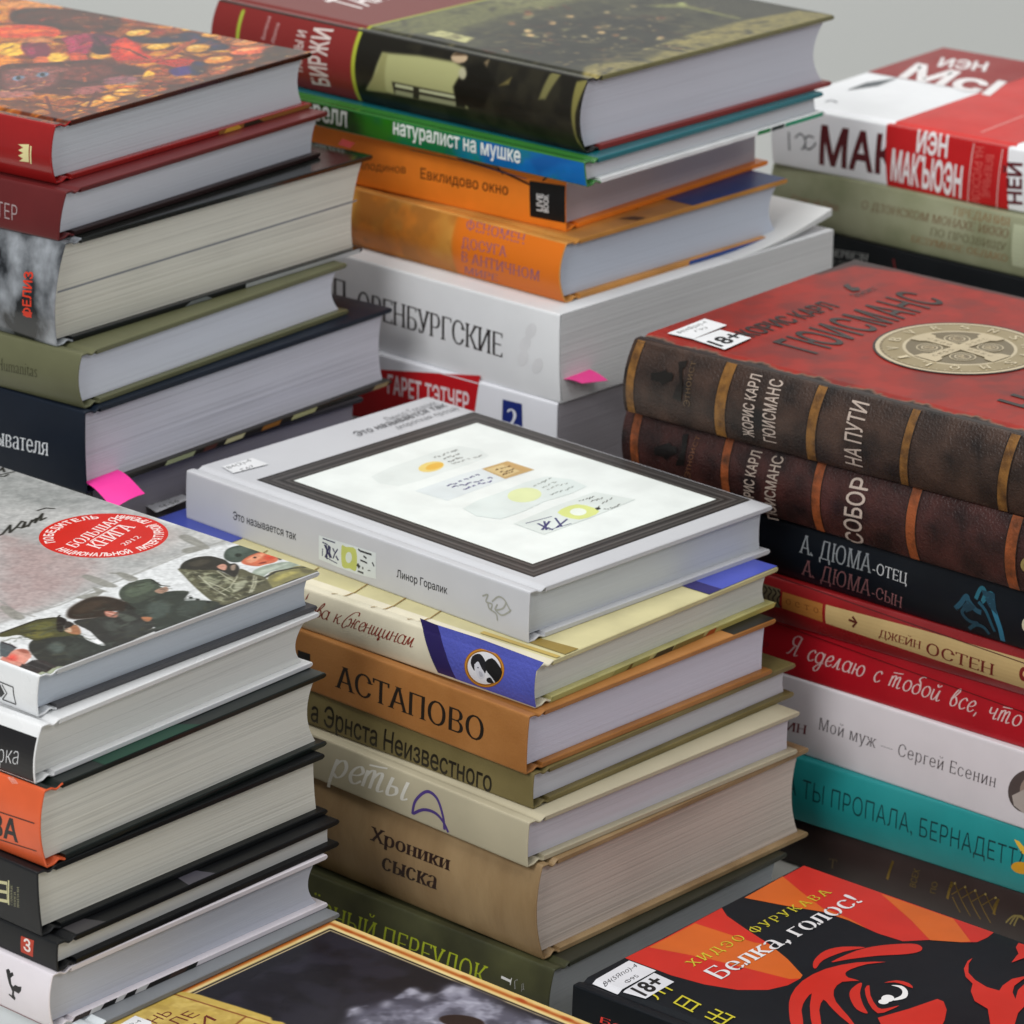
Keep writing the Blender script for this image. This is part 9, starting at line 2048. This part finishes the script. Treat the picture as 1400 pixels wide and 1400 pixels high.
('blob',[(216.3,-2.4),(215.8,5.2),(219.6,10.9),(226.8,10.5),(231.3,10),(232,-.2),(228.3,-3.5)],'322f2e',.4,1),
('blob',[(208.7,.7),(205.4,6),(205,11.8),(208,14.1),(214.5,10.6),(216.1,5.5),(218.7,.8),(214.8,-1.1),(214.1,-4.1)],'c68878',.4,1),
('blob',[(210.9,6.9),(211.4,6.3),(211.9,5.7),(212.2,5.1),(212.4,4.6),(212.4,4),(212.2,3.6),(212,3.2),(211.6,3),(211.1,2.9),(210.5,2.9),(209.8,3),(209.1,3.3),(208.5,3.7),(207.9,4.1),(207.3,4.7),(206.9,5.2),(206.6,5.8),(206.4,6.4),(206.4,6.9),(206.5,7.4),(206.8,7.8),(207.2,8),(207.7,8.1),(208.3,8.1),(209,8),(209.6,7.7),(210.3,7.3)],'c5483e',1.5,.9),
('blob',[(205.2,11.6),(207.9,14),(211.5,12.3),(209.2,11.1)],'8a4a3a',.6,.7),
('blob',[(208.2,1.1),(212.2,.6),(214.2,-2.4),(212.3,-2.5)],'a8553a',.6,1),
('blob',[(195.6,12.2),(198.1,13.6),(203.7,12.7),(205.9,7.3),(205.6,4.6),(205.9,3.2)],'4b5254',.35,1),
('line',[(196.1,12.9),(200.4,13.4),(203.9,12.6)],.8,'2a2226',.3,1),
('blob',[(229.1,-1.2),(228.1,9.3),(232.6,12.2),(237,-.5),(234.2,-3.4)],'959c84',.5,1),
('line',[(227.9,.5),(227,6.1),(228.5,9.6)],.8,'2e2420',.3,1),
('poly',[(228,-3.8),(230.3,-.5),(234.3,-2.9)],'d5d3c4',.6,1),
('line',[(234.3,-4),(234.5,19.9),(234.8,38.1),(232.5,65.4)],1.6,'1c1c1c',.5,.85),
('line',[(231.4,40),(230.4,48.4),(230,57.1)],.9,'e6e6e6',.25,1),
('line',[(108.9,85.9),(108.9,89.4),(105.9,94.5),(103.3,98.6),(109.7,92.6),(107,98.3)],1.1,'23221f',.3,1),
('line',[(107,98.3),(103.3,104.6),(105.3,104.7),(109.3,99.3),(107.5,98.8)],1.1,'23221f',.3,1),
('line',[(104.9,105),(109.3,100.4),(108.6,103.4)],1.1,'23221f',.3,1),
('line',[(109.7,102.2),(105.3,108.3),(107,106.2),(105,110.9),(108.5,106.9)],1.1,'23221f',.3,1),
('line',[(108.5,106.9),(102.7,116.1),(108.1,110.1),(107.4,113.7)],1.1,'23221f',.3,1),
('line',[(98.5,117.4),(98.8,121.4),(101.7,123.1)],1.1,'23221f',.3,1),
('line',[(54.3,135),(55.2,138.5),(56.1,142.3)],1.1,'23221f',.3,1),
('line',[(55.3,134),(57.4,135.9),(56.8,138.4)],1.1,'23221f',.3,1),
('line',[(50.6,139.4),(48.6,142.6),(53,139.6)],1.1,'23221f',.3,1),
('grain',1.5,.22,6),
  ], .3, .35),
 ],
 'G1': [
('top', 'illustration', (.3,231.54,17.15,152.84), .5, [
('fill','d9c68e'),
('noise','cbb376',12,.6,3),
('line',[(3.8,-5),(3.8,149.7),(236.8,149.7)],2.18,'a8591c',1.4,.9),
('line',[(4,-5),(4,149.4),(236.8,149.4)],.87,'8a3a10',.9,.7),
('line',[(.9,-5),(.9,152.6),(236.8,152.6)],1.45,'b9924a',.8,.5),
('poly',[(207.8,150.4),(206.4,151.2),(203.1,151.6),(199.8,151.2),(198.4,150.4),(199.8,149.6),(203.1,149.2),(206.4,149.6)],'9a3c12',.8,.7),
('poly',[(127.3,149),(126.7,149.4),(125.4,149.5),(124.1,149.4),(123.5,149),(124.1,148.7),(125.4,148.6),(126.7,148.7)],'9a3c12',.8,.7),
('poly',[(105.2,149.8),(104.4,150.3),(102.6,150.5),(100.9,150.3),(100.1,149.8),(100.9,149.4),(102.6,149.2),(104.4,149.4)],'9a3c12',.8,.7),
('poly',[(116.6,149.9),(115.7,150.4),(113.5,150.7),(111.3,150.4),(110.4,149.9),(111.3,149.3),(113.5,149.1),(115.7,149.3)],'9a3c12',.8,.7),
('poly',[(181.3,150),(180.2,150.7),(177.6,150.9),(175,150.7),(173.9,150),(175,149.3),(177.6,149.1),(180.2,149.3)],'9a3c12',.8,.7),
('poly',[(103.8,150.6),(103.1,150.9),(101.7,151.1),(100.2,150.9),(99.6,150.6),(100.2,150.2),(101.7,150),(103.1,150.2)],'9a3c12',.8,.7),
('poly',[(82.5,149.1),(82,149.4),(80.7,149.6),(79.4,149.4),(78.9,149.1),(79.4,148.8),(80.7,148.7),(82,148.8)],'9a3c12',.8,.7),
('poly',[(229.4,149.5),(229,149.8),(228,149.9),(226.9,149.8),(226.5,149.5),(226.9,149.3),(228,149.1),(229,149.3)],'9a3c12',.8,.7),
('poly',[(22.9,149.6),(22.4,150),(21.1,150.1),(19.8,150),(19.2,149.6),(19.8,149.3),(21.1,149.2),(22.4,149.3)],'9a3c12',.8,.7),
('poly',[(210.6,150.6),(209.9,151),(208.3,151.2),(206.6,151),(206,150.6),(206.6,150.2),(208.3,150),(209.9,150.2)],'9a3c12',.8,.7),
('poly',[(13.9,149.6),(13.2,150),(11.5,150.2),(9.9,150),(9.2,149.6),(9.9,149.2),(11.5,149),(13.2,149.2)],'9a3c12',.8,.7),
('poly',[(182.9,149.5),(181.6,150.3),(178.3,150.7),(175.1,150.3),(173.8,149.5),(175.1,148.7),(178.3,148.4),(181.6,148.7)],'9a3c12',.8,.7),
('poly',[(105.1,150.3),(104.5,150.6),(103.1,150.8),(101.7,150.6),(101.1,150.3),(101.7,149.9),(103.1,149.8),(104.5,149.9)],'9a3c12',.8,.7),
('poly',[(151,150),(150.7,150.2),(149.8,150.3),(148.9,150.2),(148.5,150),(148.9,149.7),(149.8,149.7),(150.7,149.7)],'9a3c12',.8,.7),
('poly',[(186.6,149.7),(186.3,149.9),(185.5,150),(184.7,149.9),(184.3,149.7),(184.7,149.5),(185.5,149.5),(186.3,149.5)],'9a3c12',.8,.7),
('poly',[(189,149.9),(187.6,150.8),(184.2,151.1),(180.9,150.8),(179.5,149.9),(180.9,149.1),(184.2,148.8),(187.6,149.1)],'9a3c12',.8,.7),
('poly',[(16.5,149.3),(15.7,149.8),(13.8,150),(11.9,149.8),(11.1,149.3),(11.9,148.8),(13.8,148.6),(15.7,148.8)],'9a3c12',.8,.7),
('poly',[(149.1,149.2),(148.5,149.6),(147.2,149.7),(146,149.6),(145.4,149.2),(146,148.9),(147.2,148.8),(148.5,148.9)],'9a3c12',.8,.7),
('poly',[(128,150.2),(127.6,150.4),(126.6,150.5),(125.6,150.4),(125.2,150.2),(125.6,149.9),(126.6,149.8),(127.6,149.9)],'9a3c12',.8,.7),
('poly',[(222.7,149.6),(221.4,150.4),(218.1,150.8),(214.9,150.4),(213.6,149.6),(214.9,148.8),(218.1,148.5),(221.4,148.8)],'9a3c12',.8,.7),
('poly',[(143.7,149.8),(142.6,150.4),(140.1,150.7),(137.7,150.4),(136.6,149.8),(137.7,149.2),(140.1,148.9),(142.6,149.2)],'9a3c12',.8,.7),
('poly',[(112.8,149.1),(112.5,149.3),(111.8,149.4),(111.1,149.3),(110.8,149.1),(111.1,148.9),(111.8,148.9),(112.5,148.9)],'9a3c12',.8,.7),
('poly',[(106.3,149.3),(105.5,149.8),(103.6,150),(101.8,149.8),(101,149.3),(101.8,148.8),(103.6,148.6),(105.5,148.8)],'9a3c12',.8,.7),
('poly',[(128.4,150.2),(127.5,150.7),(125.2,151),(122.8,150.7),(121.9,150.2),(122.8,149.6),(125.2,149.3),(127.5,149.6)],'9a3c12',.8,.7),
('poly',[(77,150.3),(76.3,150.8),(74.5,151),(72.7,150.8),(72,150.3),(72.7,149.9),(74.5,149.7),(76.3,149.9)],'9a3c12',.8,.7),
('poly',[(141.9,149.8),(140.8,150.5),(138.2,150.7),(135.6,150.5),(134.5,149.8),(135.6,149.2),(138.2,148.9),(140.8,149.2)],'9a3c12',.8,.7),
('poly',[(7.3,0),(7.3,146.2),(236.8,146.2),(236.8,0)],'17151b',.2,1),
('line',[(7.2,-5),(7.2,146.3),(236.8,146.3)],.6,'1a120c',.2,1),
('line',[(8.3,-5),(8.3,145.2),(236.8,145.2)],.55,'cdb88c',.2,1),
('mottle',[(7.4,144.5),(127.3,146.2),(163.4,104.9),(69.7,21),(20.5,68.7)],'24222c',14,.8,7),
('poly',[(71.4,87.2),(63.1,102.3),(67.6,116.6),(66.9,128.7),(77.4,127.7),(77,139.6),(84.9,143.7),(100,142.2),(126.6,141.2),(150.2,114.3),(97.3,66.9)],'5e5d6c',5,.8),
('mottle',[(70.2,86.2),(60.8,102.5),(66.5,119),(64.6,130.1),(75.7,129.6),(75.6,141.2),(84.4,145.5),(100,143.3),(125.5,142.4),(150.2,114.3),(97.3,66.9)],'8e8d9c',7,.7,5),
('mottle',[(78.1,111.2),(82.6,133.5),(100,142.2),(127.7,139.9),(150.2,114.3),(97.4,88.5)],'b4b4c2',6,.5,15),
('mottle',[(70.2,86.2),(66.5,119),(78,131.7),(110.1,130.9),(96.4,100.7)],'34333e',6,.5,25),
('poly',[(68.5,130.5),(69.4,129.4),(69.9,128),(69.8,126.7),(69.2,125.8),(68.3,125.6),(67.2,126.2),(66.2,127.3),(65.7,128.7),(65.8,130),(66.4,130.9),(67.4,131.1)],'b4b3c1',2.6,.6),
('poly',[(63.7,105),(64.7,103.8),(65.3,102.2),(65.2,100.7),(64.5,99.7),(63.4,99.5),(62.2,100.1),(61.1,101.4),(60.5,103),(60.6,104.5),(61.3,105.4),(62.4,105.6)],'b4b3c1',2.6,.6),
('poly',[(78.3,142.1),(79.5,140.6),(80.1,138.7),(80,137),(79.2,135.9),(77.9,135.7),(76.5,136.4),(75.3,137.9),(74.7,139.8),(74.8,141.5),(75.5,142.6),(76.8,142.8)],'b4b3c1',2.6,.6),
('poly',[(75.3,131.1),(76.4,129.8),(76.9,128.1),(76.8,126.6),(76.1,125.7),(75,125.5),(73.8,126.1),(72.7,127.4),(72.1,129),(72.2,130.5),(72.9,131.5),(74,131.7)],'b4b3c1',2.6,.6),
('poly',[(82.2,144.2),(83.3,142.9),(83.8,141.3),(83.8,139.8),(83.1,138.8),(81.9,138.6),(80.7,139.2),(79.6,140.6),(79.1,142.2),(79.1,143.7),(79.8,144.7),(81,144.9)],'b4b3c1',2.6,.6),
('poly',[(68.3,116.3),(69.1,115.3),(69.6,114),(69.5,112.8),(69,112.1),(68.1,111.9),(67.1,112.4),(66.2,113.4),(65.8,114.7),(65.8,115.9),(66.4,116.7),(67.3,116.8)],'b4b3c1',2.6,.6),
('poly',[(105.5,126.8),(106.1,125.4),(105.9,123.8),(104.9,122),(103.3,120.3),(101.1,118.8),(98.6,117.7),(96.1,117.1),(93.7,117),(91.7,117.5),(90.4,118.4),(89.7,119.8),(89.9,121.5),(90.9,123.3),(92.5,125),(94.7,126.5),(97.2,127.6),(99.8,128.2),(102.2,128.3),(104.1,127.8)],'261a18',.5,1),
('poly',[(97,110.1),(108.9,123.1),(134.1,99.8),(116.8,84.3)],'2c2220',.8,1),
('poly',[(95.8,114.7),(106.1,123.9),(112.8,115.4),(103.7,107.3)],'7a5a48',1.5,1),
('poly',[(4.5,10.8),(2.1,47.9),(1.2,68.3),(4.4,71.2),(10.5,73.5),(20.7,74.9),(27.8,76.1),(36.8,77.3),(43.4,78.1),(45.6,76.7),(49.3,78.3),(64.9,74.8),(68.7,39.1),(20.7,-3.9)],'b59a4c',.5,1),
('mottle',[(4.5,10.8),(1.2,68.3),(45.6,76.7),(68.7,39.1)],'cbb265',5,.6,31),
('mottle',[(4.5,10.8),(1.2,68.3),(45.6,76.7),(68.7,39.1)],'94793a',4,.4,35),
('line',[(1.1,67.2),(46.3,74),(57.2,74.5)],.7,'6a2c14',.25,1),
('line',[(36.2,72),(38.2,64.2)],.7,'6a2c14',.25,1),
  ], .3, .3),
 ],
}

for key in BOOKS:
    bk = Book(key, BOOKS[key])
    for p in PAINT.get(key, []):
        paint(bk, *p)
    draw(bk, DRAW.get(key, []))
    BOOKS[key]['bk'] = bk

# ------------------------------------------------------------------ sticky notes and the bent paperback cover
def curl(name, label, bk, P, m, cat='sticky note'):
    """A small note: rows of points (book frame, mm) joined into a thin curled sheet."""
    rows = [[Vector(p) * MM for p in r] for r in P]
    n, k = len(rows), len(rows[0])
    base = rows[0][0].copy()
    V, F = [], []
    for side in (0, 1):
        for r in rows:
            for p in r:
                q = p.copy()
                q.z -= side * 0.12 * MM
                V.append(tuple(q - base))
    for s in (0, 1):
        for i in range(n - 1):
            for j in range(k - 1):
                a = s * n * k + i * k + j
                F.append((a, a + 1, a + k + 1, a + k) if not s else (a, a + k, a + k + 1, a + 1))
    b = n * k
    for j in range(k - 1):
        F += [(j, b + j, b + j + 1, j + 1), ((n - 1) * k + j, (n - 1) * k + j + 1, b + (n - 1) * k + j + 1, b + (n - 1) * k + j)]
    for i in range(n - 1):
        F += [(i * k, (i + 1) * k, b + (i + 1) * k, b + i * k), (i * k + k - 1, b + i * k + k - 1, b + (i + 1) * k + k - 1, (i + 1) * k + k - 1)]
    o = mesh_obj(name, V, F, [m], smooth=True)
    o.matrix_world = bk.e.matrix_basis.copy()
    o.location = bk.e.matrix_basis @ base
    o['label'] = label
    o['category'] = cat
    o['group'] = 'pink sticky notes'
    recalc(o)
    smooth_by_angle(o, 60)
    return o

bk = BOOKS['A5']['bk']
W, D, TT = bk.w * 1000, bk.d * 1000, bk.t * 1000
rows = []
for i in range(9):
    u = i / 8
    x = W - 4 + 19 * u
    z = 4.2 - 7.0 * u ** 1.6 + 0.5 * math.sin(u * 5)
    rows.append([(x - 1.5 * v, 1.5 + 20 * v - 1.2 * u, z + 0.9 * math.sin(v * 3.0) * u + 1.0 * v * u) for v in (0, .25, .5, .75, 1)])
curl('sticky_note', 'bright pink sticky note poking out of the navy blue book', bk, rows, mat('f0349c', 0.5, 0.03))
bk = BOOKS['B5']['bk']
W, D, TT = bk.w * 1000, bk.d * 1000, bk.t * 1000
rows = []
for i in range(7):
    u = i / 6
    x = W - 3 + 12 * u
    rows.append([(x, 1.5 + 17 * v + 3 * u, 10.5 + 1.0 * math.sin(u * 3) - 2.6 * u * v + 1.6 * v * (1 - u)) for v in (0, .33, .66, 1)])
curl('sticky_note', 'small pink paper tab poking out of the thick white paperback', bk, rows, mat('d83a86', 0.5, 0.03))
# upper leaves of the white paperback, bent up along the fore edge
V, F = [], []
n = 14
for side in (0, 1):
    for i in range(n + 1):
        u = i / n
        y = D * (0.62 + 0.385 * u)
        lift = 8.5 * u ** 2.0
        zz = TT + 0.12 + lift - side * (0.06 + 3.2 * u ** 1.3)
        for x in (W * 0.30, W * 0.65, W - 0.4 - 2.0 * u):
            V.append(tuple(c * MM for c in (x, y, zz + (0.8 * u if x > W * 0.9 else 0))))
k = 3
m_ = (n + 1) * k
for s in (0, 1):
    for i in range(n):
        for j in range(k - 1):
            a = s * m_ + i * k + j
            F.append((a, a + 1, a + k + 1, a + k))
for i in range(n):
    for j in (0, k - 1):
        a = i * k + j
        F.append((a, a + k, m_ + a + k, m_ + a))
for j in range(k - 1):
    a = n * k + j
    F.append((a, a + 1, m_ + a + 1, m_ + a))
o = mesh_obj('bent_leaves', V, F, [mat('d3d4d4', 0.5, 0.02)], bk.e, smooth=True)
recalc(o); smooth_by_angle(o, 40)
